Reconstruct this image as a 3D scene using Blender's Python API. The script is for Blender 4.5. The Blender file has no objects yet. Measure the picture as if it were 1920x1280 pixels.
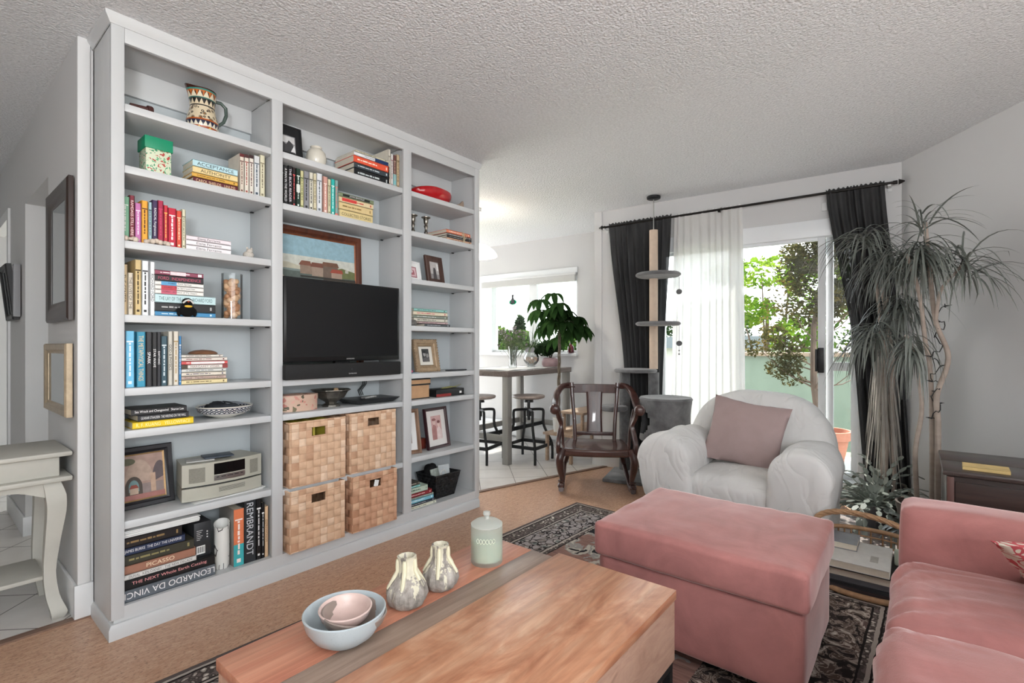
import bpy, bmesh, math, random
from mathutils import Vector, Matrix, noise

sc = bpy.context.scene
COL = sc.collection
PI = math.pi
random.seed(7)

# ------------------------------------------------------------------ camera, world, sun, exposure
cam_d = bpy.data.cameras.new('camera')
cam = bpy.data.objects.new('camera', cam_d)
COL.objects.link(cam)
cam.location = (0, 0, 1.145)
cam.rotation_euler = (PI / 2, 0, math.radians(39.3 - 90))
cam_d.sensor_width = 36
cam_d.lens = 930 / 1920 * 36
cam_d.shift_y = 8 / 1920
cam_d.clip_start = 0.05
cam_d.clip_end = 300
sc.camera = cam

vs = sc.view_settings
vs.view_transform = 'Standard'
vs.look = 'None'
vs.exposure = 1.97
vs.gamma = 1
vs.use_curve_mapping = False

sc.cycles.transparent_max_bounces = 24

world = bpy.data.worlds.new('sky')
sc.world = world
world.use_nodes = True
wn, wl = world.node_tree.nodes, world.node_tree.links
wn.clear()
w_out = wn.new('ShaderNodeOutputWorld')
w_bg = wn.new('ShaderNodeBackground')
w_tc = wn.new('ShaderNodeTexCoord')
w_sep = wn.new('ShaderNodeSeparateXYZ')
w_ramp = wn.new('ShaderNodeValToRGB')
w_ramp.color_ramp.elements[0].position = 0.0
w_ramp.color_ramp.elements[0].color = (0.80, 0.78, 0.76, 1)
e = w_ramp.color_ramp.elements.new(0.49); e.color = (0.80, 0.79, 0.77, 1)
e = w_ramp.color_ramp.elements.new(0.505); e.color = (0.97, 0.99, 1.0, 1)
w_ramp.color_ramp.elements[-1].position = 1.0
w_ramp.color_ramp.elements[-1].color = (0.72, 0.85, 1.0, 1)
w_map = wn.new('ShaderNodeMath'); w_map.operation = 'MULTIPLY_ADD'
w_map.inputs[1].default_value = 0.5; w_map.inputs[2].default_value = 0.5
wl.new(w_tc.outputs['Generated'], w_sep.inputs[0])
wl.new(w_sep.outputs['Z'], w_map.inputs[0])
wl.new(w_map.outputs[0], w_ramp.inputs[0])
wl.new(w_ramp.outputs[0], w_bg.inputs['Color'])
w_bg.inputs['Strength'].default_value = 1.5
wl.new(w_bg.outputs[0], w_out.inputs['Surface'])

sun_d = bpy.data.lights.new('sun', 'SUN')
sun_d.energy = 6.0
sun_d.angle = math.radians(1.2)
sun_d.color = (1.0, 0.95, 0.87)
sun = bpy.data.objects.new('sun', sun_d)
COL.objects.link(sun)
sun.rotation_euler = Vector((-0.55, -0.36, -1.0)).to_track_quat('-Z', 'Y').to_euler()

def area_lamp(name, loc, aim, size, energy, color=(1, 1, 1)):
    d = bpy.data.lights.new(name, 'AREA')
    d.shape = 'RECTANGLE'; d.size, d.size_y = size
    d.energy = energy; d.color = color
    o = bpy.data.objects.new(name, d)
    COL.objects.link(o)
    o.location = loc
    o.rotation_euler = Vector(aim).to_track_quat('-Z', 'Y').to_euler()
    return o

# unseen fill light, added behind the viewer to brighten the ceiling
area_lamp('ceiling_fill', (-0.9, -0.9, 1.55), (0.4, 0.4, 1.0), (0.5, 0.5), 24, (0.97, 0.98, 1.0))

RUG_HALF = (1.44, 1.08)

# ------------------------------------------------------------------ materials
def lin(h):
    if isinstance(h, (tuple, list)):
        return tuple(h[:3]) + (1,)
    v = [int(h[i:i + 2], 16) / 255 for i in (0, 2, 4)]
    return tuple((c / 12.92 if c <= 0.04045 else ((c + 0.055) / 1.055) ** 2.4) for c in v) + (1,)

class NT:
    """a small wrapper to write node trees briefly"""
    def __init__(s, name):
        s.m = bpy.data.materials.new(name)
        s.m.use_nodes = True
        s.n, s.l = s.m.node_tree.nodes, s.m.node_tree.links
        s.b = s.n['Principled BSDF']
        s.out = s.n['Material Output']
        s.tc = None
    def new(s, t, **kw):
        x = s.n.new(t)
        for k, v in kw.items(): setattr(x, k, v)
        return x
    def coord(s, scale=(1, 1, 1), rot=(0, 0, 0), kind='Object', loc=(0, 0, 0)):
        if s.tc is None: s.tc = s.new('ShaderNodeTexCoord')
        mp = s.new('ShaderNodeMapping')
        mp.inputs['Scale'].default_value = scale
        mp.inputs['Rotation'].default_value = rot
        mp.inputs['Location'].default_value = loc
        s.l.new(s.tc.outputs[kind], mp.inputs[0])
        return mp.outputs[0]
    def world(s, scale=(1, 1, 1), rot=(0, 0, 0)):
        g = s.new('ShaderNodeNewGeometry')
        mp = s.new('ShaderNodeMapping')
        mp.inputs['Scale'].default_value = scale
        mp.inputs['Rotation'].default_value = rot
        s.l.new(g.outputs['Position'], mp.inputs[0])
        return mp.outputs[0]
    def noise(s, vec, scale=5, detail=4, rough=0.5, dist=0):
        x = s.new('ShaderNodeTexNoise')
        x.inputs['Scale'].default_value = scale
        x.inputs['Detail'].default_value = detail
        x.inputs['Roughness'].default_value = rough
        x.inputs['Distortion'].default_value = dist
        s.l.new(vec, x.inputs['Vector'])
        return x.outputs['Fac']
    def voro(s, vec, scale=5, feature='F1', out='Distance', rnd=1):
        x = s.new('ShaderNodeTexVoronoi', feature=feature)
        x.inputs['Scale'].default_value = scale
        x.inputs['Randomness'].default_value = rnd
        s.l.new(vec, x.inputs['Vector'])
        return x.outputs[out]
    def ramp(s, fac, stops, interp='LINEAR'):
        x = s.new('ShaderNodeValToRGB')
        cr = x.color_ramp
        cr.interpolation = interp
        while len(cr.elements) < len(stops): cr.elements.new(0.5)
        for el, (p, c) in zip(cr.elements, stops):
            el.position = p; el.color = lin(c)
        s.l.new(fac, x.inputs[0])
        return x.outputs[0]
    def math(s, op, a, b=None, c=None):
        x = s.new('ShaderNodeMath', operation=op)
        for i, v in enumerate((a, b, c)):
            if v is None: continue
            if isinstance(v, (int, float)): x.inputs[i].default_value = v
            else: s.l.new(v, x.inputs[i])
        return x.outputs[0]
    def mix(s, fac, a, b, mode='MIX'):
        x = s.new('ShaderNodeMix', data_type='RGBA', blend_type=mode)
        for i, v in ((0, fac), (6, a), (7, b)):
            if isinstance(v, (int, float)): x.inputs[i].default_value = v
            elif isinstance(v, (str, tuple)): x.inputs[i].default_value = lin(v)
            else: s.l.new(v, x.inputs[i])
        return x.outputs[2]
    def col(s, v):
        if isinstance(v, (str, tuple)): s.b.inputs['Base Color'].default_value = lin(v)
        else: s.l.new(v, s.b.inputs['Base Color'])
    def bump(s, h, strength=0.3, dist=0.01):
        x = s.new('ShaderNodeBump')
        x.inputs['Strength'].default_value = strength
        x.inputs['Distance'].default_value = dist
        s.l.new(h, x.inputs['Height'])
        s.l.new(x.outputs[0], s.b.inputs['Normal'])
    def set(s, **kw):
        for k, v in kw.items():
            key = {'rough': 'Roughness', 'metal': 'Metallic', 'spec': 'Specular IOR Level', 'trans': 'Transmission Weight',
                   'sheen': 'Sheen Weight', 'coat': 'Coat Weight', 'ior': 'IOR', 'alpha': 'Alpha', 'emit': 'Emission Strength',
                   'sheen_rough': 'Sheen Roughness', 'sss': 'Subsurface Weight'}[k]
            s.b.inputs[key].default_value = v

MATS = {}
def mat(name, color, rough=0.6, var=0.0, vscale=6, bump=0, bscale=60, stretch=(1, 1, 1), **kw):
    """plain material with a little procedural variation in tone and relief"""
    if name in MATS: return MATS[name]
    t = NT(name)
    c = lin(color)
    if var:
        v = t.noise(t.coord(stretch), vscale, 4, 0.55)
        lo = tuple(max(0, x * (1 - var)) for x in c[:3]); hi = tuple(min(1, x * (1 + var)) for x in c[:3])
        t.col(t.ramp(v, [(0.3, lo), (0.7, hi)]))
    else:
        t.col(color)
    t.set(rough=rough, **kw)
    if bump:
        t.bump(t.noise(t.coord(stretch), bscale, 3, 0.6), bump, 0.004)
    MATS[name] = t.m
    return t.m

def wood(name, c1, c2, c3, axis=0, scale=1.0, rough=0.45, coat=0.0, along=0.9, dist=1.2):
    if name in MATS: return MATS[name]
    t = NT(name)
    st = [9.0, 9.0, 9.0]; st[axis] = along
    v = t.coord(tuple(x * scale for x in st))
    n1 = t.noise(v, 1.6, 5, 0.6, dist)
    st2 = [60.0, 60.0, 60.0]; st2[axis] = 2.2
    n2 = t.noise(t.coord(tuple(x * scale for x in st2)), 1.5, 4, 0.6, 0.2)
    n3 = t.noise(t.coord((scale, scale, scale)), 2.6, 2, 0.5)
    base = t.ramp(n1, [(0.25, c1), (0.5, c2), (0.75, c3)])
    fine = t.ramp(n2, [(0.35, (0.62, 0.6, 0.58)), (0.6, (1, 1, 1))])
    c = t.mix(0.55, base, fine, 'MULTIPLY')
    c = t.mix(0.35, c, t.ramp(n3, [(0.3, (0.7, 0.68, 0.68)), (0.7, (1.0, 1.0, 1.0))]), 'MULTIPLY')
    t.col(c)
    t.set(rough=rough, coat=coat)
    t.bump(n2, 0.12, 0.002)
    MATS[name] = t.m
    return t.m

def fabric(name, color, rough=0.9, var=0.12, vscale=5, weave=350, bump=0.15, sheen=0.0, stretch=(1, 1, 1)):
    if name in MATS: return MATS[name]
    t = NT(name)
    c = lin(color)
    lo = tuple(x * (1 - var) for x in c[:3]); hi = tuple(min(1, x * (1 + var)) for x in c[:3])
    v = t.noise(t.coord(stretch), vscale, 5, 0.6, 0.3)
    t.col(t.ramp(v, [(0.3, lo), (0.7, hi)]))
    t.set(rough=rough, sheen=sheen, spec=0.2)
    n = t.noise(t.coord(), weave, 2, 0.6)
    t.bump(n, bump, 0.002)
    MATS[name] = t.m
    return t.m

def glass(name, tint=(1, 1, 1), clear=0.9, rough=0.0):
    """thin clear pane: mostly see-through with a mirror-like sheen"""
    if name in MATS: return MATS[name]
    t = NT(name)
    tr = t.new('ShaderNodeBsdfTransparent'); tr.inputs[0].default_value = lin(tint)
    gl = t.new('ShaderNodeBsdfGlossy'); gl.inputs['Roughness'].default_value = rough
    fr = t.new('ShaderNodeFresnel'); fr.inputs[0].default_value = 1.25
    f = t.math('MULTIPLY_ADD', fr.outputs[0], 0.8, 1 - clear - 0.08 if clear < 0.92 else 0.0)
    mx = t.new('ShaderNodeMixShader')
    t.l.new(f, mx.inputs[0]); t.l.new(tr.outputs[0], mx.inputs[1]); t.l.new(gl.outputs[0], mx.inputs[2])
    t.l.new(mx.outputs[0], t.out.inputs[0])
    MATS[name] = t.m
    return t.m

def sheer(name, color, trans=0.5, clear=0.0, var=0.1, vscale=6, stretch=(1, 1, 1)):
    """cloth that lets light through"""
    if name in MATS: return MATS[name]
    t = NT(name)
    c = lin(color)
    lo = tuple(x * (1 - var) for x in c[:3]); hi = tuple(min(1, x * (1 + var)) for x in c[:3])
    cc = t.ramp(t.noise(t.coord(stretch), vscale, 4, 0.6), [(0.3, lo), (0.7, hi)])
    d = t.new('ShaderNodeBsdfDiffuse'); tl = t.new('ShaderNodeBsdfTranslucent'); tr = t.new('ShaderNodeBsdfTransparent')
    t.l.new(cc, d.inputs[0]); t.l.new(cc, tl.inputs[0])
    m1 = t.new('ShaderNodeMixShader'); m1.inputs[0].default_value = trans
    t.l.new(d.outputs[0], m1.inputs[1]); t.l.new(tl.outputs[0], m1.inputs[2])
    m2 = t.new('ShaderNodeMixShader'); m2.inputs[0].default_value = clear
    t.l.new(m1.outputs[0], m2.inputs[1]); t.l.new(tr.outputs[0], m2.inputs[2])
    t.l.new(m2.outputs[0], t.out.inputs[0])
    MATS[name] = t.m
    return t.m

def m_wall():
    t = NT('wall_paint')
    n = t.noise(t.world(), 90, 3, 0.6)
    t.col(t.mix(t.noise(t.world(), 1.3, 2), 'c6c6c6', 'cccccc'))
    t.set(rough=0.75, spec=0.25)
    t.bump(n, 0.06, 0.003)
    return t.m

def m_ceiling():
    t = NT('popcorn_ceiling')
    w = t.world()
    n = t.noise(w, 75, 5, 0.65)
    v = t.voro(w, 95)
    h = t.math('ADD', n, t.math('MULTIPLY', v, -0.6))
    t.col(t.ramp(n, [(0.3, 'd2d4d6'), (0.65, 'e9ebed')]))
    t.set(rough=0.95, spec=0.1)
    t.bump(h, 0.7, 0.012)
    return t.m

def m_cork():
    t = NT('cork_floor')
    a = t.noise(t.world((14, 46, 1)), 1.5, 6, 0.7, 0.6)
    b = t.noise(t.world((60, 190, 1)), 1.2, 3, 0.6, 0.3)
    c = t.noise(t.world((1, 1, 1)), 1.1, 3, 0.5)
    base = t.ramp(a, [(0.22, '9c7158'), (0.42, 'bb9277'), (0.6, 'cba68b'), (0.8, 'd8b8a0')])
    base = t.mix(0.8, base, t.ramp(b, [(0.34, (0.22, 0.15, 0.12)), (0.44, (1, 1, 1))]), 'MULTIPLY')
    base = t.mix(0.4, base, t.ramp(c, [(0.3, (0.8, 0.78, 0.76)), (0.7, (1, 1, 1))]), 'MULTIPLY')
    t.col(base)
    t.set(rough=0.34, spec=0.45)
    t.bump(a, 0.05, 0.003)
    return t.m

def m_tile():
    t = NT('pale_floor_tile')
    v = t.world((1, 1, 1), (0, 0, math.radians(45)))
    sp = t.new('ShaderNodeSeparateXYZ')
    t.l.new(v, sp.inputs[0])
    # rotated axes: x' = (x - y)/sqrt2, y' = (x + y)/sqrt2
    def line(o, off):
        f = t.math('FRACT', t.math('DIVIDE', t.math('ADD', o, 30 - off), 0.3))
        return t.math('LESS_THAN', f, 0.018)
    g = t.math('MAXIMUM', line(sp.outputs[0], 0.14), line(sp.outputs[1], 0.09))
    tone = t.ramp(t.noise(t.world(), 3.5, 4, 0.6), [(0.3, 'c9c4bf'), (0.7, 'dad6d2')])
    t.col(t.mix(g, tone, '57504c'))
    t.set(rough=0.3, spec=0.5)
    return t.m

def m_rug():
    """muted oriental rug: border bands, scattered motifs and a dusty field; object axes run along the rug"""
    t = NT('oriental_rug')
    HX, HY = RUG_HALF
    sp = t.new('ShaderNodeSeparateXYZ')
    t.l.new(t.coord(), sp.inputs[0])
    ax = t.math('ABSOLUTE', sp.outputs[0]); ay = t.math('ABSOLUTE', sp.outputs[1])
    ed = t.math('MINIMUM', t.math('SUBTRACT', HX, ax), t.math('SUBTRACT', HY, ay))
    wob = t.math('MULTIPLY', t.math('SUBTRACT', t.noise(t.coord(), 18, 2), 0.5), 0.012)
    ed = t.math('ADD', ed, wob)
    warp = t.new('ShaderNodeMixRGB')
    nz = t.new('ShaderNodeTexNoise'); nz.inputs['Scale'].default_value = 14; nz.inputs['Detail'].default_value = 2
    t.l.new(t.coord(), nz.inputs['Vector'])
    warp.inputs[0].default_value = 0.07
    t.l.new(t.coord(), warp.inputs[1]); t.l.new(nz.outputs['Color'], warp.inputs[2])
    wv = warp.outputs[0]
    cell = t.voro(wv, 15, 'F1', 'Distance', 0.75)
    edge = t.voro(wv, 22, 'DISTANCE_TO_EDGE', 'Distance', 0.9)
    leaf = t.noise(wv, 26, 3, 0.6, 1.4)
    small = t.voro(wv, 38, 'F1', 'Distance', 0.4)
    bd_dark = t.ramp(leaf, [(0.0, '383231'), (0.44, '453e3c'), (0.5, '7a716b'), (0.56, 'a8a098'), (0.66, 'c0b8ae')], 'CONSTANT')
    bd_pale = t.ramp(cell, [(0.0, '3c4441'), (0.1, '6a6f6c'), (0.22, 'a8a29d'), (0.36, '7a716e'), (0.5, '989190')], 'CONSTANT')  # this and mot are brightened: window sheen put into the border colours
    bd_pale = t.mix(t.math('LESS_THAN', edge, 0.06), bd_pale, '2c2828')
    mot = t.ramp(small, [(0.0, 'cfc8bf'), (0.22, '9a9188'), (0.38, '4a4341'), (0.6, '665b58')], 'CONSTANT')
    bigl = t.noise(wv, 13, 3, 0.55, 1.6)
    big = t.ramp(bigl, [(0.0, '2a2524'), (0.41, '3a3331'), (0.46, '857870'), (0.5, '52453f'), (0.55, '9a8f86'), (0.6, 'b9afa5'), (0.66, '63534e')], 'CONSTANT')
    field = t.ramp(t.noise(t.coord((30, 3, 1)), 2.0, 4, 0.6), [(0.25, '5e4845'), (0.5, '86685f'), (0.75, '9c7d76')])
    med = t.ramp(t.noise(wv, 5.5, 3, 0.55, 0.6), [(0.0, '272629'), (0.36, '272629'), (0.385, 'b3aca0'), (0.42, '8d8a86'), (0.45, '8d8a86')], 'CONSTANT')
    inmed = t.math('LESS_THAN', t.noise(wv, 5.5, 3, 0.55, 0.6), 0.45)
    col = t.mix(inmed, field, med)
    def band(lo, hi, c):
        nonlocal col
        f = t.math('MULTIPLY', t.math('GREATER_THAN', ed, lo), t.math('LESS_THAN', ed, hi))
        col = t.mix(f, col, c)
    band(-1, 0.022, '5a5250')
    band(0.022, 0.034, 'a89f96')
    band(0.034, 0.044, '262121')
    band(0.044, 0.115, mot)
    band(0.115, 0.123, '262121')
    band(0.123, 0.135, 'a39a92')
    band(0.135, 0.143, '262121')
    band(0.143, 0.33, t.mix(t.math('GREATER_THAN', sp.outputs[1], 0.3), bd_dark, bd_pale))
    band(0.33, 0.338, '262121')
    band(0.338, 0.352, 'a39a92')
    band(0.352, 0.372, mot)
    band(0.372, 0.38, '262121')
    near = t.math('MULTIPLY', t.math('LESS_THAN', sp.outputs[1], -0.25), t.math('MULTIPLY', t.math('GREATER_THAN', ed, 0.38), t.math('LESS_THAN', ed, 0.80)))
    col = t.mix(near, col, big)
    t.col(col)
    t.set(rough=0.95, spec=0.1)
    t.bump(t.noise(t.coord(), 300, 2), 0.3, 0.003)
    return t.m

def m_weave(name, dark, mid, light, cell):
    """flat strips woven over and under, every crossing its own tone"""
    t = NT(name)
    g = t.new('ShaderNodeTexCoord')
    sp = t.new('ShaderNodeSeparateXYZ')
    t.l.new(g.outputs['Object'], sp.inputs[0])
    # the pattern runs round the sides: use x + y as the run and z as the rise
    u = t.math('DIVIDE', t.math('ADD', t.math('ADD', sp.outputs[0], sp.outputs[1]), 20.0), cell)
    v = t.math('DIVIDE', t.math('ADD', sp.outputs[2], 20.0), cell)
    fu, fv = t.math('FLOOR', u), t.math('FLOOR', v)
    cb = t.new('ShaderNodeCombineXYZ')
    t.l.new(fu, cb.inputs[0]); t.l.new(fv, cb.inputs[1])
    wn_ = t.new('ShaderNodeTexWhiteNoise', noise_dimensions='2D')
    t.l.new(cb.outputs[0], wn_.inputs['Vector'])
    par = t.math('MODULO', t.math('ADD', fu, fv), 2.0)
    tone = t.ramp(wn_.outputs['Value'], [(0.0, dark), (0.25, mid), (0.75, mid), (1.0, light)])
    su, sv = t.math('FRACT', u), t.math('FRACT', v)
    bu = t.math('MULTIPLY', su, t.math('SUBTRACT', 1.0, su)); bv = t.math('MULTIPLY', sv, t.math('SUBTRACT', 1.0, sv))
    h = t.math('ADD', t.math('MULTIPLY', par, bu), t.math('MULTIPLY', t.math('SUBTRACT', 1.0, par), bv))
    eg = t.math('LESS_THAN', t.math('MINIMUM', bu, bv), 0.04)
    st = t.noise(t.coord((1, 1, 1)), 45, 4, 0.6)
    c = t.mix(0.45, tone, t.ramp(st, [(0.3, (0.72, 0.7, 0.68)), (0.7, (1, 1, 1))]), 'MULTIPLY')
    c = t.mix(t.math('MULTIPLY', eg, 0.55), c, dark)
    t.col(c)
    t.set(rough=0.6, spec=0.3)
    t.bump(h, 0.9, 0.02)
    MATS[name] = t.m
    return t.m

def m_speckle(name, base, dot, rough=0.25, scale=120, thr=0.1):
    if name in MATS: return MATS[name]
    t = NT(name)
    v = t.voro(t.coord(), scale)
    r = t.noise(t.coord(), 30, 2)
    f = t.math('LESS_THAN', v, t.math('MULTIPLY', r, thr * 2))
    tone = t.mix(t.noise(t.coord(), 14, 3), base, tuple(min(1, x * 1.12) for x in lin(base)[:3]))
    t.col(t.mix(f, tone, dot))
    t.set(rough=rough, coat=0.3)
    MATS[name] = t.m
    return t.m

M_WALL = m_wall(); M_CEIL = m_ceiling(); M_CORK = m_cork(); M_TILE = m_tile()
M_WHITE = mat('white_trim_paint', 'd6d7d7', 0.42, 0.02, 2, 0.03, 40)
M_CASE = mat('white_bookcase_paint', 'c3c5c6', 0.38, 0.02, 2)
M_CASEIN = mat('bookcase_back_grey', 'b4bbbe', 0.45, 0.02, 2)  # back panel only: greyer and bluer than the frame
M_BLACK = mat('satin_black', '17181a', 0.45, 0.1, 8)
M_GLOSSBLACK = mat('gloss_black', '0b0c0d', 0.18, spec=0.35)
M_DARKMETAL = mat('dark_metal', '2a2d2f', 0.4, 0.1, 8, metal=0.6)
M_STEEL = mat('brushed_steel', 'b9b9b6', 0.3, 0.06, 20, metal=1.0)
M_PAPER = mat('page_paper', 'd8d0bf', 0.85, 0.08, 40, stretch=(1, 1, 14))
M_PAPERWHITE = mat('white_paper', 'e6e6e4', 0.8, 0.03, 20)
M_GLASS = glass('window_glass', (0.97, 0.985, 0.98))

# ------------------------------------------------------------------ object helpers
PM = {}          # matrix of the thing each part hangs under
def _props(o, label=None, cat=None, group=None, kind=None):
    if label: o['label'] = label
    if cat: o['category'] = cat
    if group: o['group'] = group
    if kind: o['kind'] = kind
    return o

def thing(name, label, cat, loc=(0, 0, 0), rotz=0.0, group=None):
    o = bpy.data.objects.new(name, None)
    COL.objects.link(o)
    o.empty_display_size = 0.05
    o.location = loc; o.rotation_euler = (0, 0, rotz)
    PM[o.name] = Matrix.Translation(loc) @ Matrix.Rotation(rotz, 4, 'Z')
    return _props(o, label, cat, group)

class MB:
    """collects shapes and links them as one mesh object"""
    def __init__(s):
        s.bm = bmesh.new(); s.mi = 0
    def _f(s, vs_):
        try:
            f = s.bm.faces.new(vs_); f.material_index = s.mi
            return f
        except ValueError:
            return None
    def pts8(s, p, bev=0.0, seg=2):
        v = [s.bm.verts.new(q) for q in p]
        fs = [s._f([v[i] for i in q]) for q in ((0, 3, 2, 1), (4, 5, 6, 7), (0, 1, 5, 4), (1, 2, 6, 5), (2, 3, 7, 6), (3, 0, 4, 7))]
        if bev:
            es = list({e_ for f in fs for e_ in f.edges})
            r = bmesh.ops.bevel(s.bm, geom=es, offset=bev, segments=seg, affect='EDGES', profile=0.5, clamp_overlap=True)
            for f in r['faces']: f.material_index = s.mi
        return s
    def box(s, x0, x1, y0, y1, z0, z1, bev=0.0, seg=2, m=None):
        p = [Vector(q) for q in ((x0, y0, z0), (x1, y0, z0), (x1, y1, z0), (x0, y1, z0), (x0, y0, z1), (x1, y0, z1), (x1, y1, z1), (x0, y1, z1))]
        if m is not None: p = [m @ q for q in p]
        return s.pts8(p, bev, seg)
    def loft(s, secs, closed=True, cap0=True, cap1=True, wrap=False):
        rows = [[s.bm.verts.new(q) for q in sec] for sec in secs]
        n = len(rows[0])
        R = len(rows)
        for i in range(R if wrap else R - 1):
            a, b = rows[i], rows[(i + 1) % R]
            for j in range(n if closed else n - 1):
                k = (j + 1) % n
                s._f([a[j], a[k], b[k], b[j]])
        if closed and cap0 and not wrap: s._f(list(reversed(rows[0])))
        if closed and cap1 and not wrap: s._f(rows[-1])
        return s
    def tube(s, pts, r, n=10, caps=True, flat=1.0, up=None):
        pts = [Vector(p) for p in pts]
        if not isinstance(r, (list, tuple)): r = [r] * len(pts)
        secs = []
        t0 = (pts[1] - pts[0]).normalized()
        ref = Vector(up) if up else (Vector((0, 0, 1)) if abs(t0.z) < 0.9 else Vector((1, 0, 0)))
        u = ref.cross(t0).normalized()
        for i, p in enumerate(pts):
            t = (pts[min(i + 1, len(pts) - 1)] - pts[max(i - 1, 0)]).normalized()
            u = (u - t * u.dot(t)).normalized()
            w = t.cross(u)
            secs.append([p + u * (math.cos(2 * PI * k / n) * r[i]) + w * (math.sin(2 * PI * k / n) * r[i] * flat) for k in range(n)])
        return s.loft(secs, True, caps, caps)
    def cyl(s, p0, p1, r0, r1=None, n=24):
        return s.tube([p0, p1], [r0, r0 if r1 is None else r1], n)
    def lathe(s, prof, c=(0, 0, 0), n=32, sx=1.0, sy=1.0, m=None, fn=None, wrap=False):
        secs = []
        for (r, z) in prof:
            ring = []
            for k in range(n):
                a = 2 * PI * k / n
                q = Vector((math.cos(a) * r * sx, math.sin(a) * r * sy, z))
                if fn: q = fn(q, a, r, z)
                q = q + Vector(c)
                ring.append(m @ q if m is not None else q)
            secs.append(ring)
        return s.loft(secs, True, True, True, wrap)
    def grid(s, fn, nu, nv, wrap_u=False):
        rows = [[s.bm.verts.new(fn(i / nu, j / nv)) for i in range(nu + (0 if wrap_u else 1))] for j in range(nv + 1)]
        w = len(rows[0])
        for j in range(nv):
            for i in range(w if wrap_u else w - 1):
                k = (i + 1) % w
                s._f([rows[j][i], rows[j][k], rows[j + 1][k], rows[j + 1][i]])
        return s
    def poly(s, pts):
        s._f([s.bm.verts.new(p) for p in pts]); return s
    def prism(s, pts, d):
        """a flat outline given depth d (a vector)"""
        a = [Vector(p) for p in pts]; d = Vector(d)
        return s.loft([a, [p + d for p in a]])
    def ball(s, c, r, n=16, sz=(1, 1, 1), m=None):
        prof = [(max(1e-4, math.sin(PI * i / (n // 2 + 2))) * r, -math.cos(PI * i / (n // 2 + 2)) * r * sz[2]) for i in range(n // 2 + 3)]
        return s.lathe(prof, c, n, sz[0], sz[1], m)
    def soft(s, x0, x1, y0, y1, z0, z1, r, n=10, puff=(0, 0, 0), wob=0.0, wsc=6.0, m=None, seed=0.0, fn=None):
        """cushion-like rounded box: puff pushes each pair of sides out, wob wrinkles it"""
        c = Vector(((x0 + x1) / 2, (y0 + y1) / 2, (z0 + z1) / 2)); h = Vector(((x1 - x0) / 2, (y1 - y0) / 2, (z1 - z0) / 2))
        r = min(r, *h)
        seen = {}
        def vert(q):
            key = (round(q.x, 5), round(q.y, 5), round(q.z, 5))
            if key in seen: return seen[key]
            P = Vector((q.x * h.x, q.y * h.y, q.z * h.z))
            inn = Vector((max(-h[i] + r, min(h[i] - r, P[i])) for i in range(3)))
            d = P - inn
            if d.length > 1e-9: P = inn + d.normalized() * r
            f = [1 - q.x ** 2, 1 - q.y ** 2, 1 - q.z ** 2]
            P.x += puff[0] * q.x * f[1] * f[2]; P.y += puff[1] * q.y * f[0] * f[2]; P.z += puff[2] * q.z * f[0] * f[1]
            P += c
            if wob:
                k = P * wsc + Vector((seed, seed * 2, seed * 3))
                P += noise.noise_vector(k) * wob + noise.noise_vector(k * 2.7) * wob * 0.4
            if fn: P = fn(P)
            if m is not None: P = m @ P
            seen[key] = s.bm.verts.new(P)
            return seen[key]
        # rows are spaced closer near the edges so the rounding is smooth
        t = [-math.cos(PI * i / n) for i in range(n + 1)]
        t = [0.45 * a + 0.55 * (-1 + 2 * i / n) for i, a in enumerate(t)]
        for ax in range(3):
            for sg in (-1, 1):
                for i in range(n):
                    for j in range(n):
                        quad = []
                        for (a, b) in ((t[i], t[j]), (t[i + 1], t[j]), (t[i + 1], t[j + 1]), (t[i], t[j + 1])):
                            q = [0, 0, 0]; q[ax] = sg; q[(ax + 1) % 3] = a; q[(ax + 2) % 3] = b
                            quad.append(vert(Vector(q)))
                        if sg < 0: quad.reverse()
                        s._f(quad)
        return s
    def build(s, name, material, parent=None, smooth=True, angle=38, local=False, recalc=True):
        """link the mesh; coordinates are the world's unless local"""
        bm = s.bm
        if recalc: bmesh.ops.recalc_face_normals(bm, faces=bm.faces)
        root = parent
        while root is not None and root.parent is not None: root = root.parent
        if root is not None and not local:
            bmesh.ops.transform(bm, matrix=PM[root.name].inverted(), verts=bm.verts)
        me = bpy.data.meshes.new(name)
        bm.to_mesh(me); bm.free()
        for mm in (material if isinstance(material, (list, tuple)) else [material]): me.materials.append(mm)
        if smooth:
            for p in me.polygons: p.use_smooth = True
            me.set_sharp_from_angle(angle=math.radians(angle))
        o = bpy.data.objects.new(name, me)
        COL.objects.link(o)
        if parent is not None: o.parent = parent
        return o
    def thing(s, name, material, label, cat, group=None, origin=None, **kw):
        """a thing that is one mesh: its origin is put at its base"""
        vsx = [v.co.copy() for v in s.bm.verts]
        if origin is None:
            lo = [min(v[i] for v in vsx) for i in range(3)]; hi = [max(v[i] for v in vsx) for i in range(3)]
            origin = ((lo[0] + hi[0]) / 2, (lo[1] + hi[1]) / 2, lo[2])
        bmesh.ops.translate(s.bm, vec=-Vector(origin), verts=s.bm.verts)
        o = s.build(name, material, None, **kw)
        o.location = origin
        PM[o.name] = Matrix.Translation(origin)
        return _props(o, label, cat, group)

def structure(name, mb, material, parent=None, **kw):
    o = mb.build(name, material, parent, **kw)
    if parent is None: o['kind'] = 'structure'; PM[o.name] = Matrix.Identity(4)
    return o

def dup(root, loc, rotz=0.0, label=None, group=None):
    r = root.copy(); COL.objects.link(r); r.location = loc; r.rotation_euler = (0, 0, rotz)
    if label: r['label'] = label
    if group: r['group'] = group
    PM[r.name] = Matrix.Translation(loc) @ Matrix.Rotation(rotz, 4, 'Z')
    for ch in list(root.children):
        c = ch.copy(); COL.objects.link(c); c.parent = r
        for g_ in ch.children:
            d = g_.copy(); COL.objects.link(d); d.parent = c
    return r

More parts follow.
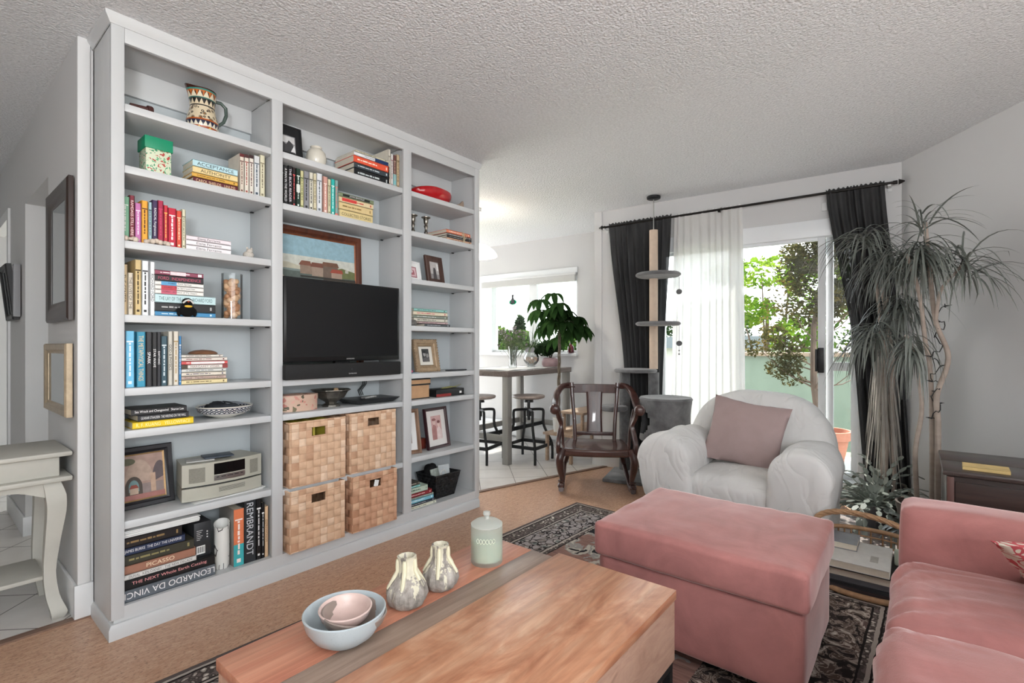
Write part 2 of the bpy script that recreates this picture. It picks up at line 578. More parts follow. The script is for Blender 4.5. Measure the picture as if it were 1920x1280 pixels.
_TXT = {}
def lettering(s_, parent, at, height, maxlen, color, right=(1, 0, 0), up=(0, 0, 1), name='lettering', squeeze=True, align='C'):
    """real letters as a thin mesh: 'at' is their centre in world space, read along 'right'"""
    if s_ not in _TXT:
        cu = bpy.data.curves.new('letters', 'FONT'); cu.body = s_; cu.size = 1
        ob = bpy.data.objects.new('letters', cu)
        me = bpy.data.meshes.new_from_object(ob)
        _TXT[s_] = ([v.co.copy() for v in me.vertices], [tuple(p.vertices) for p in me.polygons])
        bpy.data.objects.remove(ob); bpy.data.curves.remove(cu); bpy.data.meshes.remove(me)
    vs_, fs = _TXT[s_]
    if not vs_: return None
    x0 = min(v.x for v in vs_); x1 = max(v.x for v in vs_); y0 = min(v.y for v in vs_); y1 = max(v.y for v in vs_)
    k = height / max(1e-6, y1 - y0)
    kx = min(k * 1.15, maxlen / (x1 - x0))
    if kx < k * 0.45: k = kx / 0.45
    R, U = Vector(right), Vector(up)
    mb = MB()
    bv = [mb.bm.verts.new(Vector(at) + R * ((v.x - (x0 + x1) / 2) * kx) + U * ((v.y - (y0 + y1) / 2) * k)) for v in vs_]
    for f in fs: mb._f([bv[i] for i in f])
    c = color if not isinstance(color, str) else mat('ink_' + color, color, 0.6)
    return mb.build(name, c, parent, smooth=False, recalc=False)
# ------------------------------------------------------------------ the room
CEIL = 2.44
def wx(y, off=0.0): return 4.452 - 0.083 * y - off       # inner face of the balcony-door wall
def dx(y, off=0.0): return 5.203 - 0.081 * y - off       # inner face of the dining wall
def slab(mb, poly, z0, z1): return mb.prism([(x, y, z0) for x, y in poly], (0, 0, z1 - z0))
def wbox(mb, y0, y1, o0, o1, z0, z1, fx=wx, bev=0.0):
    """box along a window wall: o is the distance into the room from its inner face"""
    p = []
    for z in (z0, z1):
        p += [Vector((fx(y0, o1), y0, z)), Vector((fx(y0, o0), y0, z)), Vector((fx(y1, o0), y1, z)), Vector((fx(y1, o1), y1, z))]
    return mb.pts8(p, bev)

CORK = [(-1.9, -2.6), (2.9, -2.6), (4.75, 0.2), (4.6, 2.19), (2.6, 2.727), (-1.9, 2.727)]
TILE = [(-1.9, 2.727), (2.6, 2.727), (4.6, 2.19), (5.3, 2.3), (5.1, 5.3), (2.0, 6.6), (-1.9, 6.6)]
structure('floor_cork', slab(MB(), CORK, -0.06, 0), M_CORK, smooth=False)
structure('floor_tile', slab(MB(), TILE, -0.06, 0), M_TILE, smooth=False)
mb = MB()
for a, b in (((-1.9, 2.727), (0.5, 2.727)), ((2.6, 2.727), (4.25, 2.284))):
    d = (Vector(b) - Vector(a)).normalized(); n = Vector((-d.y, d.x)) * 0.02
    slab(mb, [(a[0] - n.x, a[1] - n.y), (b[0] - n.x, b[1] - n.y), (b[0] + n.x, b[1] + n.y), (a[0] + n.x, a[1] + n.y)], 0, 0.007)
structure('trim_1', mb, wood('threshold_wood', '6d5344', '7f6353', '8c7060', 0), smooth=False)
structure('ceiling', slab(MB(), [(-1.9, -2.6), (2.9, -2.6), (4.62, -0.1), (4.41, 2.4), (5.17, 2.4), (4.94, 5.3), (2.0, 6.6), (-1.9, 6.6)], CEIL, CEIL + 0.1), M_CEIL, smooth=False)

# balcony-door wall with its opening
DY0, DY1, DZ0, DZ1 = 0.31, 1.86, 0.12, 2.02
mb = MB()
wbox(mb, -0.1, DY0, -0.16, 0, 0, CEIL)
wbox(mb, DY1, 2.44, -0.16, 0, 0, CEIL)
wbox(mb, DY0, DY1, -0.16, 0, DZ1, CEIL)
wbox(mb, DY0, DY1, -0.16, 0, -0.05, DZ0)
mb.pts8([Vector(q) for q in ((4.25, 2.36, 0), (5.2, 2.36, 0), (5.2, 2.44, 0), (4.2495, 2.44, 0), (4.25, 2.36, CEIL), (5.2, 2.36, CEIL), (5.2, 2.44, CEIL), (4.2495, 2.44, CEIL))])
structure('wall_front', mb, M_WALL, smooth=False)
# dining wall with its window
GY0, GY1, GZ0, GZ1 = 3.07, 4.36, 1.06, 2.0
mb = MB()
wbox(mb, 2.44, GY0, -0.16, 0, 0, CEIL, dx)
wbox(mb, GY1, 5.25, -0.16, 0, 0, CEIL, dx)
wbox(mb, GY0, GY1, -0.16, 0, GZ1, CEIL, dx)
wbox(mb, GY0, GY1, -0.16, 0, 0, GZ0, dx)
structure('wall_dining', mb, M_WALL, smooth=False)
# slanted wall at the sofa end
def rw(t, o=0.0):   # t runs from the corner towards the camera side
    d = Vector((-0.803, -0.597)); n = Vector((-0.597, 0.803))
    return Vector((4.452, 0.094)) + d * t + n * o
mb = MB()
a, b, c, d = rw(-0.05), rw(3.2), rw(3.2, -0.12), rw(-0.05, -0.12)
slab(mb, [tuple(a), tuple(b), tuple(c), tuple(d)], 0, CEIL)
structure('wall_right', mb, M_WALL, smooth=False)
# hallway wall beside the bookcase, with a doorway in it
HX = 0.455
mb = MB()
mb.box(HX, HX + 0.12, 2.724, 3.40, 0, CEIL)
mb.box(HX, HX + 0.12, 3.40, 4.16, 2.0, CEIL)
mb.box(HX, HX + 0.12, 4.28, 4.84, 0, CEIL)
mb.box(HX, HX + 0.12, 4.84, 5.7, 2.03, CEIL)
mb.box(HX, HX + 0.12, 5.7, 6.5, 0, CEIL)
mb.box(HX, 2.2, 4.16, 4.28, 0, CEIL)
structure('wall_hall', mb, M_WALL, smooth=False)
mb = MB(); mb.box(-1.9, 2.2, 6.5, 6.6, 0, CEIL)
structure('wall_hall_end', mb, M_WALL, smooth=False)
mb = MB(); mb.box(-2.0, -1.9, -2.6, 6.6, 0, CEIL)
structure('wall_back', mb, M_WALL, smooth=False)
mb = MB(); mb.box(HX - 0.012, HX + 0.05, 4.83, 4.90, 0, 2.09); mb.box(HX - 0.012, HX + 0.05, 4.90, 5.7, 2.02, 2.09)
structure('trim_2', mb, M_WHITE)
# baseboards and the painted end of the hall wall
mb = MB()
mb.box(HX - 0.013, HX + 0.0, 2.712, 3.40, 0, 0.145, 0.004)
mb.box(HX - 0.013, HX + 0.05, 2.708, 2.724, 0, 0.145, 0.003)
mb.box(HX - 0.013, HX, 4.147, 4.83, 0, 0.115, 0.004)
mb.box(HX - 0.013, 0.70, 4.145, 4.16, 0, 0.115, 0.004)
structure('baseboard_hall', mb, M_WHITE)
mb = MB(); mb.box(HX - 0.002, HX + 0.04, 2.714, 2.726, 0.145, CEIL, 0.003)
structure('trim_3', mb, M_WHITE)
mb = MB()
wbox(mb, DY1 + 0.02, 2.44, 0, 0.014, 0, 0.1)
wbox(mb, 2.44, 4.75, 0, 0.016, 0, 0.1, dx)
structure('baseboard_front', mb, M_WHITE)
mb = MB()
slab(mb, [tuple(rw(0.05, 0.001)), tuple(rw(3.1, 0.001)), tuple(rw(3.1, 0.016)), tuple(rw(0.05, 0.016))], 0, 0.1)
structure('baseboard_right', mb, M_WHITE)
h = MB(); wbox(h, 2.13, 2.435, 0.015, 0.06, 0.0, 0.2, wx, 0.006)
h.thing('baseboard_heater', M_WHITE, 'low white heater cover on the wall behind the rocking chair', 'heater')
h = MB(); wbox(h, 2.6, 4.7, 0.017, 0.085, 0.03, 0.2, dx, 0.008); wbox(h, 2.6, 4.7, 0.085, 0.09, 0.05, 0.06, dx); wbox(h, 2.6, 4.7, 0.085, 0.09, 0.165, 0.175, dx)
h.thing('wall_heater', M_WHITE, 'long white heater along the dining wall under the window', 'heater')

# sliding balcony door
M_FRAME = mat('door_frame_white', 'e4e7e9', 0.35, 0.02, 3)
mb = MB()
wbox(mb, DY0 - 0.03, DY1 + 0.03, -0.12, 0.012, DZ1 - 0.045, DZ1 + 0.085, wx, 0.004)     # head casing
wbox(mb, DY0 - 0.035, DY0 + 0.035, -0.12, 0.012, 0.0, DZ1 + 0.0, wx, 0.004)
wbox(mb, DY1 - 0.035, DY1 + 0.035, -0.12, 0.012, 0.0, DZ1 + 0.0, wx, 0.004)
wbox(mb, DY0, DY1, -0.14, 0.05, 0.0, DZ0 + 0.02, wx, 0.004)                              # raised sill
wbox(mb, DY0, DY1, -0.10, 0.09, 0.0, 0.06, wx, 0.004)
door = structure('door_1', mb, M_FRAME)
def sash(name, y0, y1, o0, o1, z0, z1, w, mid=None):
    m_ = MB()
    wbox(m_, y0, y0 + w, o0, o1, z0, z1, wx, 0.003); wbox(m_, y1 - w, y1, o0, o1, z0, z1, wx, 0.003)
    wbox(m_, y0 + w, y1 - w, o0, o1, z1 - w * 0.8, z1, wx, 0.003); wbox(m_, y0 + w, y1 - w, o0, o1, z0, z0 + w * 1.1, wx, 0.003)
    if mid: wbox(m_, y0 + w, y1 - w, o0, o1, mid[0], mid[1], wx, 0.003)
    s_ = structure(name, m_, M_FRAME, door)
    g_ = MB(); oc = (o0 + o1) / 2
    wbox(g_, y0 + w, y1 - w, oc - 0.002, oc + 0.002, z0 + w, z1 - w * 0.8, wx)
    structure('door_glass', g_, M_GLASS, door, smooth=False)
    return s_
sash('sliding_panel', 0.545, 1.19, -0.055, -0.02, DZ0 + 0.02, DZ1 - 0.03, 0.048)
sash('fixed_panel', DY0 + 0.035, 0.545, -0.10, -0.065, DZ0 + 0.02, DZ1 - 0.03, 0.045, (0.955, 1.02))
sash('second_panel', 1.19, DY1 - 0.035, -0.10, -0.065, DZ0 + 0.02, DZ1 - 0.03, 0.045)
mb = MB(); wbox(mb, 0.552, 0.592, -0.02, 0.012, 0.94, 1.13, wx, 0.004); wbox(mb, 0.592, 0.606, -0.02, 0.028, 0.95, 1.12, wx, 0.003)
mb.build('door_handle', M_BLACK, door)

# dining window
mb = MB()
wbox(mb, GY0 - 0.005, GY1 + 0.14, -0.02, 0.014, GZ1, GZ1 + 0.065, dx, 0.004)
wbox(mb, GY0 - 0.01, GY1 + 0.16, -0.1, 0.05, GZ0 - 0.035, GZ0, dx, 0.005)
wbox(mb, GY0, GY0 + 0.025, -0.12, -0.02, GZ0, GZ1, dx)
wbox(mb, GY1 - 0.05, GY1 + 0.14, -0.12, 0.006, GZ0, GZ1, dx)
wbox(mb, GY0, GY1, -0.12, -0.03, GZ1 - 0.03, GZ1, dx)
wbox(mb, GY0, GY1, -0.12, -0.03, GZ0, GZ0 + 0.03, dx)
wbox(mb, 3.655, 3.765, -0.11, -0.04, GZ0, GZ1, dx)
win = structure('window_1', mb, M_FRAME)
mb = MB()
wbox(mb, GY0 + 0.025, 3.655, -0.078, -0.074, GZ0 + 0.03, GZ1 - 0.03, dx)
wbox(mb, 3.765, GY1 - 0.05, -0.078, -0.074, GZ0 + 0.03, GZ1 - 0.03, dx)
structure('window_glass', mb, M_GLASS, win, smooth=False)
# the raised venetian blind
t = thing('window_blind', 'raised white slatted blind at the top of the dining window', 'blind', (dx(3.7), 3.7, 1.9))
mb = MB(); wbox(mb, GY0 + 0.01, GY1 + 0.12, -0.018, 0.03, 1.975, 2.0, dx, 0.002)
mb.build('headrail', M_WHITE, t)
mb = MB()
for i in range(11): wbox(mb, GY0 + 0.02, GY1 + 0.11, -0.018, 0.028, 1.9 + i * 0.0068, 1.9045 + i * 0.0068, dx)
mb.build('slats', mat('blind_white', 'dcdcda', 0.5), t)
for y, z in ((3.2, 1.06), (4.33, 1.35)):
    mb = MB(); mb.tube([(dx(y, 0.02), y, 1.9), (dx(y, 0.022), y - 0.04, (1.9 + z) / 2), (dx(y, 0.02), y - 0.06 if y < 4 else y + 0.03, z)], 0.0022, 6)
    mb.build('pull_cord', M_PAPERWHITE, t)

# ------------------------------------------------------------------ outside
M_SLAB = mat('balcony_concrete', 'b9b6b0', 0.8, 0.08, 3)
mb = MB(); mb.box(4.60, 6.25, -1.6, 2.36, -0.2, -0.02)
structure('balcony_floor', mb, M_SLAB, smooth=False)
t = thing('balcony_railing', 'frosted green glass balcony railing with a brown top rail', 'railing', (6.1, 0.6, 0))
mb = MB(); mb.box(6.09, 6.105, -1.5, 2.3, 0.06, 1.03)
mb.build('glass_panel', sheer('frosted_green_glass', '8c998e', 0.45, 0.0, 0.05), t, smooth=False)
mb = MB(); mb.box(6.06, 6.135, -1.55, 2.35, 1.03, 1.075, 0.006)
mb.build('top_rail', mat('rail_brown', '8a7a68', 0.5), t)
for y in (-1.45, -0.2, 2.25):
    mb = MB(); mb.box(6.08, 6.12, y - 0.02, y + 0.02, -0.02, 1.03)
    mb.build('post', mat('rail_brown', '8a7a68', 0.5), t)
mb = MB(); mb.box(6.5, 90, -70, 90, -6.2, -6.0)
structure('ground_lawn', mb, mat('grass_ground', '58663c', 0.9, 0.2, 0.4), smooth=False)

def leaf_cloud(mb, blobs, n, size, rng):
    """many small leaf blades on the shells of rounded clumps"""
    for i in range(n):
        c, r = blobs[rng.randrange(len(blobs))]
        v = Vector((rng.gauss(0, 1), rng.gauss(0, 1), rng.gauss(0, 1))).normalized()
        p = Vector(c) + Vector((v.x * r[0], v.y * r[1], v.z * r[2])) * (0.45 + 0.55 * rng.random() ** 0.5)
        a = Vector((rng.gauss(0, 1), rng.gauss(0, 1), rng.gauss(0, 0.6))).normalized()
        b = a.cross(Vector((rng.gauss(0, 1), rng.gauss(0, 1), rng.gauss(0, 1)))).normalized()
        s_ = size * (0.6 + 0.8 * rng.random())
        mb.poly([p - a * s_, p + b * s_ * 0.5, p + a * s_, p - b * s_ * 0.5])
def leafmat(name, c1, c2, c3):
    if name in MATS: return MATS[name]
    t_ = NT(name)
    c = t_.ramp(t_.noise(t_.world(), 2.2, 4, 0.7), [(0.3, c1), (0.5, c2), (0.7, c3)])
    d = t_.new('ShaderNodeBsdfDiffuse'); tl = t_.new('ShaderNodeBsdfTranslucent'); mx = t_.new('ShaderNodeMixShader')
    mx.inputs[0].default_value = 0.45
    t_.l.new(c, d.inputs[0]); t_.l.new(c, tl.inputs[0]); t_.l.new(d.outputs[0], mx.inputs[1]); t_.l.new(tl.outputs[0], mx.inputs[2])
    t_.l.new(mx.outputs[0], t_.out.inputs[0])
    MATS[name] = t_.m
    return t_.m
M_BARK = mat('bark', '54463c', 0.9, 0.25, 10, 0.5, 30)
M_LIME = leafmat('lime_leaves', '2c4a12', '4f6c1a', '7c8a30')
M_MID = leafmat('mid_leaves', '22361a', '38501f', '586428')
M_OLIVE = leafmat('olive_leaves', '28281a', '3c3c22', '66562a')
M_FIR = leafmat('fir_needles', '172416', '23331f', '384526')

def tree(label, base, h, blobs, n, size, m_, seed, cat='tree', group=None, name='tree', tr=0.16):
    rng = random.Random(seed)
    t_ = thing(name, label, cat, base, 0, group)
    B = Vector(base)
    mb_ = MB()
    top = B + Vector((0.1, 0.05, h * 0.8))
    mb_.tube([B, B + Vector((0.05, -0.05, h * 0.3)), B + Vector((-0.05, 0.05, h * 0.55)), top], [tr, tr * 0.8, tr * 0.6, tr * 0.2], 8)
    for c, r in blobs:
        k = 0.3 + 0.4 * rng.random()
        st = B + Vector((0, 0, h * k))
        mb_.tube([st, st.lerp(Vector(c), 0.5) + Vector((0, 0, -0.1)), Vector(c)], [tr * 0.35, tr * 0.22, tr * 0.06], 6)
    mb_.build('trunk', M_BARK, t_)
    mb_ = MB(); leaf_cloud(mb_, blobs, n, size, rng)
    mb_.build('foliage', m_, t_, smooth=False, recalc=False)
    return t_
G_ = 'trees beyond the balcony'
tree('bright lime-green maple spreading beyond the balcony railing', (14.2, 3.0, -6), 10.5,
     [((13.6, 1.3, 4.2), (1.9, 1.3, .75)), ((14.0, 1.6, 2.6), (1.5, 1.0, .8)), ((13.0, 2.9, 2.9), (1.2, 1.4, .35)), ((13.2, 3.4, 2.0), (1.2, .8, .4)), ((14.2, 0.4, 3.2), (1.2, 1.2, 1.5)),
      ((14.6, -0.4, 1.6), (1.2, 1.3, 1.4)), ((13.9, 2.3, 4.9), (1.0, .8, .6)), ((13.6, 2.2, 1.3), (1.0, .7, .6)), ((14.4, 0.7, 5.4), (1.4, 1.4, .6)), ((13.8, 0.5, 0.2), (1.4, 1.6, .7))], 9000, 0.075, M_LIME, 3, group=G_)
tree('yellow-green tree lower down behind the potted cedar', (12.0, 0.2, -6), 8.5,
     [((12.0, 0.6, 0.9), (.9, .9, 1.1)), ((12.2, -0.4, 1.2), (.9, .9, 1.0)), ((12.4, -1.5, 1.5), (1, 1, 1.2)), ((12.1, 1.4, 0.0), (.8, .8, .8)), ((12.3, -2.6, 1.6), (1.0, 1.0, 1.4))], 5200, 0.06, M_MID, 5, group=G_)
tree('dark distant conifer beyond the flat-roofed building', (34, 11.6, -6), 9.5, [((34, 11.6, 2.4), (1.6, 1.6, 2.0)), ((34, 9.6, 1.7), (1.5, 1.5, 1.6)), ((34, 13.4, 1.4), (1.5, 1.5, 1.4))], 4200, 0.13, M_FIR, 9, group=G_)
GD = 'trees outside the dining window'
for i, (y_, x_, hh, kind, lab) in enumerate(((20.6, 20.5, 2.7, 1, 'rounded yellow-green tree at the far edge of the dining window'), (18.7, 21.4, 2.7, 1, 'small bright tree next to the pointed conifer outside the dining window'),
        (17.1, 21.6, 3.4, 2, 'pointed conifer rising above the other trees outside the dining window'), (15.9, 20.2, 2.4, 1, 'low leafy tree in front of the pointed conifer'),
        (14.6, 22.0, 2.5, 2, 'dark low conifer seen behind the big-leaved houseplant'), (12.9, 21.6, 2.4, 1, 'pale green tree seen behind the big-leaved houseplant'), (21.4, 20.2, 2.6, 2, 'dark spruce nearest the window frame edge'))):
    if kind == 2: bl = [((x_, y_, -1 + k * (hh) / 4.5), (1.25 - k * 0.25, 1.25 - k * 0.25, .8)) for k in range(5)]
    else: bl = [((x_, y_, hh - 1.5), (1.1, 1.1, 1.1)), ((x_ + .2, y_ - .7, hh - 2.3), (.9, .9, .9)), ((x_, y_ + .8, hh - 2.4), (.9, .9, .9)), ((x_ - .3, y_, hh - 3.3), (1.3, 1.4, 1.0))]
    tree(lab, (x_, y_, -6), hh + 5, bl, 5200, 0.15, (M_MID if kind == 1 else M_FIR), 20 + i, group=GD)
t = thing('neighbour_building', 'low grey flat-roofed building beyond the balcony railing', 'building', (22, 7.5, -6))
mb = MB(); mb.box(20, 24, 4.6, 11, -6, 1.05); mb.build('wall', mat('render_grey', 'a8a8a2', 0.9), t, smooth=False)
mb = MB(); mb.box(19.6, 24.4, 4.3, 11.3, 1.05, 1.5); mb.build('roof', mat('roof_grey', '5c6266', 0.7), t, smooth=False)
mb = MB(); mb.box(19.94, 20.0, 5.0, 5.2, -6, 1.05); mb.build('downpipe', M_WHITE, t, smooth=False)

# cedar in a terracotta pot on the balcony
t = thing('potted_cedar', 'thin half-bare cedar in a terracotta pot out on the balcony', 'potted tree', (5.42, 0.66, -0.02))
prof = [(0.0, 0), (0.12, 0), (0.175, 0.3), (0.205, 0.31), (0.205, 0.385), (0.185, 0.385), (0.175, 0.34), (0.0, 0.34)]
mb = MB(); mb.lathe([(max(r, 1e-3), z) for r, z in prof], (5.42, 0.66, -0.02), 32); mb.build('pot', mat('terracotta', '93604c', 0.8, 0.08, 8), t)
rng = random.Random(11)
mb = MB()
tr_pts = [Vector((5.42, 0.70, 0.3)), Vector((5.42, 0.76, 0.8)), Vector((5.40, 0.76, 1.3)), Vector((5.42, 0.70, 1.8)), Vector((5.42, 0.72, 2.15))]
mb.tube(tr_pts, [0.035, 0.03, 0.024, 0.014, 0.004], 8)
tips = []
for i in range(46):
    f = 0.15 + 0.82 * rng.random(); k = f * 4; a = int(min(3, k)); p = tr_pts[a].lerp(tr_pts[a + 1], k - a)
    ang = rng.random() * 2 * PI; L_ = (0.52 - 0.3 * f) * (0.6 + 0.6 * rng.random())
    d = Vector((math.cos(ang) * 0.6, math.sin(ang), 0.25 + 0.5 * rng.random())) * L_
    q = p + d + Vector((0, 0, 0.05))
    mb.tube([p, p + d * 0.5 + Vector((0, 0, -0.02)), q], [0.008, 0.005, 0.002], 5)
    tips.append((p + d * 0.55, f)); tips.append((q, f))
mb.build('trunk', M_BARK, t)
mb = MB()
leaf_cloud(mb, [(tuple(p + Vector((0, 0.02, 0))), (0.09, 0.12, 0.09)) for p, f in tips if f > 0.5 or p.y > 0.86] + [((5.4, 1.12, 1.35), (.10, .12, .32)), ((5.4, 1.0, 1.62), (.12, .17, .25)), ((5.4, 0.86, 1.85), (.12, .16, .22))], 9500, 0.019, rng)
mb.build('foliage', M_OLIVE, t, smooth=False, recalc=False)
# ------------------------------------------------------------------ the built-in bookcase
BF, BB = 2.43, 2.70       # front of the face frame, face of the back panel
bc = thing('bookcase', 'tall white built-in bookcase with three bays of shelves', 'bookcase', (1.555, 2.57, 0))
def bpart(name, *boxes, m_=None, bev=0.0025, label=None):
    mb_ = MB()
    for b_ in boxes: mb_.box(*b_, bev=bev)
    o_ = mb_.build(name, m_ or M_CASE, bc)
    if label: o_['label'] = label
    return o_
XL, XR = 0.505, 2.60
bpart('side_panel', (XL, 0.54, BF + 0.02, 2.722, 0.06, 2.4))
bpart('side_panel', (2.565, XR, BF + 0.02, 2.722, 0.06, 2.4))
bpart('divider', (1.138, 1.168, BF + 0.02, BB, 0.06, 2.36))
bpart('divider', (1.938, 1.972, BF + 0.02, BB, 0.06, 2.36))
bpart('back_panel', (XL, XR, BB, BB + 0.016, 0.06, 2.4), bev=0, m_=M_CASEIN)
bpart('face_frame', (XL, 0.548, BF - .001, BF + 0.02, 0.07, 2.43), (1.127, 1.18, BF - .001, BF + 0.02, 0.115, 2.35), (1.925, 1.985, BF - .001, BF + 0.02, 0.115, 2.35), (2.556, XR, BF - .001, BF + 0.02, 0.07, 2.43), (0.548, 2.556, BF, BF + 0.02, 2.345, 2.43))
for x0, x1 in ((0.54, 1.138), (1.168, 1.938), (1.972, 2.565)):
    bpart('top_board', (x0, x1, BF + 0.02, BB, 2.362, 2.385), bev=0)
    bpart('cleat', (x0, x1, BB - 0.02, BB, 2.245, 2.362), bev=0.001)
    bpart('bottom_board', (x0, x1, BF + 0.021, BB, 0.085, 0.115), bev=0.0)
BAYS = {'L': (0.541, 1.137), 'C': (1.169, 1.937), 'R': (1.973, 2.564)}
TOPS = {'L': (2.11, 1.865, 1.565, 1.27, .975, .805, .445), 'C': (2.11, 1.855, .974, .803, .43), 'R': (2.11, 1.862, 1.564, 1.27, .97, .80, .445)}
for k, tops in TOPS.items():
    x0, x1 = BAYS[k]
    for z in tops:
        bpart('shelf', (x0, x1, BF + 0.012, BB - 0.001, z - 0.031, z), bev=0.002)
bpart('plinth', (XL + 0.008, XR - 0.008, BF + 0.0, BF + 0.02, 0.0, 0.1155), (XL + 0.008, 0.53, BF + 0.02, 2.722, 0, 0.112), bev=0)
mb = MB()
prof = [(0, 0), (0.018, 0), (0.018, 0.045), (0.010, 0.058), (0.004, 0.06), (0, 0.06)]
def mould(mb_, prof_, z0, sgn, xa, xb):
    """moulding run round the near end and along the front, mitred at the corner"""
    mb_.loft([[Vector((xa - o_, 2.722, z0 + sgn * z)) for o_, z in prof_], [Vector((xa - o_, BF - o_, z0 + sgn * z)) for o_, z in prof_], [Vector((xb + o_ * 0.2, BF - o_, z0 + sgn * z)) for o_, z in prof_]])
mould(mb, prof, 0.0, 1, XL + 0.008, XR - 0.02)
mb.build('base_molding', M_CASE, bc)
mb = MB()
mould(mb, [(0, 0), (0.022, 0), (0.02, 0.012), (0.008, 0.03), (0.004, 0.038), (0, 0.038)], 2.44, -1, XL, XR)
mb.build('crown_molding', M_CASE, bc)
mb = MB()
for k, tops in TOPS.items():
    for z in tops[1:]:
        x0, x1 = BAYS[k]
        if k != 'C' or z > 1.5:
            mb.box(x1 - 0.016, x1 - 0.001, BF + 0.05, BF + 0.062, z - 0.037, z - 0.032)
            mb.box(x1 - 0.016, x1 - 0.001, BB - 0.05, BB - 0.038, z - 0.037, z - 0.032)
mb.build('shelf_pin', M_BLACK, bc)

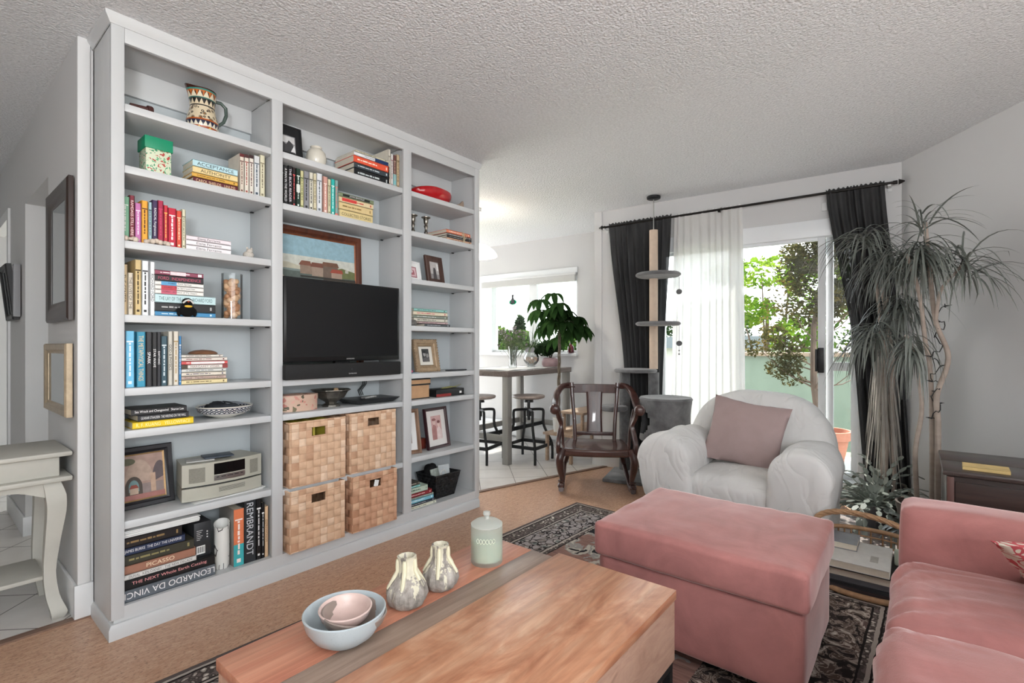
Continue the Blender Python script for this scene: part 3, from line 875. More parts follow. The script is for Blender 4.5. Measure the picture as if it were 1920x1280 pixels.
# ------------------------------------------------------------------ books
# (x0, x1, spine face y, depth, z0, z1, S standing / L lying, cover, print colour, spine text, label, group)
BOOKS = [
(0.801, 0.986, 2.47, 0.13, 1.866, 1.8912, 'L', '5a1622', 'e8c8a0', 'CAROL SHIELDS   UNLESS', 'maroon paperback lying at the bottom of the stack beside the cream novels', 'books lying on the high shelves'),
(0.796, 0.986, 2.47, 0.13, 1.892, 1.9102, 'L', 'd9a84a', '7a5a20', '', 'mustard yellow paperback lying above the maroon one on the high shelf', 'books lying on the high shelves'),
(0.799, 0.986, 2.47, 0.13, 1.911, 1.9382, 'L', 'e6cf96', '202020', 'AUTHORITY', 'pale yellow paperback with black capitals under a light blue paperback', 'books lying on the high shelves'),
(0.799, 0.986, 2.47, 0.13, 1.939, 1.9682, 'L', 'b9dbe2', '202020', 'ACCEPTANCE', 'light blue paperback topping the stack beside the green gift box', 'books lying on the high shelves'),
(0.9986, 1.0184, 2.48, 0.13, 1.866, 2.055, 'S', 'd8cdbd', '6a4038', '', 'cream novel with its cover showing, first of five beside the light blue stack', 'pale novels standing on the high shelf'),
(1.0196, 1.0404, 2.48, 0.13, 1.866, 2.057, 'S', 'dcd4c6', 'a05048', '', 'cream novel with dark top band, second of five pale spines', 'pale novels standing on the high shelf'),
(1.0416, 1.0624, 2.48, 0.13, 1.866, 2.061, 'S', 'e0dace', '604040', '', 'off-white novel with dark top band, third of five pale spines', 'pale novels standing on the high shelf'),
(1.0636, 1.0904, 2.48, 0.13, 1.866, 2.065, 'S', 'd3d6d6', '405060', '', 'pale grey novel, fourth of five pale spines on the high shelf', 'pale novels standing on the high shelf'),
(1.0916, 1.1154, 2.48, 0.13, 1.866, 2.076, 'S', 'd9d4b8', '807860', '', 'plain ivory novel, last of five pale spines on the high shelf', 'pale novels standing on the high shelf'),
(0.5466, 0.5744, 2.48, 0.14, 1.5659999999999998, 1.749, 'S', '7fb596', 'e6efe6', '', 'mint green spine at the end of the colourful row', 'colourful books standing in a row'),
(0.5756, 0.5924, 2.48, 0.14, 1.5659999999999998, 1.758, 'S', '7c1c30', 'f0d8d8', 'RAMDASS STILL HERE', 'maroon spine with tall white capitals beside the mint one', 'colourful books standing in a row'),
(0.5936, 0.6144, 2.48, 0.14, 1.5659999999999998, 1.731, 'S', 'c070a8', 'f8e0f0', '', 'pink and violet paperback between maroon and orange spines', 'colourful books standing in a row'),
(0.6156, 0.6374, 2.48, 0.14, 1.5659999999999998, 1.746, 'S', 'e8a330', '5a3010', '', 'orange yellow spine with brown lettering in the colourful row', 'colourful books standing in a row'),
(0.6396, 0.6514, 2.48, 0.14, 1.5659999999999998, 1.744, 'S', 'a8c8d0', '304050', '', 'thin pale blue spine between orange and dark purple', 'colourful books standing in a row'),
(0.6526, 0.6714, 2.48, 0.14, 1.5659999999999998, 1.756, 'S', '3a2550', 'f0f0f0', 'RADICAL Forgiveness', 'dark purple spine with white capitals in the colourful row', 'colourful books standing in a row'),
(0.6726, 0.6924, 2.48, 0.14, 1.5659999999999998, 1.759, 'S', 'a81e46', 'c84068', '', 'plain crimson spine beside the dark purple one', 'colourful books standing in a row'),
(0.6936, 0.7084, 2.48, 0.14, 1.5659999999999998, 1.743, 'S', 'c8283a', 'f0c060', '', 'thin scarlet paperback just after the crimson spine', 'colourful books standing in a row'),
(0.7096, 0.7394, 2.48, 0.14, 1.5659999999999998, 1.736, 'S', 'c01838', 'f8f0f0', '', 'wide bright red spine in the colourful row', 'colourful books standing in a row'),
(0.7406, 0.7594, 2.48, 0.14, 1.5659999999999998, 1.73, 'S', 'd84a32', 'f8d8b0', '', 'orange-red spine beside the slim cream book', 'colourful books standing in a row'),
(0.7606, 0.7754, 2.48, 0.14, 1.5659999999999998, 1.74, 'S', 'd8d4b8', '707058', '', 'slim cream spine closing the colourful row', 'colourful books standing in a row'),
(0.774, 0.956, 2.47, 0.135, 1.566, 1.5872, 'L', 'f0eaec', '303030', 'Elena Ferrante', 'white paperback at the bottom of the three pink-edged ones', 'white paperbacks with pink edges'),
(0.774, 0.956, 2.47, 0.135, 1.588, 1.6092, 'L', 'efe9ec', '303030', 'Elena Ferrante', 'white paperback in the middle of the three pink-edged ones', 'white paperbacks with pink edges'),
(0.774, 0.956, 2.47, 0.135, 1.61, 1.6292, 'L', 'eadfe4', '303030', 'Elena Ferrante', 'white paperback on top of the three pink-edged ones', 'white paperbacks with pink edges'),
(0.5466, 0.5684, 2.48, 0.15, 1.271, 1.474, 'S', 'e2c79a', '201810', 'THE CENTER', 'sand coloured spine with black capitals at the end of its row', 'tan and white books standing'),
(0.5696, 0.5874, 2.48, 0.15, 1.271, 1.442, 'S', 'd8ccb8', '302820', 'THE LIVES OF THE', 'short stone-coloured spine second in the tan and white row', 'tan and white books standing'),
(0.5926, 0.6154, 2.48, 0.15, 1.271, 1.498, 'S', 'cdb47e', '403010', '', 'tall tan spine in the middle of the tan and white row', 'tan and white books standing'),
(0.6166, 0.6404, 2.48, 0.15, 1.271, 1.497, 'S', 'e6eaec', '202020', '', 'white spine with black brush script beside the tan book', 'tan and white books standing'),
(0.6446, 0.6624, 2.48, 0.15, 1.271, 1.496, 'S', 'e8ebec', '303030', 'RICHARD FORD', 'white spine with tall thin capitals next to the lying stack', 'tan and white books standing'),
(0.66, 0.891, 2.47, 0.16, 1.271, 1.2912, 'L', '3d86b4', 'd8ecf4', '', 'blue hardcover at the very bottom behind the black plush bird', 'books lying beside the jar of shells'),
(0.66, 0.891, 2.47, 0.16, 1.292, 1.3272, 'L', '1c1d20', 'b0b0b0', '', 'thick black hardcover with round emblems behind the plush bird', 'books lying beside the jar of shells'),
(0.66, 0.891, 2.47, 0.16, 1.328, 1.3642, 'L', 'c3dfe2', '4a6a70', 'THE LAY OF THE LAND - RICHARD FORD', 'thick pale aqua hardcover lying above the black one', 'books lying beside the jar of shells'),
(0.66, 0.842, 2.47, 0.16, 1.365, 1.3827, 'L', 'e8e6e0', '303030', 'FORD   A Piece of My Heart', 'white paperback with pink title block, just above the aqua hardcover', 'books lying beside the jar of shells'),
(0.66, 0.842, 2.47, 0.16, 1.3835, 1.4012, 'L', 'e8e6e0', '303030', 'FORD   The Sportswriter', 'white paperback with red title block in the lying stack', 'books lying beside the jar of shells'),
(0.66, 0.842, 2.47, 0.16, 1.402, 1.4182, 'L', 'e8e6e0', '303030', 'FORD   Rock Springs', 'white paperback with blue title block in the lying stack', 'books lying beside the jar of shells'),
(0.66, 0.842, 2.47, 0.16, 1.419, 1.4442, 'L', '252024', 'c0506a', 'FORD  INDEPENDENCE', 'black paperback lying second from the top of its stack', 'books lying beside the jar of shells'),
(0.66, 0.842, 2.47, 0.16, 1.445, 1.4642, 'L', '8c4258', 'f0e0e4', '', 'rose and white patterned paperback topping the tall lying stack', 'books lying beside the jar of shells'),
(0.5406, 0.5584, 2.47, 0.16, 0.976, 1.207, 'S', '7a2a46', 'e0c0c8', '', 'plum spine at the end of the blue row', 'blue and dark books standing'),
(0.5596, 0.5894, 2.47, 0.16, 0.976, 1.205, 'S', '6cbce0', 'e8f4fa', '', 'wide sky blue spine beside the plum one', 'blue and dark books standing'),
(0.5966, 0.6264, 2.47, 0.16, 0.976, 1.202, 'S', '2d8fae', 'e0c890', 'THE METAPHYSICAL THINGS', 'wide teal blue spine with gold lettering', 'blue and dark books standing'),
(0.6296, 0.6484, 2.47, 0.16, 0.976, 1.203, 'S', '26262a', 'f0f0f0', 'SPARK', 'black spine with big white lettering beside the teal one', 'blue and dark books standing'),
(0.6506, 0.6664, 2.47, 0.16, 0.976, 1.201, 'S', '1c1c1e', 'f0f0f0', 'STAR WAVE', 'black spine with heavy white capitals, second of the dark ones', 'blue and dark books standing'),
(0.6676, 0.6804, 2.47, 0.16, 0.976, 1.203, 'S', '2a2a30', 'f0f0f0', 'EARTHING', 'dark grey spine with white capitals, third of the dark ones', 'blue and dark books standing'),
(0.6816, 0.7034, 2.47, 0.16, 0.976, 1.186, 'S', '34525e', 'd0dce0', '', 'shorter slate green spine after the dark ones', 'blue and dark books standing'),
(0.7066, 0.7234, 2.47, 0.16, 0.976, 1.206, 'S', 'c8c4b8', '202020', 'GOD & PHYSICS', 'stone spine with heavy black capitals near the blue pamphlet', 'blue and dark books standing'),
(0.7256, 0.7454, 2.47, 0.16, 0.976, 1.207, 'S', 'd6cfc0', 'a89060', '', 'ivory spine with faint gold lettering near the blue pamphlet', 'blue and dark books standing'),
(0.7466, 0.7554, 2.47, 0.16, 0.976, 1.187, 'S', '3b86c0', 'e8f0f8', '', 'thin bright blue spine beside the lying paperbacks', 'blue and dark books standing'),
(0.756, 0.94, 2.47, 0.14, 0.976, 0.9952, 'L', 'e0cf9e', '706040', '', 'pale yellow paperback at the bottom under the round wooden disc stack', 'books lying under the wooden disc'),
(0.756, 0.935, 2.47, 0.14, 0.996, 1.0112, 'L', 'c3aea2', '5a3030', 'Gould   The Mismeasure of Man', 'dusty beige paperback lying above the pale yellow one', 'books lying under the wooden disc'),
(0.756, 0.935, 2.47, 0.14, 1.012, 1.0282, 'L', 'dfd6c6', '404060', '', 'cream paperback lying with small dark capitals, third from the bottom', 'books lying under the wooden disc'),
(0.756, 0.935, 2.47, 0.14, 1.029, 1.0432, 'L', 'd8d8d2', '606870', '', 'light grey paperback lying under the spine with dark picture block', 'books lying under the wooden disc'),
(0.756, 0.942, 2.47, 0.14, 1.044, 1.0612, 'L', 'e8e4dc', '806060', 'MARGARET VISSER', 'white paperback with dark picture block and red end', 'books lying under the wooden disc'),
(0.756, 0.942, 2.47, 0.14, 1.062, 1.0772, 'L', 'd65a58', 'f4e8e8', '', 'red paperback with white title panel in the lying stack', 'books lying under the wooden disc'),
(0.756, 0.94, 2.47, 0.14, 1.078, 1.0932, 'L', 'e2d8ce', '703838', '', 'cream paperback with brown capitals, second from the top', 'books lying under the wooden disc'),
(0.756, 0.922, 2.47, 0.14, 1.094, 1.1052, 'L', 'e6e2d8', '806060', '', 'thin white pamphlet topping the stack under the wooden disc', 'books lying under the wooden disc'),
(0.58, 0.799, 2.46, 0.15, 0.806, 0.8342, 'L', 'e8c616', 'f6ecb0', 'R. F. KUANG   YELLOWFACE', 'bright yellow book lying under two black ones', 'books lying beside the patterned bowl'),
(0.598, 0.781, 2.46, 0.15, 0.835, 0.8602, 'L', '26272b', 'e8e8e8', 'GUNNAR STAALESEN  THE WRITING ON THE WALL', 'black paperback in the middle, on the yellow one', 'books lying beside the patterned bowl'),
(0.576, 0.773, 2.46, 0.15, 0.861, 0.8862, 'L', '1d1e20', 'f4f4f4', 'Sea Wrack and Changewind   Sharon Lee', 'black paperback topping the yellow one, angled back', 'books lying beside the patterned bowl'),
(0.539, 0.883, 2.45, 0.2, 0.116, 0.1652, 'L', '5e656c', 'e8e8e8', 'LEONARDO DA VINCI', 'big grey book with upside-down white capitals at the very bottom', 'large books lying on the lowest shelf'),
(0.543, 0.881, 2.45, 0.2, 0.166, 0.2052, 'L', '17181a', 'e8a0a0', 'THE NEXT Whole Earth Catalog', 'big black book with pink and green title', 'large books lying on the lowest shelf'),
(0.551, 0.807, 2.45, 0.2, 0.206, 0.2272, 'L', 'd8d6d2', '505050', 'DUVAL  KEN DANBY : THE NEW DECADE', 'thin white art book lying above the big black one', 'large books lying on the lowest shelf'),
(0.545, 0.804, 2.45, 0.2, 0.228, 0.2632, 'L', '9c6f5c', 'ead8b8', 'PICASSO', 'reddish brown art book with cream capitals', 'large books lying on the lowest shelf'),
(0.541, 0.798, 2.45, 0.2, 0.264, 0.3032, 'L', '3c3a30', '8c8458', '', 'dark olive hardcover with worn gold stamping', 'large books lying on the lowest shelf'),
(0.539, 0.764, 2.45, 0.2, 0.304, 0.3332, 'L', '2b3550', 'e6e6e6', 'JAMES BURKE  THE DAY THE UNIVERSE', 'navy hardcover with white capitals in the low stack', 'large books lying on the lowest shelf'),
(0.538, 0.752, 2.45, 0.2, 0.334, 0.3732, 'L', '211c1c', '8a7048', '', 'black old hardcover with a gold ornament under the papers', 'large books lying on the lowest shelf'),
(0.9646, 1.0084, 2.46, 0.17, 0.116, 0.381, 'S', '8c8882', 'f0e0d8', '', 'grey-sided book with coral and turquoise spine beside the white vase', 'art books standing on the lowest shelf'),
(1.0096, 1.0644, 2.46, 0.17, 0.116, 0.419, 'S', '2a2e32', 'c8ccd0', 'REMBRANDT', 'tall dark slip-cased art book with grey capitals down the spine', 'art books standing on the lowest shelf'),
(1.0656, 1.0894, 2.46, 0.17, 0.116, 0.417, 'S', '141416', 'e8e8e8', '', 'tall black paperback just after the slip-cased art book', 'art books standing on the lowest shelf'),
(1.0906, 1.1044, 2.46, 0.17, 0.116, 0.384, 'S', '1a1a1c', 'e8e8e8', '', 'narrow black spine between black and beige ones at the low end', 'art books standing on the lowest shelf'),
(1.1056, 1.1224, 2.46, 0.17, 0.116, 0.362, 'S', 'd9b894', '7a5a40', 'EXPRESSIONISM', 'slim beige spine at the end of the lowest row', 'art books standing on the lowest shelf'),
(1.613, 1.856, 2.48, 0.2, 2.111, 2.1602, 'L', '15171a', 'c0c8c8', '', 'thick black anthology lying at the bottom beside the white vase', 'books lying on the top television-bay shelf'),
(1.613, 1.856, 2.48, 0.2, 2.161, 2.1902, 'L', '3a4248', 'c8d0d4', '', 'slate grey hardcover lying under the orange one', 'books lying on the top television-bay shelf'),
(1.61, 1.856, 2.48, 0.2, 2.191, 2.2302, 'L', 'e0573a', 'f6e2d0', '', 'orange-red hardcover in the high stack', 'books lying on the top television-bay shelf'),
(1.613, 1.848, 2.48, 0.2, 2.231, 2.2512, 'L', 'e4e6e8', '203050', 'The Canadian Style', 'white paperback with navy end above the orange hardcover', 'books lying on the top television-bay shelf'),
(1.624, 1.848, 2.48, 0.2, 2.252, 2.2632, 'L', 'd8d2b8', '504838', '', 'thin cream booklet topping the high stack', 'books lying on the top television-bay shelf'),
(1.8486, 1.8654, 2.48, 0.16, 2.1109999999999998, 2.335, 'S', 'dcd6c8', '807868', '', 'tall cream spine standing against the high lying stack', 'books standing on the top television-bay shelf'),
(1.8666, 1.8844, 2.48, 0.16, 2.1109999999999998, 2.312, 'S', 'dad7d2', '905050', '', 'white spine second in the short high row', 'books standing on the top television-bay shelf'),
(1.8856, 1.9074, 2.48, 0.16, 2.1109999999999998, 2.311, 'S', '6a4440', 'c0a898', '', 'brown spine with aqua foot in the short high row', 'books standing on the top television-bay shelf'),
(1.9106, 1.9314, 2.48, 0.16, 2.1109999999999998, 2.322, 'S', 'c9b494', '6a5030', '', 'beige spine at the end of the short high row', 'books standing on the top television-bay shelf'),
(1.1826, 1.1974, 2.48, 0.15, 1.856, 2.053, 'S', 'd8b090', '604030', '', 'peach coloured sliver of a spine against the upright', 'books standing above the television'),
(1.1986, 1.2074, 2.48, 0.15, 1.856, 2.054, 'S', '1e1e20', 'c0c0c0', '', 'thin black spine first of the dark ones', 'books standing above the television'),
(1.2086, 1.2304, 2.48, 0.15, 1.856, 2.059, 'S', '242426', 'e0e0e0', 'A MAN IN THE WORLD', 'black spine with fine white capitals', 'books standing above the television'),
(1.2316, 1.2534, 2.48, 0.15, 1.856, 2.063, 'S', '1a1a1c', 'e6e0e8', 'THE BUCK READER', 'black spine with a purple top and tall capitals', 'books standing above the television'),
(1.2546, 1.2704, 2.48, 0.15, 1.856, 2.06, 'S', '2a2022', 'e86060', '', 'black spine with red and white swirls', 'books standing above the television'),
(1.2746, 1.2954, 2.48, 0.15, 1.856, 2.061, 'S', '22382e', 'e8f0e8', '', 'dark green spine with a white patch', 'books standing above the television'),
(1.2966, 1.3134, 2.48, 0.15, 1.856, 2.055, 'S', 'd4cf9c', '406030', '', 'pale lime spine with dark leaf marks', 'books standing above the television'),
(1.3146, 1.3434, 2.48, 0.15, 1.856, 2.059, 'S', '8c8c90', '202020', '', 'grey photographic spine in the middle of the row', 'books standing above the television'),
(1.3446, 1.3664, 2.48, 0.15, 1.856, 2.06, 'S', 'd9d6c6', '303030', '', 'off-white spine with black brush marks', 'books standing above the television'),
(1.3676, 1.3854, 2.48, 0.15, 1.856, 2.06, 'S', 'd8cfb0', '706848', '', 'plain parchment spine beside the big white one', 'books standing above the television'),
(1.3866, 1.4174, 2.48, 0.15, 1.856, 2.067, 'S', 'dcdfe2', '606870', '', 'broad plain white spine in the row', 'books standing above the television'),
(1.4236, 1.4494, 2.48, 0.15, 1.856, 2.059, 'S', 'cf9d90', 'f2e2da', '', 'salmon pink spine near the turquoise one', 'books standing above the television'),
(1.4506, 1.4684, 2.48, 0.15, 1.856, 2.051, 'S', 'd6cfae', '807850', '', 'slim straw-coloured spine beside the turquoise one', 'books standing above the television'),
(1.4696, 1.4924, 2.48, 0.15, 1.856, 2.057, 'S', '2fb5ac', 'e0f4f0', '', 'bright turquoise spine with a small round emblem', 'books standing above the television'),
(1.4936, 1.5124, 2.48, 0.15, 1.856, 2.056, 'S', '88a8a4', 'd87868', '', 'grey-green spine with salmon foot, last of the row', 'books standing above the television'),
(1.516, 1.731, 2.47, 0.15, 1.856, 1.9012, 'L', 'd9c58e', '403820', 'COLLECTED STORIES', 'thick yellowed paperback with dark capitals at the bottom of its stack', 'yellowed paperbacks lying above the television'),
(1.513, 1.731, 2.47, 0.15, 1.902, 1.9412, 'L', 'd7c08c', '907848', '', 'thick plain straw-coloured paperback second from the bottom', 'yellowed paperbacks lying above the television'),
(1.513, 1.735, 2.47, 0.15, 1.942, 1.9712, 'L', 'dac8a0', 'c03838', '', 'cream paperback with a red title label', 'yellowed paperbacks lying above the television'),
(1.513, 1.738, 2.47, 0.15, 1.972, 1.9932, 'L', '7f8c6c', 'f0f0f0', 'JOHN BANVILLE', 'moss green paperback with black title strip, topping the stack', 'yellowed paperbacks lying above the television'),
(2.322, 2.56, 2.47, 0.22, 1.863, 1.8822, 'L', 'd2a98c', '704838', '', 'tan hardcover at the bottom of the string-tied stack', 'string-tied books'),
(2.322, 2.56, 2.47, 0.22, 1.883, 1.8962, 'L', '3a3838', 'a0a0a0', '', 'thin black hardcover second in the string-tied stack', 'string-tied books'),
(2.322, 2.56, 2.47, 0.22, 1.897, 1.9122, 'L', '6a6664', 'c0c0c0', '', 'grey hardcover third in the string-tied stack', 'string-tied books'),
(2.317, 2.549, 2.47, 0.22, 1.913, 1.9362, 'L', 'dd8264', 'f6ddc8', '', 'coral hardcover topping the string-tied stack', 'string-tied books'),
(2.124, 2.351, 2.47, 0.13, 1.271, 1.2882, 'L', '45484c', 'c0c4c8', '', 'dark grey book at the foot of the stack above the gold frame', 'books lying above the gold frame'),
(2.08, 2.331, 2.47, 0.13, 1.289, 1.3012, 'L', 'c3a8a8', '705058', '', 'dusty pink thin book in the stack above the gold frame', 'books lying above the gold frame'),
(2.037, 2.327, 2.47, 0.13, 1.302, 1.3232, 'L', 'c9c6b8', '404840', '', 'pale grey-green book in the stack above the gold frame', 'books lying above the gold frame'),
(2.032, 2.331, 2.47, 0.13, 1.324, 1.3412, 'L', '7d8478', 'e0e4dc', '', 'moss grey book in the stack above the gold frame', 'books lying above the gold frame'),
(2.032, 2.327, 2.47, 0.13, 1.342, 1.3662, 'L', 'd6cbb2', 'c05060', '', 'cream book with a small red emblem on its spine', 'books lying above the gold frame'),
(2.037, 2.322, 2.47, 0.13, 1.367, 1.3842, 'L', '8fc4bc', '205048', '', 'aqua book topping the stack above the gold frame', 'books lying above the gold frame'),
(1.978, 2.216, 2.46, 0.2, 0.111, 0.1322, 'L', 'd5d6c4', '808070', '', 'pale cream book at the very bottom beside the black basket', 'books lying beside the black basket'),
(1.978, 2.207, 2.46, 0.2, 0.133, 0.1482, 'L', '333a48', 'd0d4d8', '', 'dark navy book low in the stack beside the black basket', 'books lying beside the black basket'),
(1.978, 2.193, 2.46, 0.2, 0.149, 0.1742, 'L', '78b8cc', 'e8f4f8', '', 'sky blue book in the stack beside the black basket', 'books lying beside the black basket'),
(1.978, 2.193, 2.46, 0.2, 0.175, 0.1862, 'L', 'a8b8b0', '506058', '', 'thin sage book under the red one', 'books lying beside the black basket'),
(1.978, 2.179, 2.46, 0.2, 0.187, 0.2122, 'L', '8c2c34', 'e0c0c0', '', 'dark red book in the stack beside the black basket', 'books lying beside the black basket'),
(1.978, 2.143, 2.46, 0.2, 0.213, 0.2482, 'L', 'b5c6b6', '506858', '', 'thick pale green book above the red one', 'books lying beside the black basket'),
(1.978, 2.08, 2.46, 0.2, 0.249, 0.2622, 'L', '7cc0bc', 'e8f4f4', '', 'small aqua book near the top of the low stack', 'books lying beside the black basket'),
(1.978, 2.076, 2.46, 0.2, 0.263, 0.2822, 'L', '4a4640', 'c8c0b0', '', 'small charcoal book topping the low stack', 'books lying beside the black basket'),
]
def book(x0, x1, yf, dep, z0, z1, way, col, tcol, text, label, group):
    t_ = thing('book', label, 'book', ((x0 + x1) / 2, yf + dep / 2, z0), 0, group)
    c = mat('cover_' + col, col, 0.42, 0.07, 30, 0)
    th = min(0.0022, (x1 - x0) * 0.2, (z1 - z0) * 0.2)
    y1 = yf + dep
    mb_ = MB(); pg = MB()
    if way == 'S':
        mb_.box(x0, x1, yf, yf + th, z0, z1, 0.0006, 1)
        mb_.box(x0, x0 + th, yf, y1, z0, z1); mb_.box(x1 - th, x1, yf, y1, z0, z1)
        pg.box(x0 + th, x1 - th, yf + th, y1 - 0.004, z0 + 0.002, z1 - 0.003)
    else:
        mb_.box(x0, x1, yf, yf + th, z0, z1, 0.0006, 1)
        mb_.box(x0, x1, yf, y1, z0, z0 + th); mb_.box(x0, x1, yf, y1, z1 - th, z1)
        pg.box(x0 + 0.0025, x1 - 0.0025, yf + th, y1 - 0.004, z0 + th, z1 - th)
    mb_.build('cover', c, t_, smooth=False)
    pg.build('pages', M_PAPER, t_, smooth=False)
    yt = yf - 0.0005
    W_, H_ = x1 - x0, z1 - z0
    if text:
        if way == 'S':
            lettering(text, t_, ((x0 + x1) / 2, yt, z0 + H_ * 0.52), W_ * 0.55, H_ * 0.82, tcol, (0, 0, -1), (1, 0, 0), 'title')
        elif text.startswith('LEONARDO'):
            lettering(text, t_, ((x0 + x1) / 2 + 0.005, yt, (z0 + z1) / 2), H_ * 0.5, W_ * 0.95, tcol, (-1, 0, 0), (0, 0, -1), 'title')
        else:
            lettering(text, t_, ((x0 + x1) / 2, yt, (z0 + z1) / 2), min(0.016, H_ * 0.5), W_ * 0.88, tcol, (1, 0, 0), (0, 0, 1), 'title')
    else:
        # a printed band and a small publisher's mark on the spine
        mk = MB(); mk2 = MB()
        if way == 'S':
            mk.box(x0 + W_ * .12, x1 - W_ * .12, yt, yf + 0.0002, z0 + H_ * .80, z0 + H_ * .825)
            z_, k_ = z0 + H_ * .79, int((x0 * 977) % 7)
            while z_ > z0 + H_ * .24:
                w_ = H_ * (.035 + .022 * (k_ % 4)); mk.box(x0 + W_ * (.38 + .04 * (k_ % 2)), x1 - W_ * .4, yt, yf + 0.0002, max(z_ - w_, z0 + H_ * .2), z_); z_ -= w_ + H_ * .018; k_ += 3
            mk2.box(x0 + W_ * .3, x1 - W_ * .3, yt, yf + 0.0002, z0 + H_ * .06, z0 + H_ * .06 + W_ * .4)
        else:
            x_, k_ = x0 + W_ * .1, int((z0 * 977) % 7)
            while x_ < x0 + W_ * .62:
                w_ = W_ * (.04 + .03 * (k_ % 4)); mk.box(x_, x_ + w_, yt, yf + 0.0002, z0 + H_ * .42, z0 + H_ * (.58 + .04 * (k_ % 2))); x_ += w_ + W_ * .018; k_ += 3
            mk2.box(x0 + W_ * .9, x0 + W_ * .93, yt, yf + 0.0002, z0 + H_ * .3, z0 + H_ * .7)
        mk.build('spine_print', mat('ink_' + tcol, tcol, 0.6), t_, smooth=False)
        mk2.build('publisher_mark', mat('ink_' + tcol, tcol, 0.6), t_, smooth=False)
    return t_
for b_ in BOOKS: book(*b_)

# extra marks a few of the spines carry
def spine_patch(label_start, boxes):
    for o_ in sc.objects:
        if o_.type == 'EMPTY' and str(o_.get('label', '')).startswith(label_start):
            b_ = next(q for q in BOOKS if q[10].startswith(label_start))
            x0, x1, yf, dep, z0, z1 = b_[:6]
            for (a0, a1, c0, c1, col) in boxes:
                mk = MB(); mk.box(x0 + (x1 - x0) * a0, x0 + (x1 - x0) * a1, yf - 0.0003, yf + 0.0004, z0 + (z1 - z0) * c0, z0 + (z1 - z0) * c1)
                mk.build('color_block', mat('cover_' + col, col, 0.42, 0.07, 30, 0), o_, smooth=False)
            return
spine_patch('grey-sided book with coral', [(0, 1, 0.38, 1, 'd87a52'), (0, 1, 0.0, 0.38, '3fa8ac')])
spine_patch('white paperback with navy end', [(0.6, 1, 0, 1, '1e3560')])
spine_patch('white paperback with pink title', [(0.12, 0.43, 0, 1, 'c85a72')])
spine_patch('white paperback with red title', [(0.12, 0.43, 0, 1, 'c03a48')])
spine_patch('white paperback with blue title', [(0.12, 0.43, 0, 1, '5aa0cc')])
spine_patch('white paperback with dark picture', [(0, 0.13, 0, 1, '4a4030'), (0.88, 1, 0, 1, '8c3c3c')])
spine_patch('red paperback with white title', [(0.2, 0.92, 0.15, 0.8, 'f0e8e6')])
spine_patch('cream paperback with a red title', [(0.08, 0.5, 0.25, 0.85, 'd8453e')])
spine_patch('moss green paperback with black', [(0.1, 0.88, 0.2, 0.8, '17191a')])
spine_patch('cream novel with dark top', [(0, 1, 0.92, 1, '4a2a2a')])
spine_patch('off-white novel with dark', [(0, 1, 0.92, 1, '3a2424')])
spine_patch('cream novel with its cover', [(0, 1, 0.92, 1, '6a2a2a')])
spine_patch('brown spine with aqua', [(0, 1, 0.0, 0.42, '7fb8bc')])
spine_patch('grey-green spine with salmon', [(0, 1, 0.0, 0.09, 'd8786a')])
spine_patch('dark green spine with a white', [(0.05, 0.95, 0.4, 0.6, 'd8dcd4')])
spine_patch('rose and white patterned', [(0.3, 0.62, 0.1, 0.9, 'e4d0d4'), (0.88, 0.96, 0.2, 0.8, 'f0f0f0')])

# ------------------------------------------------------------------ things on the shelves
def frame_flat(t_, M_, w, h, fw, dep, fm, inner=None, matw=0.0, matm=None, fillet=None):
    """picture frame standing in the local x-z plane at y = 0, front towards -y; M_ places it"""
    mb_ = MB()
    o = [(-w / 2, 0), (w / 2, 0), (w / 2, h), (-w / 2, h)]
    i_ = [(-w / 2 + fw, fw), (w / 2 - fw, fw), (w / 2 - fw, h - fw), (-w / 2 + fw, h - fw)]
    prof = [(0.0, dep), (0.0, 0.25 * dep), (0.12, 0.0), (0.6, 0.08 * dep), (0.85, 0.4 * dep), (1.0, 0.45 * dep), (1.0, dep)]
    secs = []
    for k in range(4):
        secs.append([M_ @ Vector((o[k][0] + (i_[k][0] - o[k][0]) * a, d, o[k][1] + (i_[k][1] - o[k][1]) * a)) for a, d in prof])
    mb_.loft(secs, True, wrap=True)
    f_ = mb_.build('frame', fm, t_, angle=30)
    if fillet:
        mb_ = MB(); g2 = 0.006
        o2, i2 = i_, [(-w / 2 + fw + g2, fw + g2), (w / 2 - fw - g2, fw + g2), (w / 2 - fw - g2, h - fw - g2), (-w / 2 + fw + g2, h - fw - g2)]
        mb_.loft([[M_ @ Vector((o2[k][0] + (i2[k][0] - o2[k][0]) * a, d, o2[k][1] + (i2[k][1] - o2[k][1]) * a)) for a, d in ((0, 0.45 * dep), (1, 0.6 * dep), (1, 0.8 * dep), (0, 0.8 * dep))] for k in range(4)], True, wrap=True)
        mb_.build('gold_fillet', fillet, t_)
    mb_ = MB(); mb_.box(-w / 2 + 0.002, w / 2 - 0.002, dep - 0.002, dep + 0.001, 0.002, h - 0.002, m=M_)
    mb_.build('backing', mat('frame_backing', '5a4a3c', 0.8), t_, smooth=False)
    if matm:
        mb_ = MB(); mb_.box(-w / 2 + fw, w / 2 - fw, 0.62 * dep, 0.66 * dep, fw, h - fw, m=M_)
        mb_.build('mount', matm, t_, smooth=False)
    return f_
def flat_poly(mb_, M_, pts, y):
    mb_.poly([M_ @ Vector((x, y, z)) for x, z in pts])
def oval(cx, cz, rx, rz, n=20, a0=0, a1=2 * PI): return [(cx + rx * math.cos(a0 + (a1 - a0) * k / n), cz + rz * math.sin(a0 + (a1 - a0) * k / n)) for k in range(n if a1 - a0 > 6.2 else n + 1)]
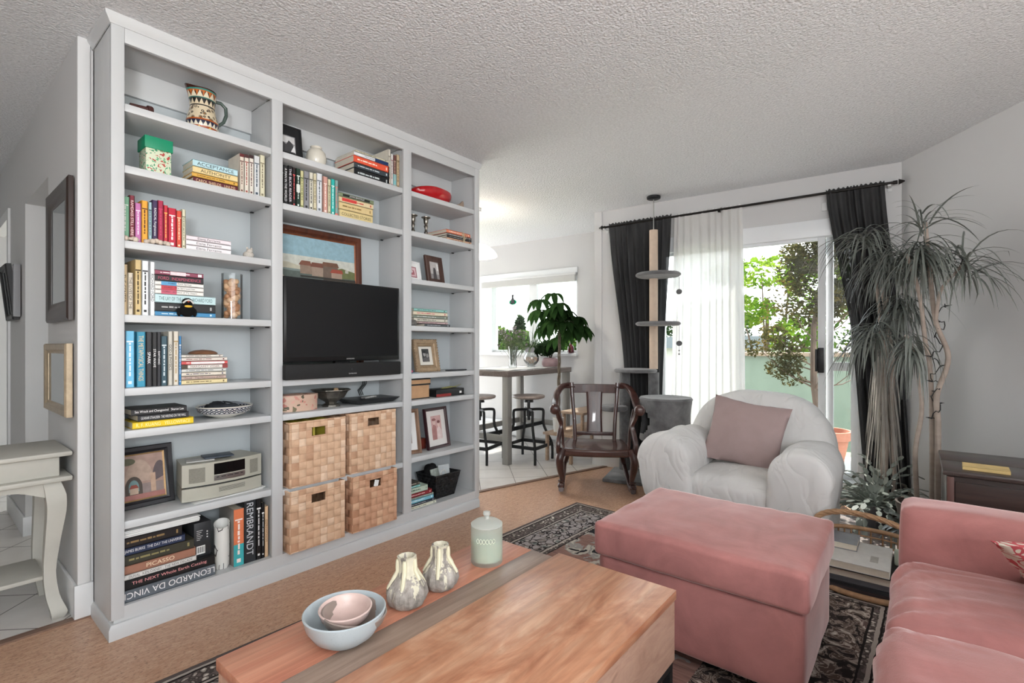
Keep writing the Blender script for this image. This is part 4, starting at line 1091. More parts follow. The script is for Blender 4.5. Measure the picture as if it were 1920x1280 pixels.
def picture(t_, M_, y, layers, name='picture'):
    """a flat painted or printed image: layered shapes, each a hair in front of the last"""
    mb_ = MB(); ms = []
    for k, (col, pts) in enumerate(layers):
        m_ = mat('paint_' + col, col, 0.6, 0.12, 40)
        if m_ not in ms: ms.append(m_)
        mb_.mi = ms.index(m_)
        flat_poly(mb_, M_, pts, y - 0.00025 * k)
    return mb_.build(name, ms, t_, smooth=False, recalc=False)
def rect(x0, x1, z0, z1): return [(x0, z0), (x1, z0), (x1, z1), (x0, z1)]
def place(x, y, z, yaw=0, tilt=0): return Matrix.Translation((x, y, z)) @ Matrix.Rotation(math.radians(yaw), 4, 'Z') @ Matrix.Rotation(math.radians(tilt), 4, 'X')

# top shelf, hallway bay: wooden pipe and the painted jug
mb = MB()
mb.tube([(0.575, 2.47, 2.122), (0.61, 2.475, 2.125), (0.635, 2.478, 2.127)], [0.007, 0.0085, 0.010], 14)
mb.tube([(0.635, 2.478, 2.127), (0.650, 2.48, 2.128), (0.655, 2.48, 2.1285)], [0.0155, 0.0165, 0.014], 16)
mb.thing('wooden_flute', mat('dark_red_wood', '43231f', 0.35, 0.2, 20), 'dark brown turned wooden tube lying on the top shelf', 'ornament')
t = thing('painted_jug', 'tilted clay jug painted with bands of triangles and leaves on the top shelf', 'jug', (0.868, 2.56, 2.111))
def m_jug():
    n_ = NT('painted_jug_glaze')
    sp = n_.new('ShaderNodeSeparateXYZ'); n_.l.new(n_.coord(), sp.inputs[0])
    z = sp.outputs[2]
    ang = n_.math('ARCTAN2', sp.outputs[1], sp.outputs[0])
    def tri(zc, hh, cnt, ph=0.0):
        f = n_.math('FRACT', n_.math('ADD', n_.math('MULTIPLY', ang, cnt / (2 * PI)), 5 + ph))
        tw = n_.math('MULTIPLY', n_.math('ABSOLUTE', n_.math('SUBTRACT', f, 0.5)), 2.0)
        return n_.math('LESS_THAN', n_.math('DIVIDE', n_.math('SUBTRACT', z, zc), hh), tw)
    c = n_.mix(0.0, 'd3c4a6', 'd3c4a6')
    lf = n_.voro(n_.coord((1, 1, 1)), 58, 'F1', 'Distance', 0.9)
    lc = n_.voro(n_.coord((1, 1, 1)), 42, 'F1', 'Color', 0.8)
    leaf = n_.ramp(lf, [(0.0, 'a06a30'), (0.16, '3b2417'), (0.3, 'd3c4a6'), (0.36, '1e1a18'), (0.47, 'd3c4a6')], 'CONSTANT')
    def band(lo, hi, v):
        nonlocal c
        f = n_.math('MULTIPLY', n_.math('GREATER_THAN', z, lo), n_.math('LESS_THAN', z, hi))
        c = n_.mix(f, c, v)
    band(0.0, 0.03, n_.mix(tri(0.0, 0.03, 9), 'a04a20', 'd8b050'))
    band(0.03, 0.055, n_.mix(tri(0.032, 0.02, 22), '22243a', 'd8d0bc'))
    band(0.055, 0.062, 'a8541f')
    band(0.062, 0.125, leaf)
    band(0.125, 0.13, '14181a')
    band(0.13, 0.158, n_.mix(tri(0.132, 0.024, 16), '20201c', 'd3c4a6'))
    band(0.158, 0.163, '3a6a60')
    band(0.163, 0.193, n_.mix(tri(0.164, 0.028, 13, 0.3), n_.mix(tri(0.164, 0.028, 26), 'b8652c', '1a1c1a'), 'd8ceb4'))
    band(0.193, 0.2, '3f8478')
    band(0.2, 0.3, '3a1c14')
    n_.col(c); n_.set(rough=0.25, coat=0.3)
    return n_.m
RJ = Matrix.Translation((0.868, 2.56, 2.112))
def spout(q, a, r, z):
    if z > 0.17:
        k = max(0, math.cos(a - PI)) ** 6 * (z - 0.17) / 0.035
        q = q + Vector((-0.016 * k, 0, 0.012 * k))
    return q
mb = MB()
mb.lathe([(1e-3, 0.0), (0.048, 0), (0.062, 0.02), (0.068, 0.045), (0.064, 0.07), (0.055, 0.1), (0.05, 0.125), (0.052, 0.15), (0.055, 0.18), (0.056, 0.205), (0.052, 0.205), (0.048, 0.17), (0.046, 0.12), (1e-3, 0.1)], (0, 0, 0), 40, m=RJ, fn=spout)
mb.build('body', m_jug(), t)
mb = MB(); mb.tube([RJ @ Vector(p) for p in ((0.05, 0, 0.178), (0.078, 0, 0.182), (0.1, 0, 0.165), (0.102, 0, 0.13), (0.09, 0, 0.095), (0.062, 0, 0.065))], [0.007, 0.008, 0.008, 0.008, 0.0075, 0.007], 10)
mb.build('handle', mat('jug_handle_glaze', '4c5a54', 0.3, 0.25, 50), t)

# gift box
t = thing('gift_box', 'small green lidded gift box with bird and leaf print', 'box', (0.676, 2.53, 1.866))
def m_print(name, base, spots, scale=40):
    n_ = NT(name)
    v = n_.coord((1, 1, 1))
    w_ = n_.new('ShaderNodeTexNoise'); w_.inputs['Scale'].default_value = scale * 0.5; n_.l.new(v, w_.inputs['Vector'])
    mx = n_.new('ShaderNodeMixRGB'); mx.inputs[0].default_value = 0.06; n_.l.new(v, mx.inputs[1]); n_.l.new(w_.outputs['Color'], mx.inputs[2])
    d = n_.voro(mx.outputs[0], scale, 'F1', 'Distance'); cc = n_.voro(mx.outputs[0], scale, 'F1', 'Color')
    sp = n_.new('ShaderNodeSeparateColor'); n_.l.new(cc, sp.inputs[0])
    tone = n_.ramp(sp.outputs[0], [(i / len(spots), s_) for i, s_ in enumerate(spots)], 'CONSTANT')
    n_.col(n_.mix(n_.math('LESS_THAN', d, 0.4), base, tone)); n_.set(rough=0.5)
    MATS[name] = n_.m
    return n_.m
mb = MB(); mb.box(0.632, 0.722, 2.485, 2.58, 1.866, 1.992, 0.001); mb.build('box_body', m_print('leaf_print_green', 'cfd6bc', ['3c9c6c', '2f8a60', '5aa878', 'b04038'], 75), t)
mb = MB(); mb.box(0.627, 0.728, 2.48, 2.585, 1.972, 2.022, 0.0015); mb.build('lid', mat('lid_green', '0f8a63', 0.5, 0.05, 20), t)

# carved bones and fluffy toy on the third shelf
def bone(x, y, z, L_, yaw, label):
    M_ = place(x, y, z + 0.012, yaw)
    mb_ = MB()
    mb_.tube([M_ @ Vector((-L_ / 2, 0, 0)), M_ @ Vector((-L_ / 4, 0, 0)), M_ @ Vector((0, 0, -0.001)), M_ @ Vector((L_ / 4, 0, 0)), M_ @ Vector((L_ / 2, 0, 0))], [0.009, 0.007, 0.006, 0.007, 0.009], 10)
    for sx in (-1, 1):
        for sy in (-1, 1): mb_.ball(M_ @ Vector((sx * L_ / 2, sy * 0.0075, 0.002 * sy)), 0.0105, 12)
    mb_.thing('ornamental_bone', mat('bone_ivory', 'cdbfb0', 0.7, 0.12, 30, 0.2, 60), label, 'bone', 'bones in front of the books')
bone(0.572, 2.462, 1.566, 0.035, 10, 'pale bone lying in front of the mint green and maroon spines')
bone(0.645, 2.461, 1.566, 0.034, -65, 'pale bone lying in front of the orange and blue spines')
bone(0.685, 2.461, 1.566, 0.034, 24, 'pale bone standing in front of the dark purple spine')
t = thing('fluffy_toy', 'tiny fluffy off-white toy animal at the end of the colourful book shelf', 'toy', (1.055, 2.52, 1.566))
fz = fabric('cream_fluff', 'c9c2b8', 1.0, 0.2, 30, 120, 0.9)
mb = MB(); mb.ball((1.055, 2.52, 1.586), 0.022, 16, (1.1, 1, 0.9)); mb.ball((1.055, 2.508, 1.602), 0.014, 14)
mb.build('body', fz, t)
for s_ in (-1, 1):
    mb = MB(); mb.ball((1.055 + s_ * 0.01, 2.51, 1.616), 0.005, 10, (1, .6, 1.3)); mb.build('ear', fz, t)

# black plush bird
t = thing('plush_bird', 'small black and white plush bird with yellow bib before the thick black book', 'toy', (0.772, 2.452, 1.271))
bf = fabric('black_plush', '141414', 1.0, 0.2, 40, 200, 0.6)
mb = MB(); mb.ball((0.772, 2.452, 1.298), 0.03, 18, (1.0, 0.55, 0.95)); mb.ball((0.772, 2.448, 1.334), 0.019, 16, (1.15, 0.7, 0.9)); mb.build('body', bf, t)
mb = MB(); mb.ball((0.772, 2.436, 1.315), 0.013, 14, (1.2, 0.3, 0.4)); mb.build('bib', mat('plush_yellow', 'd8b040', 0.9), t)
mb = MB(); mb.tube([(0.752, 2.438, 1.328), (0.762, 2.434, 1.339), (0.772, 2.433, 1.342), (0.782, 2.434, 1.339), (0.792, 2.438, 1.328)], 0.0035, 8); mb.build('white_mask', mat('plush_white', 'd8d8d4', 0.9), t)
mb = MB(); mb.cyl((0.772, 2.436, 1.335), (0.772, 2.428, 1.333), 0.004, 0.001, 10); mb.build('beak', mat('plush_beak', 'c05030', 0.7), t)
for s_ in (-1, 1):
    mb = MB(); mb.ball((0.772 + s_ * 0.03, 2.455, 1.29), 0.012, 12, (0.7, 0.7, 1.5)); mb.build('wing', bf, t)

# jar of shells
t = thing('glass_cylinder', 'tall clear glass cylinder full of tan shells at the shelf end', 'vase', (0.992, 2.55, 1.271))
mb = MB(); mb.lathe([(1e-3, 0), (0.045, 0), (0.045, 0.218), (0.0435, 0.218), (0.0435, 0.006), (1e-3, 0.006)], (0.992, 2.55, 1.271), 40)
mb.build('glass_wall', glass('jar_glass', (0.96, 0.97, 0.97)), t)
rng = random.Random(4)
for i in range(46):
    z = 1.285 + 0.0038 * i; a = i * 2.4
    r = 0.024 if i % 3 else 0.008
    mb = MB(); mb.ball((0.992 + math.cos(a) * r, 2.55 + math.sin(a) * r, z), 0.0165 * (0.85 + 0.3 * rng.random()), 12, (1.0, 0.75, 0.9), None)
    tm = mat('shell_tan_%d' % (i % 3), ('c99a74', 'b98660', 'd8b08c')[i % 3], 0.5, 0.15, 40)
    o = mb.thing('sea_shell', tm, 'rounded tan shell inside the tall glass cylinder', 'shell', 'shells in the glass cylinder')

# wooden disc on the lying paperbacks, patterned bowl with its contents
zt = max(b_[5] for b_ in BOOKS if b_[10].startswith('thin white pamphlet'))
mb = MB(); mb.lathe([(1e-3, 0), (0.055, 0), (0.06, 0.004), (0.05, 0.012), (0.03, 0.018), (1e-3, 0.021)], (0.865, 2.545, zt + 0.001), 40)
mb.thing('wooden_disc', wood('disc_wood', '7c553e', '93684c', 'a67a5a', 0), 'domed brown wooden disc lying on the white pamphlet', 'ornament')
t = thing('patterned_bowl', 'shallow bowl with black and white zigzag border beside the yellow book', 'bowl', (0.965, 2.565, 0.806))
def m_bowl():
    n_ = NT('zigzag_bowl_glaze')
    sp = n_.new('ShaderNodeSeparateXYZ'); n_.l.new(n_.coord(), sp.inputs[0])
    ang = n_.math('ARCTAN2', sp.outputs[1], sp.outputs[0])
    f = n_.math('FRACT', n_.math('MULTIPLY_ADD', ang, 34 / (2 * PI), 9))
    tw = n_.math('MULTIPLY', n_.math('ABSOLUTE', n_.math('SUBTRACT', f, 0.5)), 2)
    z = sp.outputs[2]
    def saw(z0, h_): return n_.math('LESS_THAN', n_.math('ABSOLUTE', n_.math('SUBTRACT', n_.math('DIVIDE', n_.math('SUBTRACT', z, z0), h_), tw)), 0.28)
    c = n_.mix(0.0, 'd4d1c8', 'd4d1c8')
    b1 = n_.math('MULTIPLY', n_.math('GREATER_THAN', z, 0.026), n_.math('LESS_THAN', z, 0.048))
    pat = n_.mix(n_.math('MAXIMUM', saw(0.028, 0.009), saw(0.037, 0.009)), 'd8d8d6', '24283a')
    c = n_.mix(b1, c, pat)
    for lo, hi in ((0.0235, 0.0265), (0.0365, 0.038), (0.047, 0.05)):
        c = n_.mix(n_.math('MULTIPLY', n_.math('GREATER_THAN', z, lo), n_.math('LESS_THAN', z, hi)), c, '343a5c')
    n_.col(c); n_.set(rough=0.25, coat=0.3)
    return n_.m
mb = MB(); mb.lathe([(1e-3, 0), (0.045, 0), (0.05, 0.004), (0.085, 0.014), (0.11, 0.03), (0.12, 0.056), (0.117, 0.057), (0.105, 0.033), (0.08, 0.019), (1e-3, 0.01)], (0.965, 2.565, 0.806), 56); mb.build('bowl_body', m_bowl(), t)
mb = MB(); mb.soft(0.885, 1.0, 2.49, 2.62, 0.828, 0.872, 0.02, 8, (0, 0, 0.01), 0.012, 22)
mb.thing('folded_scarf', fabric('dark_grey_cloth', '33363b', 0.9, 0.3, 20), 'dark grey folded cloth lying in the zigzag bowl', 'cloth')
mb = MB(); mb.box(-0.055, 0.055, -0.03, 0.03, -0.0006, 0.0006, m=place(1.0, 2.56, 0.872, 20, 8) @ Matrix.Rotation(0.12, 4, 'Y'))
mb.thing('folded_leaflet', mat('leaflet_grey', 'b4bac2', 0.6, 0.1, 20), 'pale grey folded leaflet sticking out of the zigzag bowl', 'leaflet')

# framed archway painting and the stereo
fr_dark = mat('frame_black', '15141a', 0.35, 0.15, 20)
t = thing('framed_painting', 'black-framed painting of ruined arches leaning in the shelf beside the stereo', 'picture', (0.62, 2.62, 0.446))
M_ = place(0.66, 2.597, 0.446, 4, -9)
frame_flat(t, M_, 0.23, 0.262, 0.031, 0.022, fr_dark, fillet=mat('gold_leaf', 'a8875c', 0.4, 0.15, 40, metal=0.4))
M_ = M_ @ Matrix.Scale(0.625, 4, (1, 0, 0))
picture(t, M_, 0.014, [('8c7c78', rect(-0.13, 0.13, 0.037, 0.225)), ('a4887c', rect(-0.13, 0.13, 0.1, 0.225)), ('b09888', oval(-0.02, 0.11, 0.085, 0.095, 18, 0, PI)), ('5e5254', oval(0.105, 0.1, 0.05, 0.09, 16, 0.3, PI)),
    ('4a4038', oval(-0.055, 0.09, 0.05, 0.045, 16, 0, PI) + [(-0.105, 0.05), (-0.005, 0.05)]), ('6f8c8c', oval(-0.055, 0.09, 0.03, 0.03, 14, 0, PI) + [(-0.085, 0.07), (-0.025, 0.07)]),
    ('b8a08c', rect(-0.08, -0.03, 0.06, 0.085)), ('8c4438', [(-0.083, 0.085), (-0.027, 0.085), (-0.04, 0.1), (-0.07, 0.1)]), ('b89a84', rect(0.045, 0.075, 0.06, 0.14)), ('a06c64', rect(-0.13, 0.13, 0.037, 0.058)), ('5c5a44', oval(-0.09, 0.2, 0.05, 0.015))])

t = thing('stereo', 'putty-coloured table stereo with disc changer base in the lower hallway bay', 'stereo', (0.93, 2.56, 0.446))
M_STEREO = mat('stereo_putty', 'aaa89b', 0.4, 0.04, 10)
def bowed(mb_, x0, x1, yf, yb, z0, z1, bow, inset=0.0):
    n_ = 14
    a = []
    for k in range(n_ + 1):
        u = k / n_
        a.append((x0 + (x1 - x0) * u, yf + bow * (2 * u - 1) ** 2))
    poly_ = a + [(x1 - 0.03, yb), (x0 + 0.03, yb)]
    mb_.prism([(x, y, z0) for x, y in poly_], (0, 0, z1 - z0))
SX0, SX1, SYF = 0.765, 1.105, 2.468
def bow_y(x, f=SYF): u = (x - SX0) / (SX1 - SX0); return f + 0.028 * (2 * u - 1) ** 2
mb = MB(); bowed(mb, SX0, SX1, SYF, 2.665, 0.456, 0.512, 0.028); o = mb.build('changer_base', M_STEREO, t, angle=25)
for k in range(4):
    mk = MB(); mk.loft([[(x, bow_y(x) - 0.001, 0.481 + 0.0055 * k), (x, bow_y(x) + 0.002, 0.481 + 0.0055 * k), (x, bow_y(x) + 0.002, 0.4825 + 0.0055 * k), (x, bow_y(x) - 0.001, 0.4825 + 0.0055 * k)] for x in (0.905, 0.94, 0.98, 1.02)])
    mk.build('disc_slot', M_BLACK, o, smooth=False)
mb = MB(); bowed(mb, SX0 + 0.015, SX1 - 0.015, SYF + 0.012, 2.66, 0.512, 0.52, 0.028); mb.build('foot_band', M_BLACK, t)
mb = MB(); bowed(mb, SX0, SX1, SYF, 2.665, 0.52, 0.618, 0.028); bd = mb.build('stereo_body', M_STEREO, t, angle=25)
def strip(x0, x1, z0, z1, m_, name, par):
    xs = [x0 + (x1 - x0) * k / 5 for k in range(6)]
    mk = MB(); mk.loft([[(x, bow_y(x) - 0.0012, z0), (x, bow_y(x) + 0.003, z0), (x, bow_y(x) + 0.003, z1), (x, bow_y(x) - 0.0012, z1)] for x in xs])
    return mk.build(name, m_, par, smooth=False)
strip(0.885, 1.02, 0.56, 0.61, M_GLOSSBLACK, 'display', t)
strip(0.885, 1.02, 0.532, 0.556, M_STEEL, 'disc_tray', t)
strip(0.895, 1.01, 0.546, 0.549, M_BLACK, 'disc_opening', t)
gm = mat('speaker_mesh', '858378', 0.7, 0.1, 200, 0.6, 500)
strip(0.79, 0.85, 0.535, 0.6, gm, 'speaker_grille', t); strip(1.045, 1.085, 0.535, 0.6, gm, 'speaker_grille', t)
for k, (x, c_, yaw, lab, d_) in enumerate(((0.845, 'a8a8a4', -14, 'grey small notebook lying on the stereo', 0.055), (0.92, '36404c', -8, 'dark blue booklet lying on the stereo beside a grey notebook', 0.06))):
    mb = MB(); mb.box(-d_, d_, -0.045, 0.045, 0, 0.006, 0.001, m=place(x + 0.01, 2.555, 0.6195 + 0.0065 * k, yaw)); mb.thing('booklet', mat('booklet_' + c_, c_, 0.5, 0.1, 20), lab, 'booklet')
mb = MB()
for k in range(5): mb.box(-0.15, 0.15, -0.09, 0.09, 0.0012 * k, 0.0012 * k + 0.001, m=place(0.95 + 0.004 * k, 2.56 + 0.003 * (k % 3), 0.4465, 3 + 1.5 * k))
mb.thing('loose_paper', M_PAPERWHITE, 'white paper sheets slipped under the stereo', 'paper')

# lowest shelf: papers, black box, white vase
zt = max(b_[5] for b_ in BOOKS if b_[10].startswith('black old hardcover'))
mb = MB()
for k in range(9): mb.box(-0.14, 0.14, -0.1, 0.1, 0.0028 * k, 0.0028 * k + 0.0022, m=place(0.68 + 0.006 * math.sin(k * 3), 2.555, zt + 0.001, 2 * math.sin(k * 2.2)))
mb.thing('paper_pad', M_PAPERWHITE, 'thick pad of white papers on the old black hardcover', 'paper')
zt = max(b_[5] for b_ in BOOKS if b_[10].startswith('big black book with pink'))
t = thing('black_carton', 'black cardboard carton with white print and barcode on the big black book', 'box', (0.84, 2.56, zt))
mb = MB(); mb.box(0.806, 0.874, 2.475, 2.66, zt + 0.0008, zt + 0.152, 0.0015); mb.build('carton', mat('carton_black', '2a2c2f', 0.45, 0.15, 20), t)
mb = MB(); mb.box(0.815, 0.85, 2.4742, 2.4752, zt + 0.012, zt + 0.048)
lb = mb.build('barcode_label', M_PAPERWHITE, t, smooth=False)
mb = MB()
for k in range(11): mb.box(0.818 + 0.0028 * k, 0.818 + 0.0028 * k + (0.0016 if k % 3 else 0.0009), 2.4738, 2.4744, zt + 0.018, zt + 0.044)
mb.build('bars', M_BLACK, lb, smooth=False)
mb = MB()
for k in range(6): mb.box(0.816, 0.816 + 0.014 + 0.005 * (k % 3), 2.4742, 2.4752, zt + 0.075 + 0.008 * k, zt + 0.0765 + 0.008 * k)
for k in range(3): mb.box(0.856, 0.861, 2.4742, 2.4752, zt + 0.08 + 0.012 * k, zt + 0.085 + 0.012 * k)
mb.build('printing', M_PAPERWHITE, t, smooth=False)
t = thing('white_vase', 'white vase with drawn branches and wavy rim on the lowest shelf', 'vase', (0.93, 2.505, 0.116))
def m_vase():
    n_ = NT('branch_vase_glaze')
    d = n_.voro(n_.coord((1, 1, 0.6)), 38, 'DISTANCE_TO_EDGE', 'Distance', 1)
    k = n_.noise(n_.coord(), 10, 3)
    f = n_.math('MULTIPLY', n_.math('LESS_THAN', d, 0.05), n_.math('GREATER_THAN', k, 0.5))
    n_.col(n_.mix(f, 'dcdcd8', '303234')); n_.set(rough=0.4)
    return n_.m
def wavy(q, a, r, z): return q + Vector((0, 0, 0.015 * math.sin(a + 0.4) * (z - 0.1) / 0.105)) if z > 0.11 else q
mb = MB(); mb.lathe([(1e-3, 0), (0.028, 0), (0.031, 0.01), (0.032, 0.1), (0.031, 0.17), (0.033, 0.205), (0.03, 0.205), (0.028, 0.16), (0.027, 0.03), (1e-3, 0.025)], (0.93, 2.505, 0.116), 32, fn=wavy); mb.build('vase_body', m_vase(), t)

# television bay: small black frame, white vase
t = thing('photo_frame', 'square black frame with a small black and white photo beside the round vase', 'picture', (1.255, 2.53, 2.111))
M_ = place(1.2555, 2.50, 2.111, 0, -8)
frame_flat(t, M_, 0.138, 0.178, 0.012, 0.016, M_BLACK, matm=M_BLACK)
picture(t, M_, 0.0092, [('8c8c8e', rect(-0.045, 0.035, 0.035, 0.125)), ('c8c8c8', rect(-0.038, 0.03, 0.085, 0.12)), ('3c3c3e', [(-0.045, 0.035), (0.03, 0.035), (0.02, 0.085), (0.0, 0.1), (-0.015, 0.075), (-0.045, 0.095)]), ('dcdcdc', [(0.008, 0.04), (0.033, 0.04), (0.028, 0.08), (0.018, 0.06)])])
mb = MB(); mb.lathe([(1e-3, 0), (0.028, 0), (0.045, 0.02), (0.054, 0.055), (0.048, 0.09), (0.032, 0.108), (0.026, 0.112), (0.031, 0.121), (0.028, 0.121), (0.022, 0.112), (1e-3, 0.08)], (1.425, 2.555, 2.111), 40)
mb.thing('round_vase', mat('cream_glaze', 'd8d3c6', 0.2, 0.04, 10, coat=0.4), 'small round cream vase beside the black frame', 'vase')

# harbour painting behind the television
t = thing('harbour_painting', 'brown-framed painting of red-roofed huts by the water behind the television', 'picture', (1.43, 2.67, 0.976))
M_ = place(1.477, 2.622, 0.9765, 0, -2.3) @ Matrix.Scale(0.862, 4, (1, 0, 0))
frame_flat(t, M_, 0.70, 0.83, 0.042, 0.03, wood('walnut_frame', '3c2016', '5a3020', '6e3c26', 2, 1.0, 0.3), fillet=mat('copper_fillet', '8a5030', 0.35, 0.1, 20, metal=0.3))
M_ = M_ @ Matrix.Translation((0, 0, 0.365)) @ Matrix.Scale(0.735, 4, (0, 0, 1))
picture(t, M_, 0.02, [('6c7672', rect(-0.31, 0.31, -0.43, 0.06)), ('a9bfc4', rect(-0.31, 0.31, 0.05, 0.575)), ('8fb0bc', rect(-0.31, 0.31, 0.42, 0.575)), ('c4c6bc', rect(-0.31, 0.31, 0.33, 0.42)), ('b9b4a0', [(-0.31, 0.37), (-0.18, 0.36), (0.0, 0.32), (-0.31, 0.29)]), ('7c8884', rect(-0.31, 0.31, 0.05, 0.315)), ('5c6660', [(-0.31, 0.33), (-0.2, 0.30), (0.31, 0.29), (0.31, 0.26), (-0.31, 0.2)]),
    ('6a7048', [(0.02, 0.27), (0.31, 0.28), (0.31, 0.335), (0.2, 0.36), (0.1, 0.33)]), ('8c7868', rect(-0.1, -0.02, 0.285, 0.35)), ('7c5040', [(-0.11, 0.35), (-0.02, 0.35), (-0.03, 0.385), (-0.09, 0.385)]), ('9c8878', rect(-0.02, 0.06, 0.275, 0.345)), ('74483a', [(-0.03, 0.345), (0.07, 0.345), (0.06, 0.38), (-0.02, 0.38)]),
    ('6c5c50', rect(0.06, 0.17, 0.27, 0.36)), ('70503f', [(0.05, 0.36), (0.18, 0.36), (0.165, 0.395), (0.06, 0.395)]), ('a48c7c', rect(0.12, 0.2, 0.265, 0.315)), ('9a4a3a', [(0.11, 0.315), (0.21, 0.315), (0.2, 0.345), (0.125, 0.345)]), ('b8b4a8', rect(0.225, 0.25, 0.325, 0.35)), ('33322e', rect(-0.1, 0.31, 0.258, 0.272)), ('40382e', rect(0.06, 0.31, 0.235, 0.26)),
    ('9c8c78', [(-0.29, 0.3), (-0.27, 0.34), (-0.2, 0.24), (-0.23, 0.23)]), ('6c4434', [(-0.29, 0.27), (-0.2, 0.225), (-0.15, 0.235), (-0.18, 0.215), (-0.27, 0.23)]), ('a8a090', oval(-0.27, 0.21, 0.04, 0.02)), ('8c857a', oval(-0.22, 0.19, 0.035, 0.016))])

# television, sound bar
t = thing('television', 'black flat television standing in the middle of the bookcase', 'television', (1.535, 2.47, 0.975))
mb = MB(); mb.box(1.183, 1.888, 2.426, 2.452, 1.062, 1.492, 0.004); mb.box(1.3, 1.77, 2.452, 2.49, 1.1, 1.4, 0.01); cs = mb.build('casing', mat('tv_casing', '101112', 0.3, spec=0.4), t)
mb = MB(); mb.box(1.196, 1.876, 2.4252, 2.4262, 1.087, 1.482); mb.build('screen', mat('tv_screen', '111214', 0.22, spec=0.45), t, smooth=False)
lettering('SAMSUNG', t, (1.555, 2.4254, 1.0745), 0.0065, 0.05, 'c8c8c8', name='badge')
mb = MB(); mb.box(1.49, 1.58, 2.47, 2.5, 0.985, 1.08); mb.box(1.38, 1.69, 2.455, 2.6, 0.9755, 0.985, 0.003); mb.build('stand', M_BLACK, t)
t = thing('sound_bar', 'long black sound bar under the television screen', 'speaker', (1.52, 2.42, 0.975))
mb = MB(); mb.box(1.172, 1.872, 2.388, 2.422, 0.9755, 1.052, 0.006); mb.build('bar_body', mat('soundbar_cloth', '121213', 0.75, 0.1, 60, 0.3, 500), t)
lettering('SAMSUNG', t, (1.545, 2.3875, 0.995), 0.0065, 0.05, 'c8c8c8', name='badge')
lettering('|||', t, (1.54, 2.3875, 1.018), 0.008, 0.02, '55575a', name='display')

# shelf under it: flowered box, metal bowl, router with cables
t = thing('flowered_box', 'oval box covered in rose-patterned paper', 'box', (1.31, 2.545, 0.804))
fp = m_print('rose_paper', 'c7a894', ['b8766a', '54503c', 'd0a090', '6c6448', 'c58a7c'], 38)
mb = MB(); mb.lathe([(1e-3, 0), (1, 0), (1, 0.062), (1e-3, 0.062)], (1.31, 2.545, 0.804), 44, 0.112, 0.06); mb.build('box_body', fp, t)
mb = MB(); mb.lathe([(1e-3, 0), (1, 0), (1, 0.024), (0.98, 0.026), (0.5, 0.03), (1e-3, 0.031)], (1.31, 2.545, 0.862), 44, 0.115, 0.063); mb.build('lid', fp, t)
M_PEWTER = mat('pewter', '77736c', 0.35, 0.35, 30, 0.4, 60, metal=0.85)
mb = MB()
mb.lathe([(1e-3, 0), (0.05, 0), (0.05, 0.008), (0.03, 0.018), (0.035, 0.026), (0.075, 0.05), (0.095, 0.085), (0.112, 0.092), (0.112, 0.095), (0.093, 0.09), (0.07, 0.055), (1e-3, 0.032)], (1.525, 2.575, 0.804), 8)
mb.thing('metal_bowl', M_PEWTER, 'eight-sided pewter bowl on a foot beside the rose-papered box', 'bowl', angle=20)
mb = MB(); mb.soft(1.542, 1.568, 2.56, 2.585, 0.862, 0.906, 0.012, 6, wob=0.003, wsc=60)
mb.thing('dried_seed', mat('seed_tan', 'b99a78', 0.8, 0.2, 60), 'small tan seed pod resting in the pewter bowl', 'ornament')
t = thing('router_box', 'flat black angular media box under the television', 'router', (1.765, 2.56, 0.804))
mb = MB(); mb.pts8([Vector(p) for p in ((1.66, 2.49, .806), (1.89, 2.49, .806), (1.91, 2.64, .806), (1.64, 2.64, .806), (1.61, 2.46, .834), (1.925, 2.46, .834), (1.925, 2.665, .834), (1.61, 2.665, .834))], 0.003)
mb.build('shell', mat('router_black', '1c1e21', 0.4, 0.1, 20), t)
for k in range(3):
    mb = MB(); xx = 1.80 + 0.012 * k
    mb.tube([(xx - 0.03, 2.66, 0.84), (xx - 0.035, 2.672, 0.87), (xx + 0.005, 2.68, 0.905), (xx + 0.01, 2.682, 0.94)], 0.003, 8); mb.build('cable', M_BLACK, t)
mb = MB(); mb.box(-0.05, 0.05, -0.018, 0.018, 0, 0.012, 0.004, m=place(1.745, 2.53, 0.8345, 14)); mb.thing('remote_control', mat('silver_plastic', 'a8a8a6', 0.3, 0.4, 60, metal=0.5), 'small silver remote lying on the black media box', 'remote')

# woven storage baskets
M_BASKET = m_weave('woven_hyacinth', 'c49a7c', 'dab596', 'e8cbb0', 0.039)
M_BASKET2 = m_weave('woven_hyacinth_dark', 'b98a6c', 'd0a284', 'e0b898', 0.039)
def storage_basket(x0, x1, yf, z0, z1, m_, label, inside=None):
    t_ = thing('storage_basket', label, 'basket', ((x0 + x1) / 2, yf + 0.12, z0), 0, 'woven cube baskets')
    xc = (x0 + x1) / 2; yb = 2.685; w = 0.008
    hz0, hz1, hx = z1 - 0.075, z1 - 0.032, 0.038
    mb_ = MB()
    # front wall round the hand hole
    mb_.box(x0, x1, yf, yf + w, z0, hz0, 0.002); mb_.box(x0, x1, yf, yf + w, hz1, z1, 0.002)
    mb_.box(x0, xc - hx, yf, yf + w, hz0, hz1); mb_.box(xc + hx, x1, yf, yf + w, hz0, hz1)
    mb_.box(x0, x0 + w, yf + w, yb, z0, z1, 0.002); mb_.box(x1 - w, x1, yf + w, yb, z0, z1, 0.002)
    mb_.box(x0, x1, yb - w, yb, z0, z1, 0.002)
    mb_.build('woven_sides', m_, t_, smooth=False)
    mb_ = MB(); mb_.box(x0 + w, x1 - w, yf + w, yb - w, z0 + 0.001, z0 + 0.009); mb_.build('basket_bottom', m_, t_, smooth=False)
    mb_ = MB()
    mb_.tube([(x0 + .003, yf + .004, z1), (x1 - .003, yf + .004, z1), (x1 - .003, yb - .004, z1), (x0 + .003, yb - .004, z1), (x0 + .003, yf + .006, z1)], 0.0055, 8)
    mb_.build('rim', m_, t_)
    return t_
